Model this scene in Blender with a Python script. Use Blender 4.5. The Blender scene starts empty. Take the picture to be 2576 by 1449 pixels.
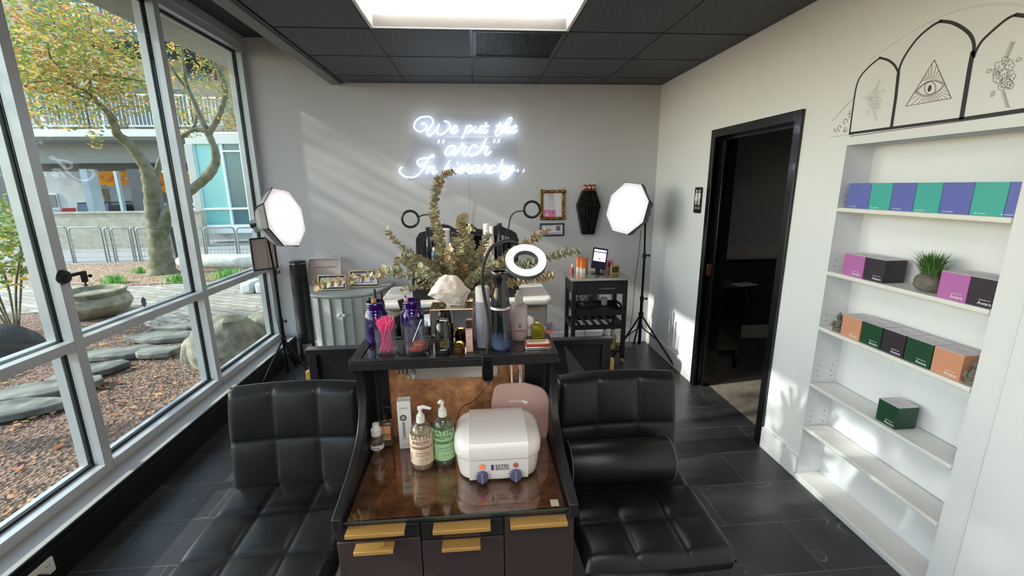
import bpy, math, random
from mathutils import Vector as V, Matrix
random.seed(7)
SC = bpy.context.scene
COL = SC.collection
# ---------------------------------------------------------------- camera, sky, sun, exposure
CAMH = 1.69
FPX = 1106.0
def cam_axes():
    y, p, r = math.radians(4.476), math.radians(13.067), math.radians(-0.59)
    cy, sy, cp, sp, cr, sr = math.cos(y), math.sin(y), math.cos(p), math.sin(p), math.cos(r), math.sin(r)
    f = V((sy*cp, cy*cp, -sp)); rt = V((cy, -sy, 0)); up = rt.cross(f)
    return rt*cr + up*sr, -rt*sr + up*cr, f
AX = cam_axes()
cd = bpy.data.cameras.new('camera'); cam = bpy.data.objects.new('camera', cd); COL.objects.link(cam)
cd.sensor_width = 36.0; cd.sensor_fit = 'HORIZONTAL'; cd.lens = 36.0*FPX/2576.0; cd.clip_start = 0.02; cd.clip_end = 400
m = Matrix((AX[0], AX[1], -AX[2])).transposed().to_4x4(); m.translation = V((0, 0, CAMH)); cam.matrix_world = m
SC.camera = cam
SC.view_settings.view_transform = 'Standard'; SC.view_settings.look = 'None'
SC.view_settings.gamma = 1.0; SC.view_settings.use_curve_mapping = False
SC.view_settings.exposure = 0.64
SC.cycles.use_denoising = True
SC.cycles.max_bounces = 8; SC.cycles.diffuse_bounces = 4; SC.cycles.glossy_bounces = 4
SC.cycles.transmission_bounces = 6; SC.cycles.transparent_max_bounces = 16
SC.cycles.caustics_reflective = False; SC.cycles.caustics_refractive = False
SC.cycles.sample_clamp_indirect = 6.0
w = bpy.data.worlds.new('sky'); SC.world = w; w.use_nodes = True
nt = w.node_tree; bgn = nt.nodes['Background']
sky = nt.nodes.new('ShaderNodeTexSky'); sky.sky_type = 'NISHITA'; sky.sun_disc = False
sky.sun_elevation = math.radians(30); sky.sun_rotation = math.radians(-90); sky.air_density = 1.0; sky.dust_density = 1.0; sky.ozone_density = 1.5
nt.links.new(sky.outputs[0], bgn.inputs[0]); bgn.inputs[1].default_value = 0.53
SUN_DIR = V((1.0, 0.14, -0.545)).normalized()
sl = bpy.data.lights.new('sun', 'SUN'); sl.energy = 4.6; sl.angle = math.radians(0.9); sl.color = (1.0, 0.95, 0.86)
so = bpy.data.objects.new('sun', sl); COL.objects.link(so); so.rotation_euler = SUN_DIR.to_track_quat('-Z', 'Y').to_euler()
def area(name, loc, d, sx, sy, e, col):
    l = bpy.data.lights.new(name, 'AREA'); l.shape = 'RECTANGLE'; l.size = sx; l.size_y = sy; l.energy = e; l.color = col
    o = bpy.data.objects.new(name, l); COL.objects.link(o); o.location = loc; o.rotation_euler = V(d).to_track_quat('-Z', 'Y').to_euler()
    return o
# ---------------------------------------------------------------- pixel -> place helpers (2576 x 1449 frame of the photograph)
def ray(px, py): return AX[0]*((px-1288.0)/FPX) - AX[1]*((py-724.5)/FPX) + AX[2]
C0 = V((0, 0, CAMH))
def PX(px, py, x): d = ray(px, py); return C0 + d*(x/d.x)
def PY(px, py, y): d = ray(px, py); return C0 + d*(y/d.y)
def PZ(px, py, z): d = ray(px, py); return C0 + d*((z-CAMH)/d.z)
def PPX(p): return (p-C0).dot(AX[2])/FPX          # metres per pixel at p
# ---------------------------------------------------------------- materials
def lin(c):
    return tuple((x/255.0/12.92 if x/255.0 <= 0.04045 else ((x/255.0+0.055)/1.055)**2.4) for x in c)
MATS = {}
def mat(name, col=(200,200,200), rough=0.5, metal=0.0, spec=0.5, trans=0.0, ior=1.45, emit=None, es=0.0, alpha=1.0, coat=0.0,
        noise=0.0, nscale=8.0, col2=None, bump=0.0, bscale=60.0, sheen=0.0, sub=0.0):
    if name in MATS: return MATS[name]
    M = bpy.data.materials.new(name); M.use_nodes = True; MATS[name] = M
    t = M.node_tree; b = t.nodes['Principled BSDF']; L = t.links
    c = lin(col)+(1,)
    b.inputs['Base Color'].default_value = c; b.inputs['Roughness'].default_value = rough; b.inputs['Metallic'].default_value = metal
    b.inputs['Specular IOR Level'].default_value = spec; b.inputs['Transmission Weight'].default_value = trans; b.inputs['IOR'].default_value = ior
    b.inputs['Alpha'].default_value = alpha; b.inputs['Coat Weight'].default_value = coat; b.inputs['Sheen Weight'].default_value = sheen
    if sub: b.inputs['Subsurface Weight'].default_value = sub; b.inputs['Subsurface Radius'].default_value = (0.01,0.01,0.01)
    if emit: b.inputs['Emission Color'].default_value = lin(emit)+(1,); b.inputs['Emission Strength'].default_value = es
    tc = t.nodes.new('ShaderNodeTexCoord')
    n = t.nodes.new('ShaderNodeTexNoise'); n.inputs['Scale'].default_value = nscale; n.inputs['Detail'].default_value = 6
    L.new(tc.outputs['Object'], n.inputs['Vector'])
    mx = t.nodes.new('ShaderNodeMix'); mx.data_type = 'RGBA'
    rp = t.nodes.new('ShaderNodeMapRange'); rp.inputs[1].default_value = 0.35; rp.inputs[2].default_value = 0.65
    rp.inputs[3].default_value = 0.0; rp.inputs[4].default_value = 1.0
    L.new(n.outputs['Fac'], rp.inputs[0]); L.new(rp.outputs[0], mx.inputs[0])
    c2 = lin(col2)+(1,) if col2 else tuple(x*(1-max(noise, 0.03)) for x in c[:3])+(1,)
    mx.inputs[6].default_value = c; mx.inputs[7].default_value = c2
    L.new(mx.outputs[2], b.inputs['Base Color'])
    if bump:
        n2 = t.nodes.new('ShaderNodeTexNoise'); n2.inputs['Scale'].default_value = bscale; n2.inputs['Detail'].default_value = 4
        L.new(tc.outputs['Object'], n2.inputs['Vector'])
        bp = t.nodes.new('ShaderNodeBump'); bp.inputs['Strength'].default_value = bump; bp.inputs['Distance'].default_value = 0.01
        L.new(n2.outputs['Fac'], bp.inputs['Height']); L.new(bp.outputs[0], b.inputs['Normal'])
    return M
def pane_mat(name, tint=(235,242,240), refl=1.0, rough=0.0, opacity=0.0, body=(255,255,255)):
    if name in MATS: return MATS[name]
    M = bpy.data.materials.new(name); M.use_nodes = True; MATS[name] = M
    t = M.node_tree; t.nodes.clear(); L = t.links
    out = t.nodes.new('ShaderNodeOutputMaterial'); tr = t.nodes.new('ShaderNodeBsdfTransparent'); gl = t.nodes.new('ShaderNodeBsdfGlossy')
    tr.inputs[0].default_value = lin(tint)+(1,); gl.inputs['Roughness'].default_value = rough
    lw = t.nodes.new('ShaderNodeLayerWeight'); lw.inputs[0].default_value = 0.5
    pw = t.nodes.new('ShaderNodeMath'); pw.operation = 'POWER'; pw.inputs[1].default_value = 5.0; L.new(lw.outputs['Facing'], pw.inputs[0])
    fr = t.nodes.new('ShaderNodeMath'); fr.operation = 'MULTIPLY_ADD'; fr.inputs[1].default_value = 0.96; fr.inputs[2].default_value = 0.04; L.new(pw.outputs[0], fr.inputs[0])
    mu = t.nodes.new('ShaderNodeMath'); mu.operation = 'MULTIPLY'; mu.inputs[1].default_value = refl
    mx = t.nodes.new('ShaderNodeMixShader'); L.new(fr.outputs[0], mu.inputs[0]); L.new(mu.outputs[0], mx.inputs[0])
    src = tr.outputs[0]
    if opacity:
        df = t.nodes.new('ShaderNodeBsdfDiffuse'); df.inputs[0].default_value = lin(body)+(1,)
        m0 = t.nodes.new('ShaderNodeMixShader'); m0.inputs[0].default_value = opacity
        L.new(tr.outputs[0], m0.inputs[1]); L.new(df.outputs[0], m0.inputs[2]); src = m0.outputs[0]
    L.new(src, mx.inputs[1]); L.new(gl.outputs[0], mx.inputs[2]); L.new(mx.outputs[0], out.inputs[0])
    return M
# ---------------------------------------------------------------- mesh builder
class MB:
    def __init__(s): s.v = []; s.f = []; s.mi = []
    def add(s, vs, fs, m=0):
        k = len(s.v); s.v += [tuple(x) for x in vs]; s.f += [tuple(i+k for i in f) for f in fs]; s.mi += [m]*len(fs); return s
    def box(s, x0, x1, y0, y1, z0, z1, m=0, M=None):
        vs = [(x,y,z) for z in (z0,z1) for y in (y0,y1) for x in (x0,x1)]
        if M is not None: vs = [M @ V(q) for q in vs]
        return s.add(vs, [(0,2,3,1),(4,5,7,6),(0,1,5,4),(2,6,7,3),(0,4,6,2),(1,3,7,5)], m)
    def quad(s, a, b, c, d, m=0): return s.add([a,b,c,d], [(0,1,2,3)], m)
    def ring(s, c, u, w_, r, n): return [V(c)+u*(r*math.cos(2*math.pi*i/n))+w_*(r*math.sin(2*math.pi*i/n)) for i in range(n)]
    def cyl(s, p0, p1, r0, r1=None, n=16, m=0, cap=True):
        r1 = r0 if r1 is None else r1; p0 = V(p0); p1 = V(p1); d = (p1-p0).normalized()
        u = d.orthogonal().normalized(); w_ = d.cross(u)
        vs = s.ring(p0,u,w_,r0,n)+s.ring(p1,u,w_,r1,n)
        fs = [(i,(i+1)%n,n+(i+1)%n,n+i) for i in range(n)]
        if cap: fs += [tuple(range(n-1,-1,-1)), tuple(range(n,2*n))]
        return s.add(vs, fs, m)
    def tube(s, pts, r, n=8, m=0, closed=False):
        pts = [V(p) for p in pts]; N = len(pts)
        rr = r if isinstance(r, (list,tuple)) else [r]*N
        vs = []; u = None
        for i,p in enumerate(pts):
            a = pts[(i-1)%N] if (i>0 or closed) else p; b = pts[(i+1)%N] if (i<N-1 or closed) else p
            d = (b-a).normalized() if (b-a).length>1e-9 else V((0,0,1))
            u = d.orthogonal().normalized() if u is None else (u-d*u.dot(d)).normalized()
            vs += s.ring(p,u,d.cross(u),rr[i],n)
        fs = []
        for k in range(N if closed else N-1):
            a0 = k*n; b0 = ((k+1)%N)*n
            fs += [(a0+i,a0+(i+1)%n,b0+(i+1)%n,b0+i) for i in range(n)]
        if not closed: fs += [tuple(range(n-1,-1,-1)), tuple(range((N-1)*n,N*n))]
        return s.add(vs, fs, m)
    def lathe(s, prof, c=(0,0,0), n=28, m=0, sx=1.0, sy=1.0, rot=None):
        vs = []; fs = []; rows = []
        for r,z in prof:
            if r < 1e-6: rows.append([len(vs)]); vs.append(V((0,0,z)))
            else:
                rows.append(list(range(len(vs), len(vs)+n))); vs += [V((r*sx*math.cos(2*math.pi*i/n), r*sy*math.sin(2*math.pi*i/n), z)) for i in range(n)]
        for a,b in zip(rows, rows[1:]):
            for i in range(n):
                j = (i+1)%n
                if len(a)==1 and len(b)==1: continue
                if len(a)==1: fs.append((a[0],b[j],b[i]))
                elif len(b)==1: fs.append((a[i],a[j],b[0]))
                else: fs.append((a[i],a[j],b[j],b[i]))
        if rot is not None: vs = [rot @ q for q in vs]
        return s.add([q+V(c) for q in vs], fs, m)
    def prism(s, poly, fn, w0, w1, m=0):
        n = len(poly); vs = [fn(a,b,w0) for a,b in poly]+[fn(a,b,w1) for a,b in poly]
        return s.add(vs, [(i,(i+1)%n,n+(i+1)%n,n+i) for i in range(n)]+[tuple(range(n-1,-1,-1)), tuple(range(n,2*n))], m)
    def ball(s, c, r, n=16, k=10, m=0, sc=(1,1,1)):
        prof = [(r*math.sin(math.pi*i/k)*1.0, -r*math.cos(math.pi*i/k)) for i in range(k+1)]
        prof[0] = (0,-r); prof[-1] = (0,r)
        b = MB().lathe(prof, n=n); return s.add([(x*sc[0]+c[0],y*sc[1]+c[1],z*sc[2]+c[2]) for x,y,z in b.v], b.f, m)
    def torus(s, c, R, r, axis=(0,0,1), n=40, k=12, m=0, flat=1.0):
        d = V(axis).normalized(); u = d.orthogonal().normalized(); w_ = d.cross(u); vs = []
        for i in range(n):
            a = 2*math.pi*i/n; e = u*math.cos(a)+w_*math.sin(a)
            for j in range(k):
                q = 2*math.pi*j/k; vs.append(V(c)+e*(R+r*math.cos(q))+d*(r*flat*math.sin(q)))
        return s.add(vs, [(i*k+j,((i+1)%n)*k+j,((i+1)%n)*k+(j+1)%k,i*k+(j+1)%k) for i in range(n) for j in range(k)], m)
    def build(s, name, mats, parent=None, bevel=0.0, smooth=True, loc=None, seg=2, ang=35):
        me = bpy.data.meshes.new(name); me.from_pydata(s.v, [], s.f)
        mats = mats if isinstance(mats,(list,tuple)) else [mats]
        for q in mats: me.materials.append(q)
        if len(mats)>1: me.polygons.foreach_set('material_index', s.mi)
        me.validate(); me.update()
        if smooth:
            me.polygons.foreach_set('use_smooth', [True]*len(me.polygons)); me.set_sharp_from_angle(angle=math.radians(ang))
        o = bpy.data.objects.new(name, me); COL.objects.link(o)
        if parent is not None: o.parent = parent
        if loc is not None: o.location = loc
        if bevel:
            b = o.modifiers.new('bevel','BEVEL'); b.width = bevel; b.segments = seg; b.limit_method = 'ANGLE'; b.angle_limit = math.radians(40)
        return o
def tag(o, label=None, cat=None, group=None, kind=None):
    if label: o['label'] = label
    if cat: o['category'] = cat
    if group: o['group'] = group
    if kind: o['kind'] = kind
    return o
def thing(name, label, cat, loc=(0,0,0), rz=0.0, group=None):
    o = bpy.data.objects.new(name, None); COL.objects.link(o); o.location = loc; o.rotation_euler = (0,0,rz); o.empty_display_size = 0.05
    return tag(o, label, cat, group)
def struct(o): o['kind'] = 'structure'; return o
def copy_tree(o, parent=None, kids=None):
    c = o.copy(); COL.objects.link(c)
    if parent is not None: c.parent = parent
    for ch in [q for q in COL.objects if q.parent == o]: copy_tree(ch, c)
    return c
def text(body, size, M, mt, parent, name='lettering', ext=0.0004, align='CENTER', sh=0.0, sp=1.0):
    cu = bpy.data.curves.new(name, 'FONT'); cu.body = body; cu.size = size; cu.extrude = ext; cu.align_x = align; cu.align_y = 'CENTER'
    cu.shear = sh; cu.space_character = sp; cu.materials.append(mt)
    o = bpy.data.objects.new(name, cu); COL.objects.link(o); o.parent = parent
    o.matrix_local = M
    return o
def TM(loc, rx=math.pi/2, rz=0.0): return Matrix.Translation(loc) @ Matrix.Rotation(rz,4,'Z') @ Matrix.Rotation(rx,4,'X')
def crom(pts, k=6, closed=False):
    P = [V(p) for p in pts]; out = []; n = len(P)
    for i in range(n if closed else n-1):
        p0 = P[(i-1)%n] if (i>0 or closed) else P[0]; p1 = P[i]; p2 = P[(i+1)%n]; p3 = P[(i+2)%n] if (i+2<n or closed) else P[-1]
        for j in range(k):
            t = j/k
            out.append(0.5*((2*p1)+(p2-p0)*t+(2*p0-5*p1+4*p2-p3)*t*t+(3*p1-p0-3*p2+p3)*t*t*t))
    if not closed: out.append(P[-1])
    return out
def prof_px(bx, by, zb, prof):
    """profile traced as (half width px, pixel row) of a round item standing at pixel (bx,by) on height zb"""
    b = PZ(bx, by, zb); s = PPX(b)
    return b, [(hw*s, PY(bx, py, b.y).z-zb) for hw,py in prof]
def rr(w_, h_, r, k=5):
    """rounded rectangle outline"""
    out = []
    for cx,cy,a0 in ((w_/2-r,h_/2-r,0),(-w_/2+r,h_/2-r,90),(-w_/2+r,-h_/2+r,180),(w_/2-r,-h_/2+r,270)):
        for i in range(k+1):
            a = math.radians(a0+90*i/k); out.append((cx+r*math.cos(a), cy+r*math.sin(a)))
    return out
XY = lambda a,b,c: (a,b,c)
XZ = lambda a,b,c: (a,c,b)
YZ = lambda a,b,c: (c,a,b)
# common materials
BLK = mat('black_plastic', (22,22,24), 0.35)
BLKM = mat('black_metal', (24,24,26), 0.3, 0.6)
CHR = mat('chrome', (220,222,225), 0.15, 1.0)
GOLD = mat('brushed_gold', (222,172,98), 0.4, 0.55)
WHT = mat('white_plastic', (232,228,222), 0.3)
PAPER = mat('paper', (228,222,226), 0.7)
INK = mat('black_ink', (38,34,40), 0.7)
WIN = pane_mat('window_glass', (240,246,244), 1.0)
ACR = pane_mat('clear_acrylic', (244,246,250), 1.3, 0.02, 0.02)
ALU = mat('window_aluminium', (196,198,200), 0.38, 0.25, noise=0.06, nscale=3)
# ================================================================ THE ROOM
XR, XL, YB, ZC = 1.834, -2.03, 4.482, 2.635
YF = -3.2
wallm = mat('painted_wall', (204,201,202), 0.75, bump=0.07, bscale=90, noise=0.04, nscale=1.2)
wallr = mat('painted_wall_white', (226,227,230), 0.7, bump=0.05, bscale=90, noise=0.03, nscale=1.5)
trimw = mat('white_trim_paint', (216,216,218), 0.45)
# floor with marble look porcelain tiles
def floor_mat():
    M = bpy.data.materials.new('dark_marble_tile'); M.use_nodes = True; t = M.node_tree; L = t.links; b = t.nodes['Principled BSDF']
    tc = t.nodes.new('ShaderNodeTexCoord'); mp = t.nodes.new('ShaderNodeMapping'); mp.inputs['Location'].default_value = (0.27, -0.0245, 0)
    L.new(tc.outputs['Object'], mp.inputs[0])
    br = t.nodes.new('ShaderNodeTexBrick'); br.offset = 0.5; br.inputs['Scale'].default_value = 1.0
    br.inputs['Brick Width'].default_value = 0.596; br.inputs['Row Height'].default_value = 0.2975; br.inputs['Mortar Size'].default_value = 0.0016
    br.inputs['Mortar Smooth'].default_value = 0.1; br.inputs['Color1'].default_value = (0,0,0,1); br.inputs['Color2'].default_value = (1,1,1,1)
    L.new(mp.outputs[0], br.inputs['Vector'])
    n = t.nodes.new('ShaderNodeTexNoise'); n.inputs['Scale'].default_value = 3.0; n.inputs['Detail'].default_value = 8; n.inputs['Distortion'].default_value = 0.6
    add = t.nodes.new('ShaderNodeVectorMath'); add.operation = 'MULTIPLY_ADD'; add.inputs[1].default_value = (3,5,0)
    L.new(br.outputs['Color'], add.inputs[0]); L.new(tc.outputs['Object'], add.inputs[2]); L.new(add.outputs[0], n.inputs['Vector'])
    cr = t.nodes.new('ShaderNodeValToRGB'); cr.color_ramp.elements[0].position = 0.3; cr.color_ramp.elements[0].color = (*lin((40,40,43)),1)
    cr.color_ramp.elements[1].position = 0.7; cr.color_ramp.elements[1].color = (*lin((66,65,66)),1)
    L.new(n.outputs['Fac'], cr.inputs[0])
    # thin pale veins
    v = t.nodes.new('ShaderNodeTexNoise'); v.inputs['Scale'].default_value = 1.5; v.inputs['Detail'].default_value = 3.5; v.inputs['Distortion'].default_value = 0.25
    L.new(add.outputs[0], v.inputs['Vector'])
    s1 = t.nodes.new('ShaderNodeMath'); s1.operation = 'SUBTRACT'; s1.inputs[1].default_value = 0.5; L.new(v.outputs['Fac'], s1.inputs[0])
    s2 = t.nodes.new('ShaderNodeMath'); s2.operation = 'ABSOLUTE'; L.new(s1.outputs[0], s2.inputs[0])
    r2 = t.nodes.new('ShaderNodeMapRange'); r2.inputs[1].default_value = 0.0; r2.inputs[2].default_value = 0.0028; r2.inputs[3].default_value = 1.0; r2.inputs[4].default_value = 0.0
    L.new(s2.outputs[0], r2.inputs[0])
    g = t.nodes.new('ShaderNodeTexNoise'); g.inputs['Scale'].default_value = 5.0; L.new(add.outputs[0], g.inputs['Vector'])
    gr = t.nodes.new('ShaderNodeMapRange'); gr.inputs[1].default_value = 0.47; gr.inputs[2].default_value = 0.62; L.new(g.outputs['Fac'], gr.inputs[0])
    mu = t.nodes.new('ShaderNodeMath'); mu.operation = 'MULTIPLY'; L.new(r2.outputs[0], mu.inputs[0]); L.new(gr.outputs[0], mu.inputs[1])
    mx = t.nodes.new('ShaderNodeMix'); mx.data_type = 'RGBA'; L.new(mu.outputs[0], mx.inputs[0]); L.new(cr.outputs[0], mx.inputs[6]); mx.inputs[7].default_value = (*lin((122,119,116)),1)
    m2 = t.nodes.new('ShaderNodeMix'); m2.data_type = 'RGBA'; L.new(br.outputs['Fac'], m2.inputs[0]); L.new(mx.outputs[2], m2.inputs[6]); m2.inputs[7].default_value = (*lin((112,106,100)),1)
    L.new(m2.outputs[2], b.inputs['Base Color']); b.inputs['Roughness'].default_value = 0.33; b.inputs['Specular IOR Level'].default_value = 0.45
    bp = t.nodes.new('ShaderNodeBump'); bp.inputs['Strength'].default_value = 0.2; bp.inputs['Distance'].default_value = 0.002; bp.invert = True
    L.new(br.outputs['Fac'], bp.inputs['Height']); L.new(bp.outputs[0], b.inputs['Normal'])
    return M
struct(MB().box(-1.90, XR+0.12, YF, YB, -0.12, 0.0).build('floor', floor_mat(), smooth=False))
struct(MB().box(XL-0.10, XR+0.12, YB, YB+0.15, -0.1, 3.1).build('wall_back', wallm, smooth=False))
struct(MB().box(XL-0.10, XR+0.12, YF-0.15, YF, -0.1, 3.1).build('wall_front', wallm, smooth=False))
# right wall with the doorway and the shelf niche
NY0, NY1, NZ0, NZ1, ND = 1.378, 2.135, 0.028, 1.868, 0.152
DY0, DY1, DZ = 2.50, 3.375, 2.045
T = XR+0.16
b = MB()
b.box(XR,T,YF,NY0,0,3.1); b.box(XR,T,NY0,NY1,NZ1,3.1); b.box(XR,T,NY0,NY1,-0.1,NZ0-0.001); b.box(XR+ND,T+0.05,NY0-0.02,NY1+0.02,NZ0-0.02,NZ1+0.02)
b.box(XR,T,NY1,DY0,0,3.1); b.box(XR,T,DY0,DY1,DZ,3.1); b.box(XR,T,DY1,YB,0,3.1)
struct(b.build('wall_right', wallr, smooth=False))
# slim upright boards framing the niche (built in bookcase sides) and the corner trim near the camera
struct(MB().box(XR-0.012,XR,YF,1.283,0.0,ZC).build('trim_1', wallr, bevel=0.004))
b = MB()
b.box(XR-0.014,XR,NY0-0.012,NY1+0.0,0.0,0.026)
struct(b.build('trim_2', trimw, bevel=0.003))
# shelf pin holes drilled into the far side board of the niche
b = MB(); pin = mat('pin_hole', (88,82,78), 0.8)
for z0 in (1.62,1.29,0.99,0.70,0.42):
    for k in range(3):
        for xx in (XR+0.035, XR+0.115):
            b.cyl((xx,NY1-0.0012,z0+0.032*k-0.06),(xx,NY1+0.001,z0+0.032*k-0.06),0.0028,n=8)
struct(b.build('trim_3', pin))
# skirting boards
struct(MB().box(-1.905,XR,YB-0.016,YB,0.0,0.145).build('baseboard_back', trimw, bevel=0.004))
b = MB(); b.box(XR-0.016,XR,DY1+0.045,YB-0.016,0,0.145); b.box(XR-0.016,XR,NY1+0.11,DY0-0.045,0,0.145); b.box(XR-0.014,XR,NY1,NY1+0.11,0,0.13)
struct(b.build('baseboard_right', trimw, bevel=0.004))
blackbase = mat('black_baseboard', (20,19,20), 0.35, bump=0.1, bscale=40)
b = MB(); b.box(-1.905,-1.888,YF,YB,0,0.17); b.box(-1.905,-1.893,YF,YB,0.17,0.198)
struct(b.build('baseboard_left', blackbase, bevel=0.003))
sillm = mat('grey_sill_paint', (172,170,164), 0.5, noise=0.08, nscale=5, bump=0.1)
b = MB(); b.box(XL-0.12,-1.900,YF,YB,-0.1,0.198)
struct(b.build('wall_left', sillm, smooth=False))
# ceiling: lay-in tiles on a dark grid, light pocket along the window
def tile_mat():
    M = bpy.data.materials.new('dark_ceiling_tile'); M.use_nodes = True; t = M.node_tree; L = t.links; b = t.nodes['Principled BSDF']
    tc = t.nodes.new('ShaderNodeTexCoord')
    n = t.nodes.new('ShaderNodeTexNoise'); n.inputs['Scale'].default_value = 70; n.inputs['Detail'].default_value = 2; n.inputs['Distortion'].default_value = 2.5
    L.new(tc.outputs['Object'], n.inputs['Vector'])
    cr = t.nodes.new('ShaderNodeValToRGB'); cr.color_ramp.elements[0].position = 0.36; cr.color_ramp.elements[0].color = (*lin((30,30,32)),1)
    cr.color_ramp.elements[1].position = 0.45; cr.color_ramp.elements[1].color = (*lin((74,74,77)),1)
    L.new(n.outputs['Fac'], cr.inputs[0]); L.new(cr.outputs[0], b.inputs['Base Color']); b.inputs['Roughness'].default_value = 0.62
    bp = t.nodes.new('ShaderNodeBump'); bp.inputs['Strength'].default_value = 0.35; bp.inputs['Distance'].default_value = 0.003
    L.new(n.outputs['Fac'], bp.inputs['Height']); L.new(bp.outputs[0], b.inputs['Normal'])
    return M
XP = -1.19
gx = [-1.225+0.6115*k for k in range(6)]; gy = [3.02+0.588*k for k in (-11,-10,-9,-8,-7,-6,-5,-4,-3,-2,-1,0,1,2,3)]
lights_at = [(-0.61,2.432),(-0.61,-0.508),(-0.61,-1.684),(-0.61,-2.86)]  # all but the first are unseen fixtures added behind the viewer for fill
b = MB()
for i in range(-1,5):
    for yy in [3.02+0.588*k for k in range(-11,3)]:
        x0 = gx[0]+0.6115*i; x1 = x0+0.6115; y1 = min(yy+0.588, YB)
        if x0 < XP: x0 = XP
        if x1 > XR: x1 = XR
        if x1-x0 < 0.02 or y1 < YF: continue
        if abs(x0+0.6135) < 0.02 or abs(x0+0.002) < 0.02:
            if any(abs(yy-(ly+0.0)) < 0.02 for lx,ly in lights_at): continue
        if abs(x0+0.002) < 0.02 and abs(yy-3.02) < 0.02: continue
        b.box(x0+0.009,x1-0.009,max(yy,YF)+0.009,y1-0.009,ZC-0.004,ZC+0.012)
struct(b.build('ceiling', tile_mat(), smooth=False))
gridm = mat('grid_metal', (30,31,34), 0.35, 0.3)
b = MB()
for x in [gx[0]+0.6115*i for i in range(0,6)]:
    if x >= XR: continue
    cuts = sorted((ly,ly+0.588) for lx,ly in lights_at) if abs(x+0.002)<0.02 else []
    a = YF
    for c0_,c1_ in cuts:
        if c0_ > a: b.box(x-0.011,x+0.011,a,c0_,ZC,ZC+0.02)
        a = max(a,c1_)
    b.box(x-0.011,x+0.011,a,YB,ZC,ZC+0.02)
for yy in [3.02+0.588*k for k in range(-10,3)]: b.box(XP,XR,yy-0.011,yy+0.011,ZC,ZC+0.02)
b.box(XP,XR,YB-0.02,YB,ZC-0.003,ZC); b.box(XR-0.02,XR,YF,YB,ZC-0.003,ZC)
struct(b.build('ceiling_grid', gridm, smooth=False))
struct(MB().box(XL-0.12,XR+0.2,YF,YB+0.1,3.0,3.1).build('ceiling_deck', mat('dark_deck_paint', (56,57,58), 0.8), smooth=False))
beamm = mat('grey_soffit_paint', (118,118,116), 0.5)
struct(MB().box(-1.295,XP-0.022,YF,YB,ZC-0.022,3.0).build('beam_1', beamm, smooth=False))
struct(MB().box(XP-0.022,XP+0.004,YF,YB,ZC-0.012,3.0).build('trim_4', gridm, smooth=False))
# ---------------------------------------------------------------- window wall: aluminium mullions, gaskets and panes
MUL = [YB-0.03-1.055*k for k in range(0,8)]
MUL = [4.452, 3.36, 2.288, 1.225, 0.16, -0.905, -1.97, -3.035]
ZB, ZT, TZ0, TZ1 = 0.198, 2.95, 0.903, 0.952
gask = mat('rubber_gasket', (18,18,18), 0.6)
for k in range(len(MUL)-1):
    y1, y0 = MUL[k], MUL[k+1]
    b = MB()
    def member(a0,a1,c0,c1,horiz):
        # stepped profile: inner tube, gasket groove, outer cap
        b.box(XL-0.052,XL,a0,a1,c0,c1,0)
        b.box(XL-0.078,XL-0.052,a0+(0 if horiz else 0.010),a1-(0 if horiz else 0.010),c0+(0.010 if horiz else 0),c1-(0.010 if horiz else 0),1)
        b.box(XL-0.125,XL-0.078,a0+(0 if horiz else -0.006),a1+(0 if horiz else 0.006),c0-(0.006 if horiz else 0),c1+(0.006 if horiz else 0),0)
    if k == 0:
        b.box(XL-0.125,XL,y1-0.027,YB,ZB,ZT,0); b.box(XL-0.078,XL-0.052,y1-0.037,y1-0.027,ZB,ZT,1)
    member(y0-0.027,y0+0.027,ZB,ZT,False)
    a0, a1 = y0+0.027, y1-0.027
    member(a0,a1,TZ0,TZ1,True)
    b.box(XL-0.125,XL+0.006,a0,a1,ZB,ZB+0.052,0); b.box(XL-0.078,XL-0.052,a0,a1,ZB+0.052,ZB+0.064,1)
    b.box(XL-0.125,XL,a0,a1,2.875,ZT,0); b.box(XL-0.078,XL-0.052,a0,a1,2.86,2.875,1); b.box(XL-0.02,XL+0.022,a0-0.027,a1+0.027,2.93,3.0,0)
    o = struct(b.build('window_%d' % (k+1), [ALU, gask], bevel=0.0015, seg=1))
    for (c0,c1,nm) in ((TZ1-0.008,2.872,'upper_pane'),(ZB+0.05,TZ0+0.008,'lower_pane')):
        MB().box(XL-0.071,XL-0.064,a0-0.008,a1+0.008,c0,c1).build(nm, WIN, o, smooth=False)
# outside canopy above the windows
struct(MB().box(-2.70,XL-0.125,YF,YB+3.0,2.99,3.10).build('beam_2', mat('canopy_soffit', (176,180,170), 0.7, noise=0.15, nscale=6), smooth=False))
struct(MB().box(-2.14,XL-0.10,YB,YB+6.0,-0.2,3.0).build('wall_outside', mat('outside_render', (150,148,140), 0.8), smooth=False))
# ---------------------------------------------------------------- doorway with black steel frame, dim room behind
blackdoor = mat('black_gloss_paint', (16,16,18), 0.22, coat=0.3)
b = MB(); fw = 0.045
for y0,y1 in ((DY0-fw,DY0+0.012),(DY1-0.012,DY1+fw)):
    b.box(XR-0.018,XR+0.02,y0,y1,0,DZ+fw); b.box(XR,XR+0.17,min(max(y0,DY0-0.01),DY1-0.012),min(max(y0,DY0-0.01),DY1-0.012)+0.022,0,DZ)
b.box(XR-0.018,XR+0.02,DY0+0.012,DY1-0.012,DZ-0.012,DZ+fw); b.box(XR,XR+0.17,DY0,DY1,DZ-0.012,DZ+0.01)
b.box(XR+0.055,XR+0.075,DY1-0.035,DY1-0.012,0,DZ-0.02); b.box(XR+0.055,XR+0.075,DY0,DY1,DZ-0.035,DZ-0.012)
d1 = struct(b.build('door_1', blackdoor, bevel=0.002))
MB().box(XR+0.012,XR+0.05,DY1-0.0145,DY1-0.0115,0.965,1.06).build('strike_plate', mat('copper_plate', (150,106,88), 0.35, 0.8), d1, bevel=0.001)
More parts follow.
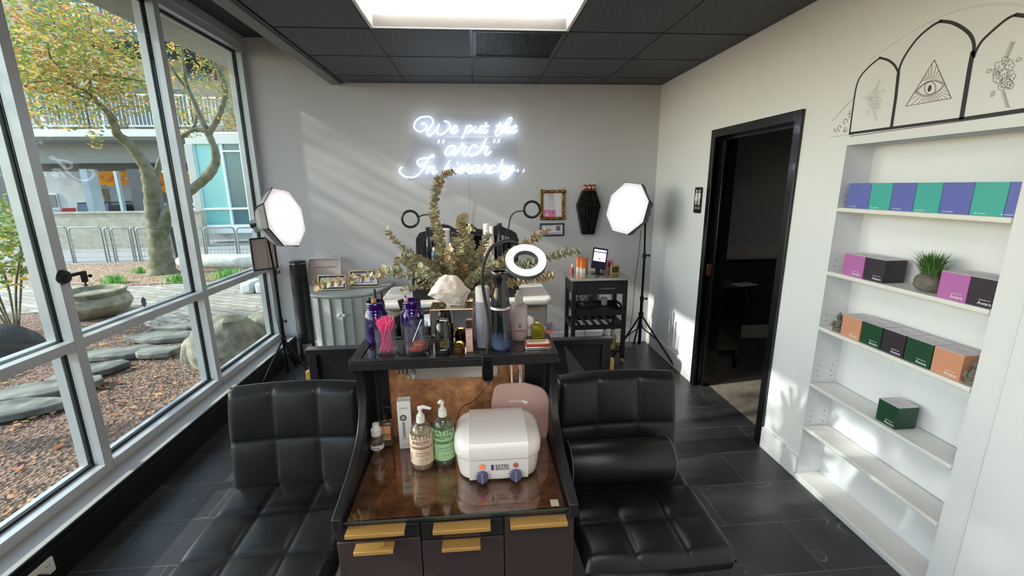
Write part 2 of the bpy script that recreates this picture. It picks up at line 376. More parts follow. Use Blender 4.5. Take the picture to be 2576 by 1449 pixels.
darkw = mat('dim_room_paint', (176,177,178), 0.8)
YR2 = PZ(1900,848,0).y
b = MB(); b.box(T,5.0,YR2,YR2+0.1,0,2.9)
struct(b.build('wall_far_room', darkw, smooth=False))
struct(MB().box(5.0,5.1,0.5,YR2,0,2.9).build('wall_far_side', darkw, smooth=False))
struct(MB().box(T,5.1,0.4,0.5,0,2.9).build('wall_near_side', darkw, smooth=False))
struct(MB().box(T,5.1,0.4,YR2+0.1,2.9,3.0).build('ceiling_far_room', darkw, smooth=False))
struct(MB().box(XR+0.0,5.1,DY0,YR2,-0.1,-0.001).build('floor_far_room', mat('far_room_carpet', (128,118,106), 0.95, noise=0.3, nscale=20, bump=0.4, bscale=200), smooth=False))
struct(MB().box(T+0.0,5.1,0.4,DY0,-0.1,-0.001).build('floor_far_near', MATS['far_room_carpet'], smooth=False))
zr = PY(1900,645,YR2-0.02).z; zr1 = PY(1900,616,YR2-0.02).z
b = MB(); b.box(T,5.0,YR2-0.02,YR2,zr,zr1); struct(b.build('trim_5', mat('rail_paint', (190,182,172), 0.6), bevel=0.003))
struct(MB().box(T,5.0,YR2-0.03,YR2,zr-0.06,zr-0.03).build('trim_6', blackdoor))
struct(MB().box(T,5.0,YR2-0.008,YR2,0.13,zr-0.06).build('trim_7', mat('dark_wainscot', (48,50,54), 0.6)))
struct(MB().box(T,5.0,YR2-0.018,YR2,0,0.15).build('baseboard_far', MATS['rail_paint']))
# ---------------------------------------------------------------- ceiling lights
tro = mat('white_troffer', (232,228,220), 0.5)
warm = bpy.data.materials.new('glowing_diffuser'); warm.use_nodes = True
wb = warm.node_tree.nodes['Principled BSDF']; wb.inputs['Base Color'].default_value = (1,0.95,0.85,1)
wb.inputs['Emission Color'].default_value = (1,0.965,0.925,1); wb.inputs['Emission Strength'].default_value = 8.0
fill_glow = warm.copy(); fill_glow.name = 'fill_diffuser_unseen'; fill_glow.node_tree.nodes['Principled BSDF'].inputs['Emission Strength'].default_value = 10.5  # stronger glow for the added fill fixtures out of view
LABL = ['white recessed ceiling light with a long glowing warm diffuser above the neon sign wall','added ceiling fill light over the near end of the salon, out of view','added ceiling fill light further back, unseen behind the viewer','added ceiling fill light by the front wall, out of view']
for i,(lx,ly) in enumerate(lights_at):
    t = thing('ceiling_light', LABL[i], 'ceiling light', (0,ly+0.294,ZC))
    b = MB(); W2, D2 = 0.611, 0.294
    b.box(-W2,W2,-D2,-D2+0.02,-0.004,0.02); b.box(-W2,W2,D2-0.02,D2,-0.004,0.02); b.box(-W2,-W2+0.02,-D2+0.02,D2-0.02,-0.004,0.02); b.box(W2-0.02,W2,-D2+0.02,D2-0.02,-0.004,0.02)
    b.box(-W2,W2,-D2,D2,0.11,0.12)
    for sgn in (-1,1):
        b.quad((-W2+0.02,sgn*(D2-0.02),0.0),(W2-0.02,sgn*(D2-0.02),0.0),(W2-0.05,sgn*0.13,0.05),(-W2+0.05,sgn*0.13,0.05))
        b.quad((sgn*(W2-0.02),-D2+0.02,0.0),(sgn*(W2-0.02),D2-0.02,0.0),(sgn*(W2-0.05),0.13,0.05),(sgn*(W2-0.05),-0.13,0.05))
    b.build('housing', tro, t, bevel=0.002)
    pr = [(0.125*math.cos(a), 0.05-0.062*math.sin(a)) for a in [math.pi*k/12 for k in range(13)]]
    b = MB(); b.prism([(y,z) for y,z in pr], YZ, -W2+0.05, W2-0.05); b.build('diffuser', warm if i == 0 else fill_glow, t)
t = thing('air_vent','dark perforated return air vent in the ceiling beside the light','air vent',(0.304,3.314,ZC))
b = MB()
for x0,x1,y0,y1 in ((-0.296,0.296,-0.285,-0.262),(-0.296,0.296,0.262,0.285),(-0.296,-0.273,-0.262,0.262),(0.273,0.296,-0.262,0.262)): b.box(x0,x1,y0,y1,-0.006,0.01)
b.build('vent_frame', gridm, t, bevel=0.002)
b = MB()
for k in range(60): b.box(-0.273+k*0.0091,-0.269+k*0.0091,-0.262,0.262,-0.002,0.006)
b.box(-0.273,0.273,-0.262,0.262,0.012,0.014)
b.build('vent_grille', mat('vent_metal', (52,53,56), 0.45, 0.3), t, smooth=False)
# ================================================================ OUTSIDE
GZ = -0.10
def tex_mat(name, cols, scale, rough=0.9, bump=0.5, kind='VORONOI', bs=None):
    M = bpy.data.materials.new(name); M.use_nodes = True; MATS[name] = M; t = M.node_tree; L = t.links; b = t.nodes['Principled BSDF']
    tc = t.nodes.new('ShaderNodeTexCoord')
    v = t.nodes.new('ShaderNodeTexVoronoi'); v.inputs['Scale'].default_value = scale; L.new(tc.outputs['Object'], v.inputs['Vector'])
    n = t.nodes.new('ShaderNodeTexNoise'); n.inputs['Scale'].default_value = scale*0.06; n.inputs['Detail'].default_value = 5; L.new(tc.outputs['Object'], n.inputs['Vector'])
    mx = t.nodes.new('ShaderNodeMix'); mx.data_type = 'FLOAT'; mx.inputs[0].default_value = 0.45
    sp = t.nodes.new('ShaderNodeSeparateColor'); L.new(v.outputs['Color'], sp.inputs[0])
    L.new(sp.outputs[0], mx.inputs[2]); L.new(n.outputs['Fac'], mx.inputs[3])
    cr = t.nodes.new('ShaderNodeValToRGB'); e = cr.color_ramp.elements
    for i,c in enumerate(cols):
        p = 0.2+0.6*i/(len(cols)-1)
        if i < 2: e[i].position = p; e[i].color = (*lin(c),1)
        else: q = e.new(p); q.color = (*lin(c),1)
    L.new(mx.outputs[0], cr.inputs[0]); L.new(cr.outputs[0], b.inputs['Base Color']); b.inputs['Roughness'].default_value = rough
    bp = t.nodes.new('ShaderNodeBump'); bp.inputs['Strength'].default_value = bump; bp.inputs['Distance'].default_value = 0.02
    L.new(v.outputs['Distance'], bp.inputs['Height']); L.new(bp.outputs[0], b.inputs['Normal'])
    return M
mulch = tex_mat('bark_mulch', [(58,44,38),(104,80,66),(150,120,100),(120,92,74)], 38, bump=0.9)
leafbed = tex_mat('leafy_mulch', [(92,74,60),(150,114,88),(188,158,128),(112,92,76)], 26, bump=0.8)
concr = tex_mat('old_concrete', [(150,142,122),(176,166,146),(160,152,130)], 6, bump=0.1)
concg = tex_mat('grey_concrete', [(172,178,180),(192,198,200),(182,186,186)], 3, bump=0.1)
asph = tex_mat('pale_asphalt', [(132,132,128),(160,158,150),(146,144,140)], 60, bump=0.2)
def paver_mat():
    M = bpy.data.materials.new('paver_stone'); M.use_nodes = True; t = M.node_tree; L = t.links; b = t.nodes['Principled BSDF']
    tc = t.nodes.new('ShaderNodeTexCoord'); mp = t.nodes.new('ShaderNodeMapping'); mp.inputs['Rotation'].default_value = (0,0,math.radians(24)); L.new(tc.outputs['Object'], mp.inputs[0])
    br = t.nodes.new('ShaderNodeTexBrick'); br.offset = 0.5; br.inputs['Scale'].default_value = 1; br.inputs['Brick Width'].default_value = 0.30; br.inputs['Row Height'].default_value = 0.15
    br.inputs['Mortar Size'].default_value = 0.007; br.inputs['Color1'].default_value = (*lin((150,142,128)),1); br.inputs['Color2'].default_value = (*lin((182,174,160)),1); br.inputs['Mortar'].default_value = (*lin((84,76,66)),1)
    L.new(mp.outputs[0], br.inputs['Vector']); L.new(br.outputs['Color'], b.inputs['Base Color']); b.inputs['Roughness'].default_value = 0.9
    bp = t.nodes.new('ShaderNodeBump'); bp.invert = True; bp.inputs['Strength'].default_value = 0.6; bp.inputs['Distance'].default_value = 0.01
    L.new(br.outputs['Fac'], bp.inputs['Height']); L.new(bp.outputs[0], b.inputs['Normal']); return M
pavers = paver_mat()
struct(MB().box(-45,XL-0.12,-14,45,GZ-0.4,GZ).build('ground', mulch, smooth=False))
def blob_poly(pts, z0, z1, name, m, k=5):
    P = [(p.x,p.y) for p in crom([V((x,y,0)) for x,y in pts], k, True)]
    return struct(MB().prism(P, XY, z0, z1).build(name, m, smooth=False))
blob_poly([(-14,6.2),(-9,6.4),(-6.6,6.9),(-5.2,6.6),(-4.4,6.0),(-3.6,5.6),(-3.0,5.75),(-2.2,6.2),(-2.16,12.4),(-9,12.6),(-14,12)], GZ-0.05, GZ+0.012, 'path', pavers)
blob_poly([(-10.5,10.4),(-8.9,9.3),(-7.5,8.9),(-6.2,8.75),(-4.6,9.3),(-4.4,10.9),(-6.5,11.5),(-10.5,11.4)], GZ-0.05, GZ+0.03, 'terrain', leafbed)
struct(MB().box(-45,-2.16,11.5,46,GZ-0.06,GZ+0.022).build('road', asph, smooth=False))
# fallen leaves and bark chips that nobody could count
LC = [mat('leaf_tan',(182,132,92),0.8), mat('leaf_rust',(188,104,58),0.8), mat('leaf_gold',(222,172,74),0.75), mat('leaf_brown',(98,72,58),0.85)]
CLEAR = [(-6.85,9.95,.45),(-6.3,2.6,.3)]+[(PZ(x,y,GZ).x,PZ(x,y,GZ).y,r) for x,y,r in ((582,905,.5),(665,868,.42),(505,900,.25),(2,905,.45),(245,792,.62),(38,838,.3),(288,716,.2),(445,712,.2),(575,700,.3),(300,893,.3),(412,862,.3),(232,935,.3),(108,995,.4),(30,1035,.35),(452,676,.2),(500,676,.25),(560,676,.25),(620,676,.25),(680,676,.25))]
def scatter(name, label, regions, size, mats, lift=0.012, seed=1):
    R = random.Random(seed); b = MB()
    for n,(x0,x1,y0,y1,wt) in regions:
        for _ in range(n):
            x,y = R.uniform(x0,x1), R.uniform(y0,y1)
            if any((x-a)**2+(y-c)**2 < r*r for a,c,r in CLEAR): continue
            s = 0; s = R.uniform(0.5,1.2)*size; a = R.uniform(0,6.28); tl = R.uniform(-0.5,0.5)
            c,sn = math.cos(a)*s, math.sin(a)*s; z = GZ+lift+R.uniform(0,0.02)
            r = R.random(); mi = 0
            for k,q in enumerate(wt):
                if r < q: mi = k; break
                r -= q
            b.quad((x-c,y-sn,z),(x+sn*.55,y-c*.55,z+tl*s*.4),(x+c,y+sn,z+abs(tl)*s*.5),(x-sn*.55,y+c*.55,z-tl*s*.1), mi)
    o = b.build(name, mats, smooth=False); tag(o, label, 'leaves', kind='stuff'); return o
scatter('fallen_leaves','brown and orange fallen leaves scattered over the mulch and pavers outside',
    [(1500,(-7.5,-2.3,1.5,6.4,(.45,.16,.12,.27))),(1600,(-10,-4.5,8.8,11.3,(.45,.2,.2,.15))),(260,(-9,-2.5,5.6,9,(.5,.3,.2,0)))], 0.035, LC)
scatter('bark_chips','fine tan bark chips covering the planting bed outside the windows', [(5200,(-5.2,-2.17,0.6,5.6,(.5,.06,0,.44)))], 0.014, LC, 0.008, seed=3)
# rocks
def rock_mb(rx, ry, rz, seed, flat=False, n=20, k=12):
    R = random.Random(seed); ph = [(V((R.uniform(-1,1),R.uniform(-1,1),R.uniform(-1,1))).normalized(), R.uniform(0.72,0.98)) for _ in range(11 if not flat else 8)]
    s = MB().ball((0,0,0),1.0,n,k); out = []
    for q in s.v:
        d = V(q).normalized(); r = 1.0
        for nrm,dist in ph:
            c = d.dot(nrm)
            if c > 0.05: r = min(r, dist/c)
        r *= 1+0.03*math.sin(9*d.x+seed)*math.cos(7*d.y)
        z = d.z*r
        if flat: z = max(min(z,0.5),-0.6)*1.6
        out.append((d.x*r*rx, d.y*r*ry, z*rz))
    s.v = out; return s
rockm = mat('boulder_stone', (140,136,118), 0.85, noise=0.4, nscale=7, col2=(88,84,72), bump=1.0, bscale=14)
flatm = mat('flagstone', (140,140,128), 0.85, noise=0.45, nscale=6, col2=(84,84,78), bump=0.5, bscale=14)
def rock(px, py, rx, ry, rz, seed, label, name='boulder', m=None, rz_=0, flat=False, lift=0.4):
    c = PZ(px,py,GZ); o = rock_mb(rx,ry,rz,seed,flat).build(name, m or rockm, ang=25)
    o.location = (c.x,c.y,GZ+rz*lift); o.rotation_euler = (0,0,rz_); tag(o,label,'rock'); return o
rock(582,905,0.40,0.33,0.36,3,'large rounded grey boulder just outside the lower pane by the softbox')
rock(672,868,0.33,0.30,0.30,8,'tan sunlit boulder close to the window corner')
rock(496,902,0.17,0.16,0.22,12,'small brown boulder half hidden behind the window mullion')
for i,(px,py,rx,ry,rot,lb) in enumerate([(300,896,0.55,0.22,0.15,'long flat flagstone in the mulch below the concrete planter'),(425,856,0.5,0.18,0.1,'thin flagstone at the edge of the patio, nearer the boulders'),
    (225,945,0.32,0.22,0.6,'broken flagstone with a dark edge, right against the near mullion'),(108,995,0.48,0.22,0.3,'flagstone with a shadowed rim, seen in the lower left pane'),
    (15,1052,0.40,0.22,0.2,'pale flagstone at the left border of the view'),(402,896,0.28,0.17,0.0,'darker shaded flagstone between the long flagstone and the boulders'),
    (480,832,0.45,0.13,0.1,'dark flat stone where the patio meets the mulch')]):
    R_ = random.Random(50+i); c_ = PZ(px,py,GZ); nn = 9; pl = [(rx*R_.uniform(.72,1.05)*math.cos(2*math.pi*k/nn+R_.uniform(-.2,.2)), ry*R_.uniform(.7,1.05)*math.sin(2*math.pi*k/nn+R_.uniform(-.2,.2))) for k in range(nn)]
    o = MB().prism(pl, XY, 0, .06).build('flagstone', flatm, bevel=.012); o.location = (c_.x,c_.y,GZ+.012+.002*i); o.rotation_euler = (R_.uniform(-.03,.03),R_.uniform(-.03,.03),rot); tag(o,lb,'stone')
o = rock_mb(.45,0.3,0.3,41).build('boulder', mat('dark_rock',(62,58,54),0.9,bump=0.6)); c = PZ(2,905,GZ); o.location = (c.x,c.y,GZ+0.1); tag(o,'dark shaded rock at the far left under the shrub','rock')
# concrete planter bowl
pt, pr = prof_px(245,792,GZ,[(0,792),(48,792),(66,780),(76,762),(70,745),(60,741),(64,739),(66,737),(62,735),(66,734),(69,731),(66,728),(60,728),(56,738),(0,742)])
o = MB().lathe(pr, n=48).build('planter_bowl', mat('weathered_planter',(170,164,136),0.85,noise=0.4,nscale=7,col2=(120,112,90),bump=0.3)); o.location = pt
tag(o,'round weathered concrete planter bowl standing on the patio','planter')
# grass tufts
grassm = [mat('fresh_grass',(122,186,74),0.6,trans=0), mat('deep_grass',(84,140,52),0.6)]  # fresh and deeper green, mixed at random between blades
def tuft(px, py, r, h, n, label, seed):
    c = PZ(px,py,GZ); R = random.Random(seed); b = MB()
    for _ in range(n):
        a = R.uniform(0,6.28); q = R.uniform(0,r); x,y = q*math.cos(a), q*math.sin(a); hh = h*R.uniform(0.5,1); lx,ly = R.uniform(-.6,.6)*hh, R.uniform(-.6,.6)*hh; w_ = 0.006
        t = a+1.57; wx,wy = w_*math.cos(t), w_*math.sin(t); mi = R.choice([0,0,1])
        b.quad((x-wx,y-wy,0),(x+wx,y+wy,0),(x+wx+lx*.4,y+wy+ly*.4,hh*.65),(x-wx+lx*.4,y-wy+ly*.4,hh*.65),mi)
        b.add([(x-wx+lx*.4,y-wy+ly*.4,hh*.65),(x+wx+lx*.4,y+wy+ly*.4,hh*.65),(x+lx,y+ly,hh)],[(0,1,2)],mi)
    o = b.build('grass_tuft', grassm, smooth=False); o.location = (c.x,c.y,GZ+0.02); tag(o,label,'grass'); return o
tuft(288,716,0.22,0.2,170,'bright green grass tuft on the leaf bed left of the tree',1)
tuft(352,690,0.16,0.17,90,'small grass tuft right behind the larger one, close to the trunk',2)
tuft(445,712,0.25,0.18,150,'grass tuft growing at the foot of the tree beside the mullion',3)
tuft(575,700,0.38,0.2,220,'wide green grass clump in front of the pale log',4)
tuft(628,835,0.07,0.22,60,'thin grass tuft sprouting behind the tan boulder',5)
# ---------------------------------------------------------------- trees
bark = mat('mossy_bark', (124,116,98), 0.9, noise=0.5, nscale=6, col2=(84,84,48), bump=1.0, bscale=14)
def leafmat(name, c):
    M = bpy.data.materials.new(name); M.use_nodes = True; t = M.node_tree; t.nodes.clear()
    out = t.nodes.new('ShaderNodeOutputMaterial'); d = t.nodes.new('ShaderNodeBsdfDiffuse'); tr = t.nodes.new('ShaderNodeBsdfTranslucent'); mx = t.nodes.new('ShaderNodeMixShader')
    d.inputs[0].default_value = lin(c)+(1,); tr.inputs[0].default_value = lin(c)+(1,); mx.inputs[0].default_value = 0.45
    t.links.new(d.outputs[0],mx.inputs[1]); t.links.new(tr.outputs[0],mx.inputs[2]); t.links.new(mx.outputs[0],out.inputs[0]); return M
LM = [leafmat('leaf_olive',(142,146,76)), leafmat('leaf_yellow',(206,184,98)), leafmat('leaf_orange',(210,150,100)), leafmat('leaf_green',(126,150,84))]
def leaves(b, c, rad, n, size, R, wts=(.36,.24,.2,.2)):
    for _ in range(n):
        while True:
            d = V((R.uniform(-1,1),R.uniform(-1,1),R.uniform(-1,1)))
            if d.length < 1: break
        p = V(c)+V((d.x*rad[0],d.y*rad[1],d.z*rad[2])); s = size*R.uniform(0.6,1.3)
        u = V((R.uniform(-1,1),R.uniform(-1,1),R.uniform(-.5,.5))).normalized(); w_ = u.orthogonal().normalized()*0.5
        w_ = (w_+V((R.uniform(-.3,.3),R.uniform(-.3,.3),R.uniform(-.3,.3)))).normalized()*0.42
        mi = R.choices(range(4),wts)[0]
        b.add([p-u*s,p+w_*s-u*s*.1,p+u*s*.9,p-w_*s-u*s*.1],[(0,1,2,3)],mi)
def branch(b, pts, k=5):
    """pts: (px, py, half width px, plane y)"""
    P = [PY(x,y,Y) for x,y,_,Y in pts]; r = [hw*PPX(p) for (x,y,hw,Y),p in zip(pts,P)]
    S = crom([V((*p,)) for p in P], k); rr_ = []
    for i in range(len(P)-1): rr_ += [r[i]+(r[i+1]-r[i])*j/k for j in range(k)]
    rr_.append(r[-1]); b.tube(S, [q*(1+.06*math.sin(i*1.9)+.04*math.sin(i*.7)) for i,q in enumerate(rr_)], n=18)
tr = thing('maple_tree','mossy forked maple tree with green and orange autumn leaves outside the windows','tree',(-6.85,9.95,GZ))
def pa(o, par): o.parent = par; o.matrix_parent_inverse = Matrix.Translation(par.location).inverted(); return o
b = MB()
branch(b,[(412,702,42,9.9),(410,680,30,9.9),(404,640,24,9.9),(400,600,22,9.9),(398,570,23,9.9)])
branch(b,[(402,640,18,9.9),(399,600,20,9.9),(385,545,16,9.9),(382,500,17,9.9),(378,455,17,9.9),(366,420,14,9.8),(348,392,12,9.7),(322,360,11,9.6),(296,338,10,9.5),(288,312,9,9.4),(276,288,8,9.3),(250,262,6,9.1),(225,236,5,8.9)])
branch(b,[(402,640,17,9.9),(404,600,19,9.9),(418,545,14,9.95),(440,515,13,10.),(478,480,11,10.1),(510,455,11,10.2),(532,430,11,10.2),(543,405,10,10.2),(540,375,8,10.2),(528,345,8,10.2),(522,330,8,10.2)])
branch(b,[(525,335,6,10.2),(505,295,5.5,10.2),(488,255,5,10.2),(472,220,5,10.2),(464,180,4,10.2),(458,130,3.5,10.2),(454,85,3,10.2)])
branch(b,[(526,335,7,10.2),(546,300,7,10.2),(563,255,6,10.2),(567,215,5.5,10.2),(552,185,4.5,10.2),(535,150,3.5,10.2),(518,110,2.5,10.2)])
branch(b,[(478,235,4,10.2),(455,205,3.5,10.2),(435,175,3,10.1),(425,150,3,10.0)])
branch(b,[(561,225,3.5,10.2),(558,180,3,10.2),(562,140,2.5,10.2)])
branch(b,[(380,480,8,9.9),(396,430,8,10.),(410,395,8,10.1),(430,370,6,10.1),(460,342,5,10.2),(490,326,5,10.2),(522,333,5,10.2)])
branch(b,[(466,345,3,10.2),(490,315,3,10.2),(495,290,2,10.2)])
branch(b,[(225,236,4.5,8.9),(180,215,3.5,8.6),(140,198,3,8.3),(100,205,2.5,8.0),(50,212,2,7.6)])
branch(b,[(250,262,4,9.1),(200,240,3,9.),(150,235,2.5,8.8),(60,215,2,8.5)])
branch(b,[(180,215,3,8.6),(165,180,2.5,8.4),(130,150,2,8.),(120,110,1.5,7.8)])
branch(b,[(225,236,3,8.9),(235,190,2.5,8.8),(300,195,2,8.8),(360,205,1.5,8.8)])
pa(b.build('trunk', bark), tr)
R = random.Random(11); b = MB()
for px,py,Y,rx,rz,n in [(100,60,7.6,1.0,.5,420),(60,150,8,.9,.45,330),(150,130,8.4,1.0,.45,420),(220,90,8.6,.9,.4,330),(150,200,8.6,.9,.35,330),(80,250,8.8,.8,.3,230),(220,190,9,.9,.35,330),(300,120,9.2,.8,.4,200),(290,200,9.2,.9,.3,220),
    (330,170,9.4,.8,.4,150),(200,255,9,.8,.25,200),(130,300,9,.6,.2,110),(300,260,9.3,.7,.2,110),(360,240,9.5,.6,.25,110),(60,20,7.2,1.2,.4,320),(200,25,8,.8,.35,190),(20,200,7.6,.9,.5,220),(300,45,9.3,.5,.25,60),(250,300,9.3,.5,.15,60),(240,345,9.2,.15,.25,30),
    (470,130,10.4,.5,.35,110),(545,160,10.4,.5,.35,130),(585,230,10.3,.4,.45,110),(480,210,10.6,.5,.4,110),(510,260,10.6,.6,.3,100),(450,290,10.3,.4,.25,90),(590,310,10.2,.35,.2,90),(540,300,10.8,.5,.2,60),(450,95,10.6,.3,.3,60),(470,330,10.5,.3,.15,40)]:
    leaves(b, PY(px,py,Y), (rx,rx*.8,rz), int(n*2.0), 0.046, R)
pa(b.build('foliage', LM, smooth=False), tr)['kind'] = 'stuff'
tr = thing('maple_tree','maple tree close to the window whose leafy boughs reach in at the upper left','tree',(-6.3,2.6,GZ))
b = MB(); b.tube(crom([(0,0,0),(0.05,0.05,1.1),(-0.1,0.1,2.0),(0.0,0.3,3.0)],5),[.17,.16,.15,.14,.13,.12,.11,.11,.1,.1,.1,.09,.09,.08,.07,.06][:16],n=10)
for e in ((0.9,1.4,3.6),(-.8,.9,3.9),(1.0,-.9,3.8),(-.5,-1.2,3.9),(.2,2.0,3.4)): b.tube(crom([(-0.05,0.1,1.8),(e[0]*.5,e[1]*.45,e[2]*.78),e],6),[.09-.006*i for i in range(13)],n=7)
b.build('trunk', bark, tr)
b = MB()
for cx,cy,cz,rx,rz,n in [(-.3,-.2,3.9,1.1,.6,420),(.9,1.3,3.7,.9,.5,300),(.9,-1.0,3.8,.9,.5,300),(-.9,1.0,4.0,.9,.6,260),(.2,2.0,3.5,.8,.45,240),(.2,.5,3.2,.8,.3,130),(.6,-2.2,3.6,.9,.5,240),(-.2,-2.9,3.3,.8,.6,200),(.2,.2,2.7,1.0,.35,60),(.1,-3.0,4.85,1.1,.85,4800),(.2,-4.7,4.8,1.05,.9,3000),(.1,-.6,5.2,.7,.4,150),(.3,.9,4.9,.6,.35,90),(.0,-1.6,4.5,.6,.5,200)]:  # dense high clumps added to block sun from the near right wall
    leaves(b,(cx,cy,cz),(rx,rx,rz),n,0.075,R)
b.build('foliage', LM, tr, smooth=False)['kind'] = 'stuff'
# shrub at the left
def shrub(name, label, px, py, h, rad, n, seed, size=0.05, wts=(.2,.15,.0,.65)):
    c = PZ(px,py,GZ); t = thing(name,label,'shrub',(c.x,c.y,GZ)); R = random.Random(seed); b = MB()
    for k in range(6):
        a = k*1.05; b.tube(crom([(0.03*math.cos(a),0.03*math.sin(a),0),(rad*.3*math.cos(a),rad*.3*math.sin(a),h*.45),(rad*.6*math.cos(a+.4),rad*.6*math.sin(a+.4),h*.85)],4),0.012,n=6)
    b.build('stem', bark, t); b = MB()
    for k in range(7): leaves(b,(R.uniform(-.6,.6)*rad,R.uniform(-.5,.5)*rad,h*R.uniform(.45,.95)),(rad*.55,rad*.55,h*.2),n//7,size,R,wts)
    b.build('foliage', LM, t, smooth=False)['kind'] = 'stuff'
shrub('garden_shrub','leafy green shrub with thin stems in the mulch at the far left',38,838,1.55,0.62,900,5)
# ---------------------------------------------------------------- barriers, wall, log, bench blocks
galv = mat('galvanised_steel', (150,152,150), 0.4, 0.7)
YBAR = 11.7
def barrier(p0, p1, ptop, label, mesh=False):
    A = PY(p0,655,YBAR); B = PY(p1,655,YBAR); ht = PY((p0+p1)/2,ptop,YBAR).z-GZ; L_ = (B-A).length
    t = thing('crowd_barrier', label, 'barrier', (A.x,YBAR,GZ+0.02), group='steel barriers along the pavement'); r = 0.022; q = 0.09
    b = MB(); b.tube(crom([(0,0,0),(0,0,ht*.5),(0,0,ht-q),(q*.3,0,ht-q*.3),(q,0,ht),(L_/2,0,ht),(L_-q,0,ht),(L_-q*.3,0,ht-q*.3),(L_,0,ht-q),(L_,0,ht*.5),(L_,0,0)],4), r, n=8); b.build('frame', galv, t)
    for k in range(1,6): MB().cyl((0,0,ht*k/6.2),(L_,0,ht*k/6.2),0.007,n=6).build('infill_rail', galv, t)
    if mesh:
        b = MB()
        for k in range(int(L_/0.09)): b.cyl((0.09*k,0,ht*.12),(0.09*k,0,ht*.86),0.003,n=5)
        b.build('wire_mesh', galv, t)['kind'] = 'stuff'
for i,(a,c,lb) in enumerate([(-70,66,'steel barrier section behind the shrub at the far left'),(76,184,'steel barrier section just right of the near mullion'),(190,269,'steel barrier section above the planter bowl'),(277,290,'very narrow steel barrier loop left of the trunk'),
    (296,338,'narrow steel barrier section next to the trunk'),(343,352,'thin steel barrier post pair touching the trunk'),(358,438,'steel barrier section partly behind the trunk'),(446,520,'steel barrier section behind the second mullion'),(525,600,'mesh barrier section before the teal glass building'),(606,690,'last mesh barrier section beside the window corner')]):
    barrier(a,c,574,lb,i>5)
b = MB(); zt = PY(240,533,14.5).z; b.box(-19,PY(500,512,14.5).x,14.5,14.75,GZ,zt-0.06); b.box(-19,PY(500,512,14.5).x+0.02,14.47,14.78,zt-0.06,zt)
struct(b.build('wall_garden', concr, bevel=0.01))
o = MB().tube([PZ(452,676,GZ)+V((0,0,.17)), PZ(462,676,GZ)+V((0.02,0,.17)), PZ(560,676,GZ)+V((0,0,.17)), PZ(700,676,GZ)+V((0,0,.17))],[0.09,0.155,0.17,0.165],n=18).build('fallen_log', mat('bleached_log',(206,208,200),0.8,noise=0.25,nscale=9,bump=0.4))
tag(o,'long bleached log lying on the ground before the barriers','log')
o = MB().cyl(PZ(453,672,GZ),PZ(444,560,GZ+1.0) if False else PZ(453,672,GZ)+V((-0.05,0,0.95)),0.05,n=12).build('bollard', mat('dark_post',(52,54,54),0.6)); tag(o,'slim dark bollard post standing at the log end','bollard')
for i,(a,c,lb) in enumerate([(604,640,'pale concrete block on the patio, left of a matching pair'),(641,690,'pale concrete block on the patio touching the window edge')]):
    p = PZ(a,742,GZ); q = PZ(c,742,GZ); o = MB().box(0,(q-p).length-0.03,0,0.42,0,0.2).build('concrete_block', concg, bevel=0.05); o.location = (p.x,p.y,GZ+0.01); o.rotation_euler=(0,0,math.atan2(q.y-p.y,q.x-p.x)); tag(o,lb,'block')
# ---------------------------------------------------------------- buildings across the road
YD = 17.0
def wy(px,py,Y): return PY(px,py,Y)
def slab(name, m, x0p, x1p, yt, yb, Y, dep, lab=None, cat=None):
    a = PY(x0p,yt,Y); c = PY(x1p,yt,Y); d = PY((x0p+x1p)/2,yb,Y)
    o = MB().box(a.x,c.x,Y,Y+dep,d.z,(a.z+c.z)/2).build(name, m, bevel=0.01)
    return o
grayb = mat('soffit_grey',(150,152,150),0.8); dk = mat('dark_concrete',(104,102,98),0.85,noise=.15)  # soffit grey, and a darker concrete for broad columns and rear beam
bld = thing('parking_building','concrete building with an open ground floor and balconies across the road','building',(-14,YD,GZ))
def bp(o): o.parent = bld; o.matrix_parent_inverse = Matrix.Translation(bld.location).inverted(); return o
bp(slab('deck_fascia', mat('pale_fascia',(214,214,204),0.7,noise=.06), -500,480,325,344,YD,0.3))
bp(slab('deck_soffit', grayb, -500,560,345,352,YD+0.3,8.2))
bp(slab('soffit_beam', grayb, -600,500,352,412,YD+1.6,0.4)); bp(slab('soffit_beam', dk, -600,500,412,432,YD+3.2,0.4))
o = slab('back_wall', concg, -400,212,425,600,YD+7.6,0.3); bp(o)
o = slab('side_wall', mat('blue_grey_wall',(160,170,186),0.8), 215,317,425,600,YD+8.1,0.2); bp(o)
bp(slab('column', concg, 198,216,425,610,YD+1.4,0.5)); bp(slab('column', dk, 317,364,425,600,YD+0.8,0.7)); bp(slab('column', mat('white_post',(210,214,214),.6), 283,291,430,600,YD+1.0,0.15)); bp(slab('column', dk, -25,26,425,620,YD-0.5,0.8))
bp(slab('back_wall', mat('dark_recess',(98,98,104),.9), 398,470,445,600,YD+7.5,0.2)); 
f = bp(slab('window_frame', mat('white_frame',(218,222,222),.5), 106,142,486,526,YD+7.56,0.03)); bp(slab('window_pane', mat('dark_pane',(98,106,114),.2), 110,138,490,522,YD+7.53,0.02))
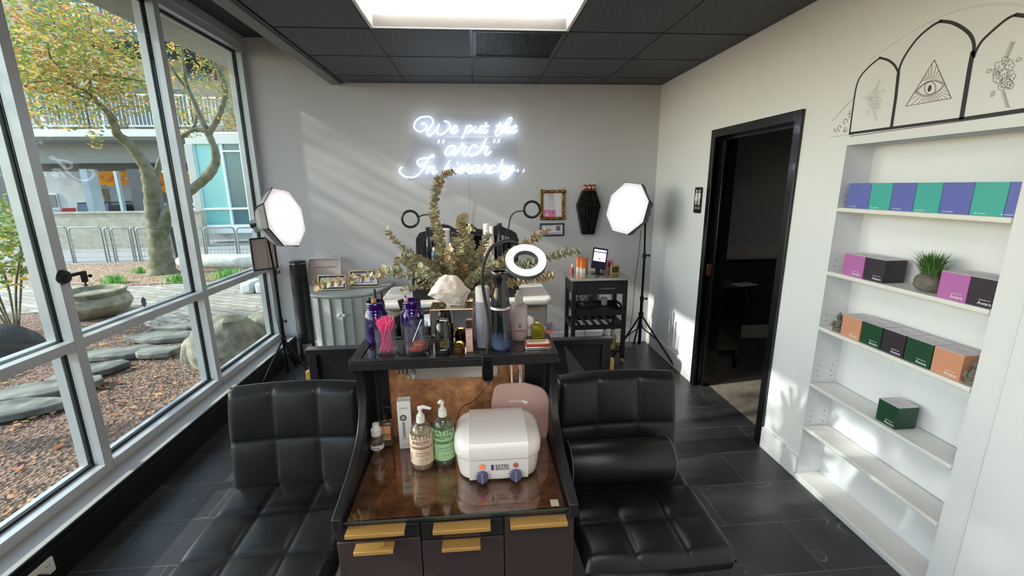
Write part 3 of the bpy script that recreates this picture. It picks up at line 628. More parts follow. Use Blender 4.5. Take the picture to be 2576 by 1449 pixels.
# upper walls
side = bpy.data.materials.new('lap_siding'); side.use_nodes = True; t_ = side.node_tree; wv = t_.nodes.new('ShaderNodeTexWave'); wv.wave_type='BANDS'; wv.bands_direction='Z'; wv.wave_profile='SAW'; wv.inputs['Scale'].default_value=1.6
tcn = t_.nodes.new('ShaderNodeTexCoord'); t_.links.new(tcn.outputs['Object'],wv.inputs['Vector']); cr_ = t_.nodes.new('ShaderNodeValToRGB'); cr_.color_ramp.elements[0].position=0.02; cr_.color_ramp.elements[0].color=(*lin((120,116,90)),1); cr_.color_ramp.elements[1].position=0.12; cr_.color_ramp.elements[1].color=(*lin((212,208,176)),1)
t_.links.new(wv.outputs['Fac'],cr_.inputs[0]); t_.links.new(cr_.outputs[0],t_.nodes['Principled BSDF'].inputs['Base Color'])
bp(slab('upper_wall', side, 540,760,-400,345,YD+0.6,0.4))
bp(slab('upper_wall', mat('tan_stucco',(176,166,150),.85,noise=.1), -600,540,-500,330,YD+2.2,0.3))
dkp = mat('dark_window',(58,62,70),0.15,spec=0.8)
for (a,c,yt,yb) in [(60,130,215,322),(150,205,222,322),(228,300,225,322),(318,372,215,322),(400,470,225,322),(130,200,-60,80),(230,330,-60,84),(352,420,-60,90),(455,530,112,200),(60,110,-40,70)]:
    o = bp(slab('window', dkp, a,c,yt,yb,YD+2.12,0.06)); 
bp(slab('balcony_slab', mat('slab_dark',(70,74,84),.8), 170,560,90,104,YD-0.1,2.2)); bp(slab('balcony_slab', mat('blue_trim',(70,90,150),.6), 340,470,84,90,YD-0.12,0.1)); bp(slab('balcony_slab', MATS['slab_dark'], 420,560,104,128,YD+0.6,1.4))
railm = mat('white_railing',(226,230,234),0.4)
def railing(x0,x1,yt,yb,Y,label):
    A = PY(x0,yt,Y); B = PY(x1,yt,Y); D = PY((x0+x1)/2,yb,Y); t = bpy.data.objects.new('balcony_railing',None); COL.objects.link(t); t.location = (A.x,Y,D.z); bp(t); L_ = B.x-A.x; h = (A.z+B.z)/2-D.z
    MB().box(0,L_,-.025,.025,h-.05,h).build('rail', railm, t); MB().box(0,L_,-.02,.02,0.05,0.09).build('rail', railm, t); b = MB(); k = 0
    while k*0.13 < L_: b.box(k*.13-.008,k*.13+.008,-.008,.008,0.07,h-.03); k += 1
    b.build('balusters', railm, t); k = 0
    while k*1.9 < L_+.1: MB().box(k*1.9-.03,k*1.9+.03,-.03,.03,-0.1,h+.02).build('post', railm, t); k += 1
railing(-60,470,236,322,YD+0.1,'white balcony railing just above the pale concrete fascia'); railing(470,560,244,318,YD+0.3,'short white balcony railing behind the forked branches')
railing(180,430,10,84,YD,'upper white balcony railing near the top of the window view')
# furniture glimpsed on balcony
tag(slab('storage_box', mat('white_box',(222,232,240),.4), 382,400,288,318,YD+0.7,0.4),'white box standing on the lower balcony','box')
# teal glass building
tb = thing('glass_building','building corner with tall teal glass windows and a pale plinth','building',(-8,15.6,GZ))
def tp(o): o.parent = tb; o.matrix_parent_inverse = Matrix.Translation(tb.location).inverted(); return o
YT = 15.6
tp(slab('wall', mat('cream_panel',(206,204,190),.7), 462,760,335,362,YT,1.0)); tp(slab('plinth', concg, 500,760,566,600,YT-0.25,0.5)); tp(slab('side_panel', mat('beige_panel',(186,184,172),.7), 462,482,362,572,YT-0.02,0.3))
tp(slab('glass', mat('teal_glass',(132,196,186),0.1,spec=0.7), 482,560,362,566,YT+0.1,0.05)); tp(slab('glass', mat('dark_teal_glass',(74,110,110),0.08,spec=0.8), 560,760,362,566,YT+0.1,0.05))
for q in ((480,484,362,568),(551,556,362,568),(600,604,362,568),(640,645,362,568)): tp(slab('frame', railm, *q, YT+0.02,0.1))
for q in ((480,760,522,527),(556,760,378,382)): tp(slab('frame', railm, *q, YT+0.0,0.1))
tp(slab('plinth', mat('plinth_white',(214,220,222),.7), 530,760,569,586,YT-0.5,0.3))
# cars parked behind the wall (mostly roofs show)
def car(px, pyroof, Y, L_, col, label, boxy=False):
    c = PY(px,pyroof,Y); t = thing('car', label, 'car', (c.x,Y,GZ+0.02)); h = c.z-GZ
    h0 = h*0.56; pm = mat('car_paint_%d_%d_%d'%col, col, 0.25, coat=0.5)
    pf = [(-L_/2,h0*.45),(-L_/2,h0*.95),(-L_*.44,h0),(-L_*(.42 if boxy else .36),h0),(-L_*(.38 if boxy else .22),h),(L_*(.30 if boxy else .16),h),(L_*.30 if not boxy else L_*.36,h0),(L_*.46,h0*.9),(L_/2,h0*.7),(L_/2,h0*.42)]
    t.rotation_euler = (0,0,math.pi/2)
    MB().prism(pf, XZ, -0.66, 0.66).build('body', pm, t, bevel=0.05)
    MB().prism([(-L_*.35,h0*1.06),(-L_*(.36 if boxy else .2),h*.93),(L_*(.26 if boxy else .13),h*.93),(L_*.24,h0*1.06)], XZ, -0.67, 0.67).build('side_glass', dkp, t)
    for sx in (-1,1):
        for sy in (-1,1): MB().cyl((sx*L_*.31,sy*.60-.09,0.3),(sx*L_*.31,sy*.60+.09,0.3),0.3,n=20).build('wheel', BLK, t)
car(145,531,21.3,4.0,(196,206,236),'pale blue car roof showing over the garden wall at left')
car(238,522,21.5,3.9,(190,60,70),'red car parked behind the wall beside the dark jeep shape')
car(306,507,21.3,4.0,(44,48,50),'dark boxy off road car behind the garden wall',True)
car(425,512,21.4,4.0,(226,232,236),'white car seen right of the tree trunk over the wall')
car(-20,530,21.3,4.0,(120,132,160),'blue grey car at the extreme left behind the wall')
t = thing('autumn_tree','small golden yellow tree glowing behind the open ground floor','tree',(-22,30,GZ))
c0 = PY(262,470,24); t.location = (c0.x,24,GZ); b = MB(); b.cyl((0,0,0),(0,0,c0.z),0.15,n=8); b.build('trunk', bark, t)
LY = [leafmat('leaf_gold_bright',(255,196,40)), leafmat('leaf_amber',(240,160,50))]
b = MB()
for (px,py) in ((255,445),(278,450),(270,438),(350,450),(410,450),(425,470),(430,445),(476,440)):
    q = PY(px,py,24)-V((c0.x,24,GZ))
    for _ in range(55):
        p = q+V((random.uniform(-.45,.45),random.uniform(-.6,.6),random.uniform(-.3,.3))); s = 0.1; u = V((random.uniform(-1,1),random.uniform(-.4,.4),random.uniform(-1,1))).normalized(); w_ = u.orthogonal().normalized()
        b.add([p-u*s,p+w_*s,p+u*s,p-w_*s],[(0,1,2,3)],random.choice([0,0,1]))
b.build('foliage', LY, t, smooth=False)['kind'] = 'stuff'
# ================================================================ BACK OF THE ROOM
# ---- neon sign, traced in the plane just off the back wall
def np_(x, y): return PY(960+x/6.1333, 260+y/6.1333, YB-0.045)
neon = bpy.data.materials.new('white_neon'); neon.use_nodes = True; nb = neon.node_tree.nodes['Principled BSDF']
nb.inputs['Base Color'].default_value = (0.9,0.95,1,1); nb.inputs['Emission Color'].default_value = (0.72,0.86,1,1); nb.inputs['Emission Strength'].default_value = 2.7
S1 = [[(610,325),(660,308),(692,345),(672,400),(600,436),(525,405),(500,350),(530,270),(610,215),(710,203),(778,235),(792,295),(760,355),(712,420),(700,475),(738,502),(795,455),(850,390),(885,322),(862,400),(852,450),(880,478),(930,478),(990,440),(1040,380),(1052,325),(1015,285),(960,275)],
 [(1060,425),(1120,400),(1166,362),(1135,343),(1090,385),(1066,435),(1100,466),(1150,442),(1182,408)],
 [(1240,545),(1285,440),(1312,345)],[(1285,445),(1328,365),(1372,343),(1396,380),(1372,428),(1325,455),(1288,440)],
 [(1452,350),(1420,412),(1440,452),(1490,428),(1535,350),(1512,420),(1530,452),(1568,430),(1600,360),(1616,292)],[(1600,360),(1572,440),(1600,460),(1642,418)],[(1552,350),(1662,350)],
 [(1838,292),(1795,370),(1757,440),(1762,486),(1802,488),(1860,420),(1930,345),(1990,280),(2008,238),(1982,222),(1942,268),(1890,370),(1850,470)],[(1760,342),(1870,346)],
 [(1855,455),(1905,390),(1948,375),(1948,405),(1925,445),(1945,466),(1992,432),(2055,385),(2082,352),(2045,345),(2000,405),(2008,455),(2058,450),(2096,405)]]
S2 = [[(890,565),(870,615)],[(962,565),(946,615)],[(1746,555),(1730,608)],[(1818,555),(1800,608)],
 [(1135,662),(1070,652),(1005,705),(978,765),(1000,806),(1060,788),(1112,720),(1142,655),(1112,735),(1108,795),(1150,788),(1205,700),(1245,612),(1242,652),(1296,660),(1268,725),(1245,775),(1272,806),(1325,780)],
 [(1472,690),(1462,655),(1405,648),(1352,715),(1338,775),(1380,812),(1440,790),(1475,755)],[(1470,798),(1545,680),(1620,540)],[(1495,770),(1560,690),(1618,668),(1642,690),(1600,755),(1608,802),(1652,778),(1690,742)]]
S3 = [[(655,908),(648,950),(600,972),(553,932),(560,882),(620,852),(720,842),(800,828),(806,802),(772,798),(722,858),(680,935),(620,1042),(540,1120),(440,1146),(340,1120),(278,1060),(285,1008),(320,988)],
 [(688,1092),(738,968)],[(700,1052),(758,988),(800,975),(818,1000),(786,1058),(802,1088),(858,1042)],
 [(945,1072),(1000,968),(1055,880)],[(962,1052),(1010,1000),(1052,995),(1045,1030),(1030,1062)],[(1112,998),(1088,1058),(1110,1086),(1152,1060),(1195,1030),(1250,1000),(1272,970),(1232,958),(1198,1000),(1190,1052),(1222,1078),(1275,1045),(1335,925),(1325,960),(1372,975),(1342,1030),(1332,1070),(1372,1075),(1405,1045)],[(1182,902),(1160,945)],
 [(1510,962),(1450,958),(1402,1008),(1398,1058),(1440,1072),(1490,1012),(1515,958),(1490,1040),(1512,1070),(1560,1018),(1604,925),(1598,955),(1652,970),(1622,1030),(1612,1066),(1655,1072)],
 [(1762,982),(1732,953),(1690,980),(1660,1030),(1670,1070),(1722,1066),(1772,1040)],[(1782,1072),(1832,970),(1872,865)],[(1800,1035),(1860,972),(1902,968),(1896,1010),(1872,1058),(1902,1070),(1935,1020),(1955,968),(1932,1010),(1946,1042),(1992,1010),(2038,958),(2000,1060),(1950,1130),(1882,1172),(1834,1160),(1840,1125),(1902,1105),(1982,1078),(2062,1020)],
 [(2110,1018),(2098,1062)],[(2200,1018),(2182,1062)]]
ns = thing('neon_sign','glowing white script neon sign on the back wall','neon sign',tuple(np_(1280,700)))
o0 = V(ns.location)
for nm,SS in (('lettering_first_line',S1),('lettering_second_line',S2),('lettering_third_line',S3)):
    b = MB()
    for st in SS:
        pts = [V((*np_(*p),))-o0 for p in st]; pts = crom(pts,5) if len(pts)>2 else pts; b.tube(pts, 0.0066, n=7)
    b.build(nm, neon, ns)
P = [(470,420),(480,180),(640,150),(2040,180),(2110,440),(2080,560),(2100,760),(2220,1000),(2060,1190),(1800,1190),(440,1180),(270,1090),(430,800),(480,560)]
pp = [(np_(*p)-o0) for p in P]
MB().prism([(q.x,q.z) for q in pp], XZ, 0.018, 0.022).build('backing_sheet', pane_mat('sign_acrylic',(250,251,253),0.12), ns, smooth=False)
b = MB()
for q in ((640,185),(1415,350),(420,1160),(1310,1068),(2075,1062),(2015,325)):
    c = np_(*q)-o0; b.cyl((c.x,-0.004,c.z),(c.x,0.044,c.z),0.006,n=10)
b.build('standoff', CHR, ns)
b = MB(); q = np_(1335,520)-o0; b.tube(crom([q+V((0,.03,0)),q+V((-.005,.035,-.2)),q+V((.0,.035,-.42)),q+V((-.03,.038,-.8)),q+V((-.02,.038,-1.05))],5),0.0016,n=5); b.build('power_cable', mat('clear_cable',(170,166,160),.4), ns)
# ---- pictures on the wall
gilt = mat('antique_gilt', (168,128,62), 0.38, 0.85, noise=0.5, nscale=30, col2=(84,56,22), bump=0.5, bscale=70)
def wallpt(px,py,d=0.0): return PY(px,py,YB-d)
A = wallpt(1359,479); B_ = wallpt(1419,552); cx,cz = (A.x+B_.x)/2,(A.z+B_.z)/2; W_,H_ = B_.x-A.x, A.z-B_.z
t = thing('ornate_picture_frame','carved gilt picture frame with a pink and white price poster','picture frame',(cx,YB,cz))
b = MB()
for s_ in (-1,1):
    for k in range(9):
        f_ = (k-4)/4.0; r_ = 0.012+0.006*abs(math.sin(k*1.3))
        b.ball((f_*(W_/2-.012), -0.018, s_*(H_/2-.012)), r_, 10, 6, sc=(1.5,.8,1)); 
    for k in range(11):
        f_ = (k-5)/5.0; r_ = 0.011+0.006*abs(math.sin(k*1.7)); b.ball((s_*(W_/2-.012), -0.018, f_*(H_/2-.012)), r_, 10, 6, sc=(1,.8,1.5))
for x0,x1,z0,z1 in ((-W_/2+.006,W_/2-.006,H_/2-.026,H_/2-.004),(-W_/2+.006,W_/2-.006,-H_/2+.004,-H_/2+.026),(-W_/2+.004,-W_/2+.028,-H_/2+.02,H_/2-.02),(W_/2-.028,W_/2-.004,-H_/2+.02,H_/2-.02)): b.box(x0,x1,-.02,-.001,z0,z1)
b.build('frame_moulding', gilt, t)
MB().box(-W_/2+.026,W_/2-.026,-.008,-.002,-H_/2+.024,H_/2-.024).build('poster', PAPER, t)
b = MB(); b.box(-W_/2+.034,-W_/2+.034+W_*.5,-.0092,-.008,-H_/2+.026,-H_/2+.026+H_*.25); b.build('pink_picture', mat('pink_print',(222,130,170),.6), t)
b = MB(); b.ball((-W_/2+.034+W_*.13,-.0092,-H_/2+.05),.02,12,6,sc=(1,.05,.8)); b.build('petal_print', mat('pale_pink_print',(240,196,216),.6), t)
b = MB(); b.box(-W_/2+.034+W_*.36,-W_/2+.034+W_*.40,-.0096,-.009,-H_/2+.03,-H_/2+.068); b.build('bottle_print', mat('peach_print',(206,140,112),.6), t); b = MB(); b.box(-W_/2+.034+W_*.365,-W_/2+.034+W_*.395,-.0096,-.009,-H_/2+.068,-H_/2+.084); b.build('dropper_print', INK, t)
for i,s in enumerate(['Brow Shape','Brow & Tint','Lash Tint','Wax $20+','Lip $15+']): text(s, 0.0135, TM((-0.012,-.0085,H_/2-.04-.0145*i)), INK, t)
for i in range(7): text('all services by appointment'[:26-2*(i%3)], 0.0075, TM((-0.012,-.0085,H_/2-.115-.011*i)), mat('grey_ink',(120,116,122),.7), t)
A = wallpt(1358,562); B_ = wallpt(1418,592.5); cx,cz = (A.x+B_.x)/2,(A.z+B_.z)/2; W_,H_ = B_.x-A.x, A.z-B_.z
def simple_frame(name, label, loc, W_, H_, fw, fm, pm, rz=0, tilt=0, mat2=None, cat='picture frame', depth=.018):
    t = thing(name,label,cat,loc,rz); t.rotation_euler = (tilt,0,rz)
    b = MB()
    for x0,x1,z0,z1 in ((-W_/2,W_/2,H_/2-fw,H_/2),(-W_/2,W_/2,-H_/2,-H_/2+fw),(-W_/2,-W_/2+fw,-H_/2+fw,H_/2-fw),(W_/2-fw,W_/2,-H_/2+fw,H_/2-fw)): b.box(x0,x1,-depth,0,z0,z1)
    b.build('frame_border', fm, t, bevel=.002)
    if mat2:
        b = MB(); f2 = fw*2.0
        for x0,x1,z0,z1 in ((-W_/2+fw,W_/2-fw,H_/2-f2,H_/2-fw),(-W_/2+fw,W_/2-fw,-H_/2+fw,-H_/2+f2),(-W_/2+fw,-W_/2+f2,-H_/2+f2,H_/2-f2),(W_/2-f2,W_/2-fw,-H_/2+f2,H_/2-f2)): b.box(x0,x1,-depth*.75,-.001,z0,z1)
        b.build('inner_mat', mat2, t)
    MB().box(-W_/2+fw,W_/2-fw,-.006,-.001,-H_/2+fw,H_/2-fw).build('paper_sheet', pm, t); return t
lic = mat('licence_paper',(222,214,226),.6); lil = mat('lilac_print',(150,136,200),.6)
t = simple_frame('licence_frame','small black frame with a lilac licence below the gilt frame',(cx,YB,cz),W_,H_,.013,BLK,lic)
MB().box(W_*.18,W_*.34,-.008,-.006,-.012,.036).build('portrait_print', mat('grey_portrait',(110,106,110),.6), t); text('STATE LICENSE', .009, TM((-.03,-.0068,H_/2-.022)), INK, t); text('COSMETOLOGIST', .008, TM((-.04,-.0068,.01)), lil, t); MB().box(-W_*.38,W_*.38,-.0075,-.006,-H_/2+.022,-H_/2+.03).build('printed_band', lil, t)
# ---- coffin shaped shelf
ctr = wallpt(1483,535,0.05); t = thing('coffin_shelf','black coffin shaped shelf with little compartments on the wall','shelf',(ctr.x,YB,ctr.z))
def cz_(px,py): q = PY(px,py,YB-0.07); return (q.x-ctr.x, q.z-ctr.z)
out = [cz_(1467,479),cz_(1499,479),cz_(1511.5,517),cz_(1495,590),cz_(1465,590),cz_(1452,517)]
inn = [(x*.93,z*.965) for x,z in out]; bk = mat('matte_black_wood',(28,26,28),.5)
b = MB(); n = 6
for i in range(n):
    j = (i+1)%n; a,c,d,e = out[i],out[j],inn[j],inn[i]
    vs = [(a[0],-.07,a[1]),(c[0],-.07,c[1]),(d[0],-.07,d[1]),(e[0],-.07,e[1]),(a[0],-.001,a[1]),(c[0],-.001,c[1]),(d[0],-.001,d[1]),(e[0],-.001,e[1])]
    b.add(vs,[(0,1,2,3),(4,7,6,5),(0,4,5,1),(3,2,6,7),(0,3,7,4),(1,5,6,2)])
b.prism(out, XZ, -.008, -.001); b.build('case', bk, t)
zt,zb = out[0][1],out[3][1]; Hh = zt-zb
def hw(z): return hw0(z)*.9
def hw0(z):
    zm = out[2][1]
    if z > zm: f_ = (zt-z)/(zt-zm); return (out[1][0]-out[0][0])/2*(1-f_)+ (out[2][0]-out[5][0])/2*f_
    f_ = (zm-z)/(zm-zb); return (out[2][0]-out[5][0])/2*(1-f_)+(out[3][0]-out[4][0])/2*f_
b = MB(); rows = [zt-Hh*k for k in (0,.2,.36,.55,.69,.85,1)]
for z in rows[1:-1]: b.box(-hw(z)+.004,hw(z)-.004,-.066,-.006,z-.002,z+.002)
b.build('shelf_board', bk, t)
b = MB()
for i,xs in enumerate([(-.016,.016),(-.028,.034),(-.03,0,.03),(-.03,.03),(-.014,.016),(-.014,.016)]):
    for x in xs: b.box(x-.0018,x+.0018,-.066,-.006,rows[i+1],rows[i])
b.build('divider', bk, t)
amber = mat('amber_glass',(150,72,62),.15,trans=.3)
for i,px in enumerate((1472,1483,1493)):
    q = PY(px,478,YB-0.04); tt = thing('oil_bottle',['copper labelled mini bottle, leftmost on the coffin shelf','copper labelled mini bottle, middle one on the coffin shelf','copper labelled mini bottle, rightmost on the coffin shelf'][i],'bottle',(q.x,YB-.04,out[0][1]+ctr.z),group='mini bottles on the coffin shelf')
    MB().lathe([(0,0),(.017,0),(.0185,.004),(.0185,.045),(.012,.055),(.006,.058),(0,.058)]).build('body', amber, tt); MB().lathe([(.0188,.02),(.0192,.02),(.0192,.038),(.0188,.038)]).build('paper_label', mat('copper_label',(214,150,124),.4), tt); MB().lathe([(0,.058),(.006,.058),(.006,.064),(.0035,.067),(.0025,.088),(0,.089)]).build('dropper_tip', WHT, tt)
# ---- half moon cabinet
cabm = mat('silver_grey_lacquer',(166,170,168),.42,.15,noise=.08)
zc = 0.75
arc = [PZ(*p,zc) for p in ((780,741),(798,743),(826,744.5),(855,744.5),(882,742.5),(908,740),(934,736),(958,728.5),(976,721))]
arc = [(p.x,p.y) for p in arc]; poly = [(arc[0][0]-.0,YB-.02)]+arc+[(arc[-1][0]+.03,YB-.02)]
t = thing('half_moon_cabinet','silver grey half round cabinet with fluted doors against the back wall','cabinet',(-1.2,4.25,0))
def ofs(p): return [(x+1.2,y-4.25) for x,y in p]
MB().prism(ofs(poly), XY, zc-.022, zc).build('top', cabm, t, bevel=.003)
def wav(p, a):   # vertical flutes: pull alternate points in
    o = []
    for i,(x,y) in enumerate(p): o.append((x,y))
    return o
base = [(poly[0][0]+.01,poly[0][1])]+[(x+.012*(1 if x<-1.2 else -.3),y+.02) for x,y in arc]+[(poly[-1][0]-.012,poly[-1][1])]
MB().prism(ofs(base), XY, 0.06, zc-.022).build('body', cabm, t)
MB().prism(ofs([(x*.97-.036,y+.015) for x,y in base]), XY, 0.0, 0.06).build('plinth', cabm, t)
seg = [V((x,y-.004,0)) for x,y in [(q[0],q[1]) for q in base[1:-1]]]
S = crom([V(q) for q in seg],4)
def door(i0,i1,nm):
    b = MB(); pts = S[i0:i1+1]; Nf = len(pts)-1
    for k in range(Nf):
        a,c = pts[k],pts[k+1]; d = (c-a).normalized(); nrm = V((d.y,-d.x,0)); 
        if k%2==0: p0,p1 = a+nrm*.004, c+nrm*.018
        else: p0,p1 = a+nrm*.004, c+nrm*.018
        vs = [(q.x+1.2,q.y-4.25,z) for z in (.08,zc-.028) for q in (a,c,p1,p0)]
        b.add(vs,[(0,1,2,3),(4,7,6,5),(0,4,5,1),(1,5,6,2),(2,6,7,3),(3,7,4,0)])
    return b.build(nm, cabm, t, smooth=False)
def door2(i0,i1):
    b = MB(); pts = S[i0:i1+1:4] if (i1-i0)%4==0 else S[i0:i1+1]
    for k in range(len(pts)-1):
        for (a,c) in ((pts[k],pts[k+1]),):
            d = (c-a).normalized(); nrm = V((d.y,-d.x,0)); p0,p1 = a+nrm*.003, c+nrm*.026
            vs = [(q.x+1.2,q.y-4.25,z) for z in (.08,zc-.028) for q in (a,c,p1,p0)]
            b.add(vs,[(0,1,2,3),(4,7,6,5),(0,4,5,1),(1,5,6,2),(2,6,7,3),(3,7,4,0)])
    return b.build('door', cabm, t, smooth=False)
dl = door2(0,16); dr = door2(16,32)
for px,d_ in ((853.5,dl),(866.5,dr)):
    q = PY(px,793,arc[3][1]-.012); MB().cyl((q.x+1.2,q.y-4.25+.02,q.z),(q.x+1.2,q.y-4.25-.01,q.z),.006,n=10).ball((q.x+1.2,q.y-4.25-.016,q.z),.014,14,8).build('knob', WHT, d_)
# frames standing on the cabinet
silv = mat('pale_silver_frame',(196,186,174),.4,.4); chmp = mat('champagne_frame',(196,172,132),.3,.8); beige = mat('beige_certificate',(206,184,176),.7)
def standing(name,label,p0,p1,p2,y,fw,fm,pm,m2=None):
    a = PY(*p0,y); c = PY(*p1,y); d = PY(*p2,y); W_ = (c-a).length; H_ = (a.z-d.z)*1.02; cx = (a.x+c.x)/2; 
    tl = -0.16; t = simple_frame(name,label,(cx,y+.03,zc+H_/2*math.cos(tl)+.004),W_,H_,fw,fm,pm,0.0,tl,m2,depth=.02)
    b = MB(); b.box(-.02,.02,0,.006,-H_/2+.004,H_*.1,0,Matrix.Translation((0,.0,0))@Matrix.Rotation(.25,4,'X')); b.build('easel_back', BLK, t); return t
t = standing('certificate_frame','large pale silver framed certificate leaning at the back of the half round cabinet',(773,671),(856,664),(782,739),4.36,.018,silv,beige); text('CERTIFICATE OF COMPLETION', .014, TM((0,-.0068,.04)), INK, t); 
t = standing('certificate_frame','long champagne frame on the left of the cabinet top, partly behind dry leaves',(797,700),(868,693),(803,737),4.13,.012,chmp,lic,BLK); MB().box(-.08,.08,-.0075,-.006,-.03,-.022).build('printed_band', lil, t)
t = standing('certificate_frame','champagne framed certificate with a small portrait, right end of the cabinet top',(877,690),(953,683),(884,731),4.22,.012,chmp,lic,BLK); MB().box(.055,.085,-.008,-.006,-.015,.035).build('portrait_print', mat('portrait_print',(150,96,96),.6), t); MB().box(-.08,.08,-.0075,-.006,-.04,-.03).build('printed_band', lil, t)
q = PY(873,706,4.28); o = MB().box(-.022,.022,-.004,.004,0,.085).build('card', mat('pale_card',(200,190,182),.6)); o.location = (q.x,4.3,zc); o.rotation_euler=(-.12,0,0); tag(o,'small pale card propped between the two champagne frames','card')
# ---- tower fan
fb = PZ(778,905,0); t = thing('tower_fan','black tower fan standing in the corner by the window','fan',(fb.x,fb.y+.0,0))
fm = mat('fan_black',(30,31,34),.3); H_ = 1.02
MB().lathe([(0,0),(.135,0),(.14,.008),(.13,.02),(.06,.03),(0,.032)],sy=.85).build('base', BLK, t)
b = MB()
for s_ in (-1,1): b.tube([(s_*.055,0,.02),(s_*.062,0,.1),(s_*.06,0,.2)],.016,n=8)
b.build('base_neck', BLK, t)
MB().lathe([(0,.19),(.075,.19),(.078,.2),(.078,.9),(.076,.985),(.07,.99),(0,.99)],sy=.9).build('body', fm, t)
b = MB()
for k in range(58): b.torus((0,0,.30+k*.0098),.0785,.0017,n=24,k=4)
b.v = [(x,y*.9,z) if y < .03 else (x*.97,y*.8,z) for x,y,z in b.v]; b.build('grille', BLK, t)['kind']='stuff'
MB().lathe([(.077,.985),(.08,.985),(.08,1.0),(.066,1.012),(0,1.014)],sy=.9).build('control_panel', BLK, t); MB().torus((0,0,.992),.079,.003,n=32,k=6).build('chrome_ring', CHR, t)
b = MB(); [b.cyl((-.03+.02*k,-.02,1.011),(-.03+.02*k,-.02,1.016),.007,n=10) for k in range(4)]; b.build('buttons', CHR, t)
text('Honeywell', .018, TM((0,-.071,.245)), CHR, t)
# ---- softbox studio lights
fab = mat('softbox_fabric',(62,62,66),.6,sheen=.2); ribm = BLKM
def softlit(name, st, hot):
    M = bpy.data.materials.new(name); M.use_nodes = True; MATS[name] = M; t = M.node_tree; b = t.nodes['Principled BSDF']
    tc = t.nodes.new('ShaderNodeTexCoord'); ln = t.nodes.new('ShaderNodeVectorMath'); ln.operation='LENGTH'; t.links.new(tc.outputs['Object'],ln.inputs[0])
    mr = t.nodes.new('ShaderNodeMapRange'); mr.inputs[1].default_value=0.0; mr.inputs[2].default_value=.24; mr.inputs[3].default_value=hot; mr.inputs[4].default_value=st; mr.interpolation_type='SMOOTHSTEP'
    t.links.new(ln.outputs['Value'],mr.inputs[0]); t.links.new(mr.outputs[0],b.inputs['Emission Strength']); b.inputs['Emission Color'].default_value=(1,.91,.9,1); b.inputs['Base Color'].default_value=(.35,.33,.35,1); return M
def softbox(label, cpx, cy, yaw, pitch, poles, foot, ry, rad, lit, depth=.2):
    """centre pixel of the octagon + its plane y, facing yaw/pitch, stand foot position"""
    c = PY(*cpx, cy); t = thing('softbox_light',label,'studio light',(foot[0],foot[1],0)); o = V((foot[0],foot[1],0))
    M = Matrix.Translation(c-o) @ Matrix.Rotation(yaw,4,'Z') @ Matrix.Rotation(pitch,4,'X') @ Matrix.Rotation(ry,4,'Y')
    oc = [(rad*math.cos(math.pi/8+k*math.pi/4),rad*math.sin(math.pi/8+k*math.pi/4)) for k in range(8)]
    d = MB(); d.add([(x,0,z) for x,z in oc]+[(0,-.015,0)],[(k,(k+1)%8,8) for k in range(8)]); dd = d.build('diffuser', lit, t, smooth=True); dd.matrix_local = M
    s = MB(); rings = [(1.0,0),(1.01,.012),(.93,.07),(.72,.14),(.42,depth),(.16,depth+.04)]
    vs = [];
    for f_,y in rings: vs += [(x*f_,y,z*f_) for x,z in oc]
    fs = []
    for i in range(len(rings)-1):
        for k in range(8): fs.append((i*8+k,i*8+(k+1)%8,(i+1)*8+(k+1)%8,(i+1)*8+k))
    s.add(vs,fs); fo = s.build('shade', fab, t, ang=15); fo.matrix_local = M
    s = MB()
    for x,z in oc: s.tube(crom([(x*f_*1.012,y,z*f_*1.012) for f_,y in rings],2),.0032,n=5)
    q = s.build('rib', ribm, t); q.matrix_local = M
    s = MB(); s.cyl((0,depth+.02,0),(0,depth+.11,0),.03,.035,n=16); s.box(-.02,.02,depth+.03,depth+.09,-.07,-.02); q = s.build('lamp_socket', BLK, t); q.matrix_local = M
    top = M @ V((0,depth+.06,-.06)); 
    zt = top.z
    b = MB(); b.tube([(0,0,.09),(0,0,zt*.42)],.0155,n=12); b.build('pole', BLKM, t); b = MB(); b.tube([(0,0,zt*.42),(0,0,zt*.74)],.012,n=12); b.build('pole', BLKM, t); b = MB(); b.tube([(0,0,zt*.74),(top.x*.3,top.y*.3,zt*.985),top],.009,n=10); b.build('pole', BLKM, t)
    for z in (.42,.74):
        b = MB(); b.cyl((0,0,zt*z-.025),(0,0,zt*z+.02),.02,n=12); b.cyl((0,0,zt*z),(.045,-.01,zt*z),.007,n=8); b.cyl((.045,-.01,zt*z-.012),(.045,-.01,zt*z+.012),.008,n=8); b.build('clamp_knob', BLK, t)
    b = MB(); b.cyl((0,0,.40),(0,0,.43),.027,n=12); b.cyl((0,0,.27),(0,0,.295),.027,n=12); b.build('leg_collar', BLK, t)
    for (fx,fy) in poles:
        b = MB(); b.tube([(0,0,.41),((fx-foot[0])*.97,(fy-foot[1])*.97,.012)],.009,n=8); b.tube([(0,0,.285),((fx-foot[0])*.5,(fy-foot[1])*.5,.205)],.006,n=6)
        lg = b.build('leg', BLKM, t); MB().ball(((fx-foot[0]),(fy-foot[1]),.014),.014,10,6).build('rubber_foot', BLK, lg)
    return t, M
SL = softlit('softbox_glow', 0.38, 2.8); SR = softlit('softbox_glow_cool', 0.34, 1.7)
SR.node_tree.nodes['Principled BSDF'].inputs['Emission Color'].default_value=(.97,.93,1,1)
YLp = 3.80
fL = PY(712,850,YLp); footL = (PY(706,800,YLp).x, YLp)
tL, ML = softbox('softbox studio light on a tripod beside the window','',0,0,0,[],(0,0),0,.2,SL) if False else softbox('softbox studio light on a tripod beside the window', (720,548), 3.72, math.radians(78), math.radians(-10), [(-2.0+.16,3.42),(-1.42,3.70),(-1.78,4.14)], footL, math.radians(8), .243, SL)
YRp = 4.16
footR = (PY(1612,800,YRp).x, YRp)
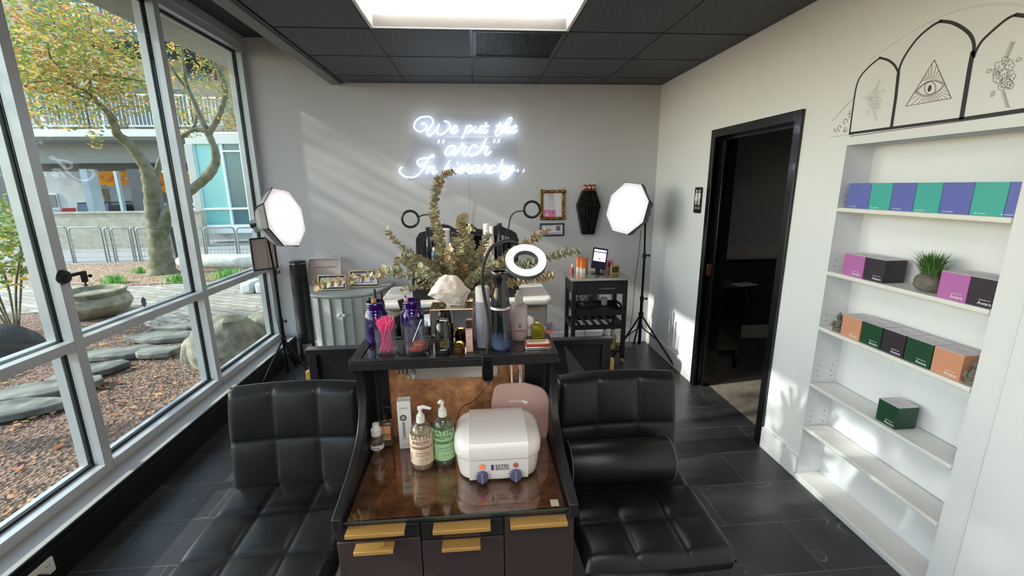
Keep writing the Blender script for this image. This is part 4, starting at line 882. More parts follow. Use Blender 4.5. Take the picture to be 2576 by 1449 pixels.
tR, MR = softbox('softbox studio light on a tripod beside the kitchen cart', (1576,524), 3.98, math.radians(-60), math.radians(-12), [(footR[0]-.34,YRp-.16),(footR[0]+.2,YRp-.42),(footR[0]+.03,YRp+.24)], footR, math.radians(6), .243, SR)
# lamp cables
def cable(label, pts, r=.0028, name='power_cable', m=None):
    o = MB().tube(crom([V(p) for p in pts],6), r, n=6).build(name, m or BLK); return tag(o,label,'cable')
cable('thin black lamp cable hanging down beside the right tripod pole',[PY(1612,580,YRp-.02),PY(1607,640,YRp+.1),PY(1598,700,YRp+.15),PY(1592,780,YRp+.2),PY(1585,828,YB-.05),(PY(1584,850,YB-.05).x,YB-.05,.01)])
cable('black lamp cable drooping from the left softbox to the floor',[PY(672,570,YLp+.06),PY(668,610,YLp+.04),PY(676,660,YLp+.03),PY(690,760,YLp+.02),PY(700,820,YLp+.03),(footL[0]+.12,YLp-.12,.012),(footL[0]+.2,YLp-.35,.012)])
cable('coiled black power cable lying on the floor by the window plinth',[(-1.78,3.5,.006),(-1.6,3.56,.006),(-1.46,3.5,.006),(-1.62,3.42,.006),(-1.74,3.36,.006),(-1.5,3.33,.006),(-1.42,3.42,.006),(-1.58,3.52,.014),(-1.7,3.3,.006),(-1.5,3.22,.006)],.004)
# certificate hanging on the window mullion by the left softbox
q = PX(655,637,XL+.03); t = simple_frame('certificate_frame','black framed certificate hanging on the window post beside the left softbox',(XL+.024,4.26,q.z),.22,.30,.012,BLK,beige,math.radians(72)); 
A = PX(640,600,XL+.03)
t.location = (XL+.06,4.2,(PY(655,600,4.2).z+PY(655,676,4.2).z)/2); t.rotation_euler=(0,0,math.radians(48))
# ---- kitchen cart
KT = .86
a = PZ(1422,684,KT); c = PZ(1578,698,KT); CX0,CX1 = .845,1.400; CY0,CY1 = 3.87,4.235
t = thing('kitchen_cart','black kitchen cart with stainless steel top against the back wall','cart',((CX0+CX1)/2,(CY0+CY1)/2,0)); hx,hy = (CX1-CX0)/2,(CY1-CY0)/2
steel = mat('stainless_steel',(200,198,192),.25,.95,noise=.06,nscale=12); cb = mat('cart_black',(26,27,30),.45)
MB().box(-hx,hx,-hy,hy,KT-.03,KT).build('top', steel, t, bevel=.005)
lx,ly = hx-.035,hy-.03
for sx in (-1,1):
    for sy in (-1,1):
        lg = MB().box(sx*lx-.018,sx*lx+.018,sy*ly-.018,sy*ly+.018,.065,KT-.03).build('leg', cb, t, bevel=.002)
        b = MB(); b.cyl((sx*lx-.012,sy*ly,.028),(sx*lx+.012,sy*ly,.028),.027,n=16); b.box(sx*lx-.016,sx*lx+.016,sy*ly-.014,sy*ly+.014,.04,.066); b.build('caster', CHR, lg)
b = MB(); b.box(-lx-.01,lx+.01,ly-.01,ly+.012,KT-.16,KT-.03); [b.box(s_*lx-.01,s_*lx+.01,-ly,ly,KT-.16,KT-.03) for s_ in (-1,1)]; b.build('apron', cb, t)
dr = MB().box(-lx+.02,lx-.02,-ly-.016,ly-.03,KT-.16,KT-.034).build('drawer', cb, t, bevel=.003)
MB().tube([(-.02,-ly-.016,KT-.1),(-.02,-ly-.045,KT-.1),(.13,-ly-.045,KT-.1),(.13,-ly-.016,KT-.1)],.0055,n=8).build('handle', CHR, dr)
zs = PY(1490,770,CY0+.03).z
b = MB(); b.box(-lx+.02,lx-.0,-ly-.03,ly,.50,.512)
b.box(-lx+.02,lx,-ly-.03,-ly-.018,.512,.55); b.box(-lx+.02,lx,ly-.012,ly,.512,.56); b.box(-lx+.02,-lx+.032,-ly-.018,ly-.012,.512,.58); b.box(lx-.012,lx,-ly-.018,-ly+.09,.512,.57); b.box(lx-.012,lx,ly-.1,ly-.012,.512,.57); b.box(lx-.012,lx,-ly+.09,ly-.1,.512,.53); b.box(lx-.012,lx,-ly+.09,ly-.1,.56,.58)
b.build('tray', cb, t)
b = MB(); [b.box(-lx,lx,sy*ly-.012,sy*ly+.012,.36,.40) for sy in (-1,1)]; [b.box(sx*lx-.012,sx*lx+.012,-ly,ly,.36,.40) for sx in (-1,1)]; b.build('rack_rail', cb, t)
for k in range(6): MB().box(-lx+.05+k*.075,-lx+.078+k*.075,-ly,ly,.392,.404).build('rack_slat', cb, t)
b = MB(); b.box(-lx,lx,-ly,ly,.115,.135); b.build('bottom_shelf', cb, t)
# things on the cart
q = PZ(1503,690,KT); t = thing('tablet','black tablet on a round swivel stand showing a booking page','tablet',(q.x,q.y,KT),math.radians(-8))
MB().lathe([(0,0),(.062,0),(.062,.006),(.055,.01),(0,.01)]).build('stand_base', BLK, t); b = MB(); b.box(-.022,.022,-.012,.012,.008,.07); b.build('stand_neck', BLK, t, bevel=.004)
TMx = Matrix.Translation((.01,-.02,.155))@Matrix.Rotation(math.radians(9),4,'Y')@Matrix.Rotation(math.radians(-18),4,'X')
o = MB().box(-.07,.07,-.005,.005,-.1,.1).build('tablet_body', BLK, t, bevel=.004); o.matrix_local = TMx
scr = mat('lit_screen',(210,205,240),.3,emit=(205,200,240),es=.75); scd = mat('dark_screen',(24,24,40),.2,emit=(24,24,40),es=.5)
o = MB().box(-.061,.061,-.0062,-.005,-.09,.09).build('screen', scd, t); o.matrix_local = TMx
b = MB(); b.box(-.058,.058,-.0072,-.0062,.063,.084); b.box(-.058,.058,-.0072,-.0062,-.028,.056); o = b.build('page_panel', scr, t); o.matrix_local = TMx
b = MB(); b.box(-.01,.01,-.0078,-.0072,-.004,.002); o = b.build('page_button', scd, t); o.matrix_local = TMx
def cartbox(name,label,px,py,w_,d_,h_,m,rz=0,**k):
    q = PZ(px,py,KT); t = thing(name,label,'box',(q.x,q.y,KT),rz,**k); MB().box(-w_/2,w_/2,-d_/2,d_/2,0,h_).build('carton', m, t, bevel=.001); return t
orange = mat('orange_carton',(242,126,60),.45)
for px,py,h_,lb in ((1456,683,.15,'tall orange skincare carton, leftmost on the cart'),(1466,686,.15,'tall orange skincare carton, standing just in front of its pair')):
    t = cartbox('orange_carton',lb,px,py,.04,.03,h_,orange,group='orange cartons on the cart'); MB().box(-.0202,.0202,-.0152,.0152,.0,.045).build('white_band', WHT, t)
cartbox('yellow_carton','slim peach yellow carton behind the orange cartons',1475,682,.028,.03,.14,mat('peach_carton',(226,186,130),.5))
q = PZ(1439,686,KT); t = thing('serum_bottle','small red labelled serum bottle at the left of the cart top','bottle',(q.x,q.y,KT)); MB().lathe([(0,0),(.017,0),(.018,.004),(.018,.05),(.008,.06),(0,.06)]).build('body', mat('red_label',(176,84,74),.35), t); MB().lathe([(0,.06),(.008,.06),(.006,.07),(.003,.085),(0,.086)]).build('dropper_tip', WHT, t)
q = PZ(1531,688,KT); t = thing('perfume_bottle','clear square perfume bottle with a dark cap by the tablet','bottle',(q.x,q.y,KT)); MB().box(-.021,.021,-.014,.014,0,.065).build('glass_body', mat('clear_glass',(225,230,235),.05,trans=.9), t, bevel=.003); MB().box(-.007,.007,-.007,.007,.065,.11).build('cap', mat('wine_cap',(60,24,28),.3), t)
q = PZ(1546,690,KT); t = thing('gold_tin','gold framed box with a dark olive face on the right of the cart','box',(q.x,q.y,KT)); MB().box(-.042,.042,-.02,.02,0,.088).build('case', mat('gold_case',(206,176,96),.35,.7), t, bevel=.004); MB().box(-.033,.033,-.0215,-.0195,.02,.078).build('face', mat('olive_face',(72,66,40),.3), t, bevel=.001)
o = MB().box(0,.11,0,.006,0,.11).build('pink_card', mat('pink_card',(232,128,150),.6)); q = PZ(1516,684,KT); o.location = (q.x,q.y+.02,KT); o.rotation_euler = (-.1,0,0); tag(o,'pink card standing behind the tablet','card')
clr = pane_mat('clear_bag',(206,206,214),2.5,.12,.28,(120,122,130))
for px,py,w_,h_,lb in ((1467,768,.13,.12,'lower crinkled clear plastic pouch on the cart tray'),(1494,766,.12,.155,'taller crinkled clear plastic pouch beside the white candle')):
    q = PZ(px,py,.512); R = random.Random(int(px)); s = MB().box(-w_/2,w_/2,-.04,.04,0,h_); t = thing('plastic_pouch',lb,'pouch',(q.x,q.y+.02,.512)); b = MB(); n = 7
    vs = []; 
    for k in range(n+1):
        f_ = k/n; ww = w_/2*(1-.25*f_**3); dd = .04*(1-.85*f_)
        for j in range(12): a_ = 2*math.pi*j/12; vs.append((ww*math.copysign(abs(math.cos(a_))**.5,math.cos(a_))*R.uniform(.95,1.05), dd*math.sin(a_)*R.uniform(.7,1.2), h_*f_))
    b.add(vs,[(i*12+j,i*12+(j+1)%12,(i+1)*12+(j+1)%12,(i+1)*12+j) for i in range(n) for j in range(12)]); b.build('bag', clr, t, ang=10)
    MB().ball((0,0,h_*.38),1.0,10,6,sc=(w_*.38,.028,h_*.34)).build('contents', mat('grey_contents',(92,90,96),.6), t)
q = PZ(1519,766,.512); t = thing('candle','white jar candle on the cart tray','candle',(q.x,q.y,.512)); MB().lathe([(0,0),(.033,0),(.035,.004),(.035,.072),(.031,.072),(.031,.06),(0,.058)]).build('jar', mat('cream_wax',(226,212,204),.4), t)
for px,lb,rc in ((1524,'amber spray bottle with white trigger, left one on the lower cart shelf',(120,40,40)),(1545,'yellow spray bottle with white trigger, right one on the lower cart shelf',(170,150,110))):
    q = PY(px,826,CY0+.06); t = thing('spray_bottle',lb,'spray bottle',(q.x,CY0+.09,.135),group='spray bottles on the lower cart shelf')
    MB().lathe([(0,0),(.03,0),(.033,.006),(.033,.115),(.026,.135),(.014,.15),(0,.15)]).build('body', mat('yellow_liquid',(204,176,84),.2,trans=.2), t); MB().lathe([(.0335,.11),(.034,.11),(.0345,.12),(.027,.137),(.02,.15),(.014,.152)]).build('collar_band', mat('collar_%d'%px,rc,.3), t)
    MB().lathe([(0,.15),(.016,.15),(.016,.168),(.01,.175),(0,.176)]).build('cap', WHT, t); b = MB(); b.box(-.013,.013,-.03,.022,.175,.20); b.box(-.008,.008,-.036,-.028,.15,.195); b.build('trigger_head', WHT, t, bevel=.004)
cable('black cable dangling behind the cart',[(1.08,YB-.04,.8),(1.06,YB-.06,.6),(1.02,YB-.05,.5),(1.06,YB-.06,.4),(1.12,YB-.05,.2),(1.15,YB-.05,.02)])
# ---- restroom sign
A = PX(1750,471,XR-.004); B_ = PX(1768,472,XR-.004); D = PX(1746,535,XR-.004); W_ = A.y-B_.y; H_ = A.z-D.z
t = thing('restroom_sign','black restroom sign with two white figures beside the dark doorway','sign',(XR,(A.y+B_.y)/2,(A.z+D.z)/2),-math.pi/2)
MB().prism(rr(W_,H_,.012),XZ,-.008,0).build('plate', BLK, t, bevel=.001)
b = MB(); sc = H_/.26
for x0,dress in ((-W_*.22,True),(W_*.22,False)):
    b.ball((x0,-.0088,H_*.36),W_*.085,14,8,sc=(1,.1,1))
    b.prism([(x0-W_*(.10 if dress else .14),H_*.29),(x0+W_*(.10 if dress else .14),H_*.29),(x0+W_*(.17 if dress else .14),H_*.05),(x0+W_*(.17 if dress else .09),-H_*.02 if dress else H_*.05),(x0+W_*.08,-H_*.02 if dress else -H_*.18),(x0-W_*.08,-H_*.02 if dress else -H_*.18),(x0-W_*(.17 if dress else .09),-H_*.02 if dress else H_*.05),(x0-W_*(.17 if dress else .14),H_*.05)],XZ,-.0098,-.0082)
    if dress: b.box(x0-W_*.07,x0+W_*.07,-.0098,-.0082,-H_*.17,-H_*.02)
b.box(-W_*.015,W_*.015,-.0098,-.0082,-H_*.18,H_*.4); b.build('pictogram', mat('sign_white',(226,226,226),.5), t)
b = MB(); b.box(-W_*.42,W_*.42,-.0094,-.0082,-H_*.245,-H_*.235); b.box(-W_*.4,W_*.4,-.0094,-.0082,-H_*.34,-H_*.27); b.build('name_strip', mat('sign_silver',(170,172,172),.4), t); text('RESTROOM', W_*.17, TM((0,-.0098,-H_*.305)), INK, t)
# ---- cabinet seen in the dim room
q = PZ(1838,925,0); zc2 = PY(1830,722,q.y).z
t = thing('black_cabinet','black cabinet on short legs in the dark room behind the doorway','cabinet',(q.x,q.y+.1,0))
cx0 = 2.03-q.x+.31; cx1 = PY(1874,722,q.y).x-q.x
MB().box(cx0-.3,cx1,-.12,.35,.18,zc2).build('body', blackdoor, t, bevel=.004)
for xx in (cx0-.28,cx1-.03):
    for yy in (-.11,.32): MB().box(xx,xx+.025,yy,yy+.025,0,.18).build('leg', blackdoor, t)
o = MB().box(0,.2,0,.12,0,.004).build('paper_sheets', PAPER); o.location = (q.x+cx0+.02,q.y,zc2+.001); o.rotation_euler=(0,0,.2); tag(o,'loose white papers lying on the black cabinet in the dark room','paper')
# ================================================================ NICHE SHELVES AND WHAT STANDS ON THEM
SHZ = [1.567,1.238,.934,.603,.339,.031]
SHL = ['topmost white niche shelf, carrying the periwinkle and teal boxes','white niche shelf with the potted grass between orchid and black boxes','white niche shelf with the row of tan, green and plum boxes','white niche shelf holding a single green box','empty white niche shelf, second from the bottom','lowest white niche shelf just above the floor']
shm = mat('white_shelf_laminate',(228,225,221),.35)
for z,lb in zip(SHZ,SHL):
    o = MB().box(0,ND-.004,0,NY1-NY0-.006,-.022,0).build('niche_shelf', shm, bevel=.006 if z > .1 else .003, seg=3); o.location = (XR-.006,NY0+.003,z); tag(o,lb,'shelf')
cm = {'peri':mat('periwinkle_box',(98,108,182),.22,coat=.3),'teal':mat('teal_box',(70,172,164),.22,coat=.3),'orchid':mat('orchid_box',(182,108,172),.4),'plum':mat('plum_black_box',(54,46,56),.4),'tan':mat('tan_box',(206,146,116),.45),'green':mat('forest_box',(32,70,48),.4)}
lid = mat('lilac_white_lid',(208,202,208),.5); wpr = mat('white_print',(236,234,238),.5)
def cbox(y0,y1,z,h,kind,label,x0=XR+.010,dep=.105,grp=None,txt='Aware',big=True):
    t = thing('product_box',label,'box',(x0,(y0+y1)/2,z),0,grp); w_ = abs(y0-y1)-.002
    MB().box(0,dep,-w_/2,w_/2,0,h-.0015 if big else h).build('carton', cm[kind], t, bevel=.0008)
    if big:
        MB().box(0,dep,-w_/2,w_/2,h-.0015,h).build('lid_panel', lid, t); MB().box(dep*.45,dep*.5,-w_*.2,w_*.2,h,h+.0004).build('lid_print', mat('grey_print',(168,162,168),.6), t)
        text(txt,.017,Matrix.Translation((-.0006,-w_*.18,.014))@Matrix.Rotation(-math.pi/2,4,'Z')@Matrix.Rotation(math.pi/2,4,'X'),wpr,t); text('activewear care',.006,Matrix.Translation((-.0006,-w_*.16,.027))@Matrix.Rotation(-math.pi/2,4,'Z')@Matrix.Rotation(math.pi/2,4,'X'),wpr,t)
    else: text('skin essentials',.007,Matrix.Translation((-.0006,w_*.18,.008))@Matrix.Rotation(-math.pi/2,4,'Z')@Matrix.Rotation(math.pi/2,4,'X'),wpr,t)
    return t
ye = [2.097,1.982,1.876,1.768,1.654,1.541,1.427]
ye = [PX(x,y,XR+.010).y for x,y in ((2127,520),(2183,524),(2236,528),(2294,532),(2359,536),(2436,541),(2522,546))]; ye.append(NY0+.004)
h1 = PX(2137,461,XR+.010).z-SHZ[0]
ORD = ['leftmost','second','third','fourth','fifth','sixth','rightmost']
for i in range(7):
    k = 'peri' if i%2==0 else 'teal'; cbox(ye[i],ye[i+1],SHZ[0],h1,k,'glossy %s box on the top niche shelf, %s in the row'%({'peri':'periwinkle','teal':'teal'}[k],ORD[i]),grp='glossy boxes on the top niche shelf',big=False)
def yy(px,py): return PX(px,py,XR+.010).y
h2 = PX(2122,630,XR+.01).z-PX(2118,683,XR+.01).z
cbox(yy(2118,683),yy(2170,692),SHZ[1],h2,'orchid','orchid pink box at the left end of the plant shelf'); cbox(yy(2172,692),yy(2222,703),SHZ[1],h2,'plum','black box left of the grass plant on the second shelf')
cbox(yy(2358,732),yy(2431,748),SHZ[1],h2,'orchid','orchid pink box right of the grass plant'); cbox(yy(2433,748),yy(2500,762),SHZ[1],h2,'plum','black box at the right end of the plant shelf')
for a,c,k,lb in ((2114,2162,'tan','tan box beside the grey figurine, left end of the mixed row'),(2163,2215,'green','dark green box between the tan box and the plum box'),(2217,2274,'plum','plum black box in the middle of the mixed row'),(2276,2344,'green','dark green box just right of the plum box'),(2346,2422,'tan','tan box near the right end of the mixed row')):
    pyf = lambda x: 835+(x-2114)*.272
    cbox(yy(a,pyf(a)),yy(c,pyf(c)),SHZ[2],h2,k,lb)
t = cbox(yy(2199,1050),yy(2262,1068) if False else yy(2252,1062),SHZ[3],h2,'green','single dark green box on the otherwise empty shelf',x0=XR+.016,dep=.10)
stone = mat('grey_cast_stone',(120,114,106),.85,noise=.4,nscale=30,bump=.6,bscale=60)
yc = yy(2308,716); o = thing('potted_grass','artificial green grass in a rough stone trough on the second shelf','potted plant',(XR+.062,yc,SHZ[1]))
s = rock_mb(.045,.062,.042,5,False,24,14); s.v = [(x,y,max(z,-.036)+.036) for x,y,z in s.v]; s.build('stone_pot', stone, o, ang=60)
b = MB(); R = random.Random(4); gm = [mat('grass_blade',(84,128,62),.5),mat('grass_blade_dark',(52,92,44),.5)]
for k in range(230):
    a = R.uniform(0,6.28); r0 = R.uniform(0,.035); x0,y0 = r0*math.cos(a)*.7, r0*math.sin(a)*1.1; L_ = R.uniform(.07,.135); le = R.uniform(.1,.75); dx,dy = math.cos(a+R.uniform(-.5,.5))*le*.6, math.sin(a+R.uniform(-.5,.5))*le; w_ = .0022
    if x0+dx*L_ > .08: dx = -dx
    P = [V((x0+dx*L_*f_*f_, y0+dy*L_*f_*f_, .055+L_*(f_-.25*le*f_*f_))) for f_ in (0,.35,.7,1)]; n_ = V((-dy,dx,0)).normalized()*w_ if abs(dx)+abs(dy)>1e-4 else V((w_,0,0)); mi = R.choice([0,1])
    b.add([P[0]-n_,P[0]+n_,P[1]-n_,P[1]+n_,P[2]-n_*.8,P[2]+n_*.8,P[3]],[(0,1,3,2),(2,3,5,4),(4,5,6)],mi)
b.build('grass_blades', gm, o, smooth=False)['kind']='stuff'
for (px,py,lb,sd) in ((2098,826,'small grey stone figurine at the left end of the third shelf',3),(2444,922,'small grey stone figurine at the right end of the third shelf',6)):
    t = thing('figurine',lb,'figurine',(XR+.035,yy(px,py),SHZ[2]))
    s = MB().lathe([(0,0),(.026,0),(.028,.01),(.024,.03),(.017,.05),(.012,.062),(.009,.068),(.0,.07)],sx=.9,n=20); s.build('seated_body', stone, t); b = MB(); b.ball((-.004,0,.078),.013,14,10,sc=(1,1,1.15)); b.ball((-.002,0,.094),.006,10,6); b.build('head', stone, t); b = MB(); b.tube([(-.012,-.02,.05),(-.022,-.018,.03),(-.026,0,.024)],.006,n=8); b.tube([(-.012,.02,.05),(-.022,.018,.03),(-.026,0,.024)],.006,n=8); b.build('arm', stone, t)
# ---- wall decal above the niche
dec = mat('charcoal_decal',(46,44,52),.6); thin = mat('pencil_line',(118,110,112),.7); brn = mat('brown_line',(104,80,76),.7)
q0 = PX(2365,200,XR); dcl = thing('wall_decal','dark line wall decal of pointed arches with an eye in a triangle and flowers','wall decal',(XR,q0.y,q0.z))
def D(px,py,off=.0012): q = PX(px,py,XR-off); return V((q.x-XR,q.y-q0.y,q.z-q0.z))
def ribbon(b, P, w_, lift=0):
    P = [V((0,p.y,p.z)) for p in P]; n = len(P); L_ = []; R_ = []
    for i in range(n):
        d = (P[min(i+1,n-1)]-P[max(i-1,0)]).normalized(); nn = V((0,-d.z,d.y)); ww = w_ if not isinstance(w_,(list,tuple)) else w_[i]
        L_.append(P[i]+nn*ww/2); R_.append(P[i]-nn*ww/2)
    vs = L_+R_; x = -.0012-lift; vs = [(x,q.y,q.z) for q in vs]; b.add(vs,[(i,n+i,n+i+1,i+1) for i in range(n-1)])
def pth(pts,k=5): return [D(*p) for p in pts] if k==0 else crom([D(*p) for p in pts],k)
b = MB()
ribbon(b,pth([(2137,337),(2143,290),(2149,246),(2154,218),(2164,193),(2188,166),(2215,144)]),.0075); ribbon(b,pth([(2211,145),(2233,151),(2249,163),(2259,180)]),.009); ribbon(b,pth([(2260,182),(2253,246),(2242,320)],1),.014)
ribbon(b,pth([(2260,184),(2263,170),(2270,152),(2284,128),(2311,93),(2346,64),(2367,53)]),.009); ribbon(b,pth([(2363,53),(2394,57),(2422,71),(2442,90),(2450,114),(2447,140)]),.0115); ribbon(b,pth([(2447.5,128),(2439,172),(2418,300)],1),.0165)
ribbon(b,pth([(2449,146),(2455,128),(2470,103),(2498,76),(2532,48),(2557,36)]),.009); ribbon(b,pth([(2554,37),(2590,43),(2625,62),(2655,95),(2660,140)]),.012)
ribbon(b,pth([(2136,336),(2420,299),(2640,267)],1),.012); ribbon(b,pth([(2138,343),(2420,304.5),(2640,273)],1),.0028)
b.build('arch_outline', dec, dcl, smooth=False)
b = MB(); T3 = [(2350.3,150.4),(2278,267.3),(2392.7,247.3)]
for i in range(3): ribbon(b,[D(*T3[i]),D(*T3[(i+1)%3])],.0022)
C_ = (2339,221)
al = [(2306,230),(2322,214),(2345,204),(2362,207),(2371,214),(2360,228),(2340,238),(2322,239),(2306,230)]
ribbon(b,pth(al,4),.002); al2 = [(C_[0]+(x-C_[0])*1.12,C_[1]+(y-C_[1])*1.14) for x,y in al]; ribbon(b,pth(al2,4),.0018)
for rx_ in (14.5,): ribbon(b,[D(2339.5+rx_*math.cos(a),221.5+rx_*1.14*math.sin(a)) for a in [math.pi*2*k/24 for k in range(25)]],.002)
def inter(p,a):
    best = None
    for i in range(3):
        (x1,y1),(x2,y2) = T3[i],T3[(i+1)%3]; dx,dy = math.cos(a),math.sin(a); ex,ey = x2-x1,y2-y1; det = dx*(-ey)+ex*dy
        if abs(det)<1e-9: continue
        s_ = ((x1-p[0])*(-ey)+ex*(y1-p[1]))/det; u_ = (dx*(y1-p[1])-dy*(x1-p[0]))/det
        if s_>0 and -1e-6<=u_<=1+1e-6: best = s_ if best is None else min(best,s_)
    return best
for k in range(34):
    a = 2*math.pi*k/34; s1_ = inter(C_,a); ca,sa = math.cos(a),math.sin(a)
    # distance to enlarged almond outline along the ray
    r_in = 1/math.sqrt((( ca*.97-sa*.24)/37)**2+((ca*.24+sa*.97)/20.5)**2)
    if s1_ and s1_ > r_in+2: ribbon(b,[D(C_[0]+ca*r_in,C_[1]+sa*r_in),D(C_[0]+ca*s1_,C_[1]+sa*s1_)],.0013)
b.build('eye_triangle', brn, dcl, smooth=False)
b = MB(); pc = D(2338.5,222.5); b.prism([(7.6/1106*1.1*2.2*math.cos(a)*1.0*.36+pc.y, 7.6/1106*1.1*2.2*math.sin(a)*.75+pc.z) for a in [math.pi*2*k/20 for k in range(20)]],YZ,-.0022,-.0016); b.build('pupil', dec, dcl)
def flower(b, cx, cy, s, R, w_):
    for (ox,oy,r) in ((0,0,13),(-12,-20,12),(14,-24,12),(-16,8,12),(6,20,13),(18,2,11),(-6,30,9),(16,26,9),(-20,-6,8),(4,-36,9)):
        x0,y0,rr0 = cx+ox*s,cy+oy*s,r*s
        for k in range(5):
            a = 2*math.pi*k/5+R.uniform(-.2,.2); px,py = x0+rr0*.62*math.cos(a), y0+rr0*.72*math.sin(a)
            ribbon(b,[D(px+rr0*.46*math.cos(a+q),py+rr0*.52*math.sin(a+q)) for q in [-1.9+.38*j for j in range(11)]],w_)
        ribbon(b,[D(x0+rr0*.22*math.cos(q),y0+rr0*.25*math.sin(q)) for q in [.52*j for j in range(13)]],w_)
    for sg,top in ((-1,1),(1,0)):
        base = (cx+(6 if sg<0 else -2)*s, cy+sg*40*s); tip = (base[0]+(18 if sg<0 else 12)*s, base[1]+sg*42*s)
        ribbon(b,[D(*base),D(*tip)],w_)
        for k in range(7):
            f_ = .1+k*.14; x0,y0 = base[0]+(tip[0]-base[0])*f_, base[1]+(tip[1]-base[1])*f_
            for dd in (-1,1): ribbon(b,pth([(x0,y0),(x0+dd*4*s,y0+sg*1*s),(x0+dd*5*s,y0+sg*5*s)],3),w_)
    for (ox,oy,a) in ((-30,-14,2.6),(30,-34,-.5),(-24,40,2.0)):
        x0,y0 = cx+ox*s,cy+oy*s; l = 17*s; ca,sa = math.cos(a),math.sin(a)
        for dd in (-1,1): ribbon(b,pth([(x0,y0),(x0+ca*l*.5-dd*sa*l*.3,y0+sa*l*.5+dd*ca*l*.3),(x0+ca*l,y0+sa*l)],4),w_)
        ribbon(b,[D(x0,y0),D(x0+ca*l,y0+sa*l)],w_)
R = random.Random(2); b = MB(); flower(b,2525,188,1.0,R,.0012); b.build('flower_drawing', mat('fine_pencil',(128,120,120),.7), dcl, smooth=False)
b = MB(); flower(b,2199,252,.62,R,.0008); b.build('flower_drawing', mat('faint_pencil',(160,154,152),.7), dcl, smooth=False)
b = MB()
for (cx,cy,r,a0,sp) in ((2101,326,5,0,5),(2113,321,7,1.5,5.4),(2127,324,6,0,6),(2128,305,7,2,5.4),(2135,292,5,4,5),(2139,281,4,1,4.5),(2124,332,4,3,5)):
    ribbon(b,[D(cx+r*(1-.09*j*.8)*math.cos(a0+sp*j/10),cy+r*1.25*(1-.07*j)*math.sin(a0+sp*j/10)) for j in range(11)],.0026)
b.build('scrollwork', brn, dcl, smooth=False)
b = MB(); ribbon(b,pth([(2094,304),(2120,275),(2147,246)],1),.0016); ribbon(b,pth([(2087,345),(2150,338)],1),.001); b.build('guide_line', thin, dcl, smooth=False)
b = MB(); pts = crom([PX(2190,150,XR)]+[PX(*p,XR) for p in ((2283,85),(2345,52),(2411,26),(2500,10),(2560,13),(2620,28))],6)
b.tube(pts,.0035,n=8); struct(b.build('trim_8', wallr))
# ---------------------------------------------------------------- window clamp bracket, sticker, outlet
q = PX(155,697,XL); t = thing('clamp_bracket','black clamp bracket fixed to the near window mullion','bracket',(XL,q.y,q.z))
MB().lathe([(0,0),(.034,0),(.036,.006),(.03,.022),(.012,.026),(0,.026)],rot=Matrix.Rotation(math.pi/2,3,'Y')).build('mount_disc', BLK, t)
b = MB(); b.box(.018,.032,-.008,.095,-.004,.012); b.box(.016,.034,.08,.102,-.045,.012); b.build('bracket_arm', BLK, t, bevel=.002)
b = MB(); b.cyl((.025,.10,-.02),(.025,.125,-.02),.004,n=8); b.cyl((.025,.125,-.02),(.025,.13,-.02),.009,n=10); b.cyl((.025,.09,-.045),(.025,.09,-.06),.004,n=8); b.cyl((.025,.09,-.06),(.025,.09,-.065),.01,n=10); b.build('thumb_screw', BLK, t)
q = PX(362,760,XL-.062); t = thing('window_sticker','small hexagonal alarm company sticker on the glass','sticker',(XL-.0625,q.y,q.z),-math.pi/2)
hx6 = [(.024*math.cos(math.pi/6+k*math.pi/3)*.9,.034*math.sin(math.pi/6+k*math.pi/3)) for k in range(6)]
MB().prism(hx6,XZ,-.001,0).build('sticker_sheet', mat('sticker_blue',(96,104,128),.5), t); MB().box(-.018,.018,-.0016,-.001,-.014,.006).build('sticker_band', mat('sticker_tan',(206,176,156),.5), t); text('ADT', .012, TM((0,-.0018,-.004)), mat('sticker_red',(150,60,60),.5), t)
A = PX(92,1445,-1.888); B_ = PX(158,1386,-1.888)
t = thing('wall_outlet','white wall outlet with a black plug in the black window plinth','outlet',(-1.887,1.70,.108),math.pi/2)
MB().prism(rr(.116,.072,.006),XZ,-.006,0).build('cover_plate', WHT, t, bevel=.001)
b = MB(); [b.box(x-.0012+.03,x+.0012+.03,-.0065,-.006,.004,.012) for x in (-.006,.006)]; b.build('socket_slots', BLK, t)
b = MB(); b.cyl((-.018,-.006,-.008),(-.018,-.04,-.008),.017,.014,n=14); b.tube([(-.018,-.035,-.01),(-.03,-.05,-.03),(-.08,-.05,-.075),(-.15,-.03,-.095)],.004,n=6); b.build('power_plug', BLK, t)
# ================================================================ MIDDLE OF THE ROOM
# ---- faceted black screen panel
PT = .85
a = PZ(768,878,PT); c = PZ(1545,853,PT); PY0 = (a.y+c.y)/2; L0,L1 = a.x,c.x
t = thing('faceted_panel','low black divider panel with faceted front and gold side pulls behind the station','divider',((L0+L1)/2,PY0,0)); hw_ = (L1-L0)/2
pbm = mat('black_lacquer',(27,25,27),.35,coat=.2)
MB().box(-hw_,hw_,0,.055,PT-.035,PT).build('top_rail', pbm, t, bevel=.004)
b = MB(); b.box(-hw_+.01,-hw_+.055,.003,.05,0.03,PT-.035); b.box(hw_-.055,hw_-.01,.003,.05,0.03,PT-.035); b.box(-hw_+.055,hw_-.055,.035,.05,.03,PT-.035); b.box(-hw_+.055,hw_-.055,.003,.05,.03,.08); b.build('frame', pbm, t, bevel=.003)
b = MB(); x0,x1,z0,z1 = -hw_+.055,hw_-.055,.08,PT-.035; R = random.Random(9); NX,NZ = 7,3
G = [[V((x0+(x1-x0)*i/NX+(R.uniform(-.05,.05) if 0<i<NX else 0), (R.uniform(-.004,.022) if 0<i<NX and 0<j<NZ else .03), z0+(z1-z0)*j/NZ+(R.uniform(-.07,.07) if 0<j<NZ else 0))) for i in range(NX+1)] for j in range(NZ+1)]
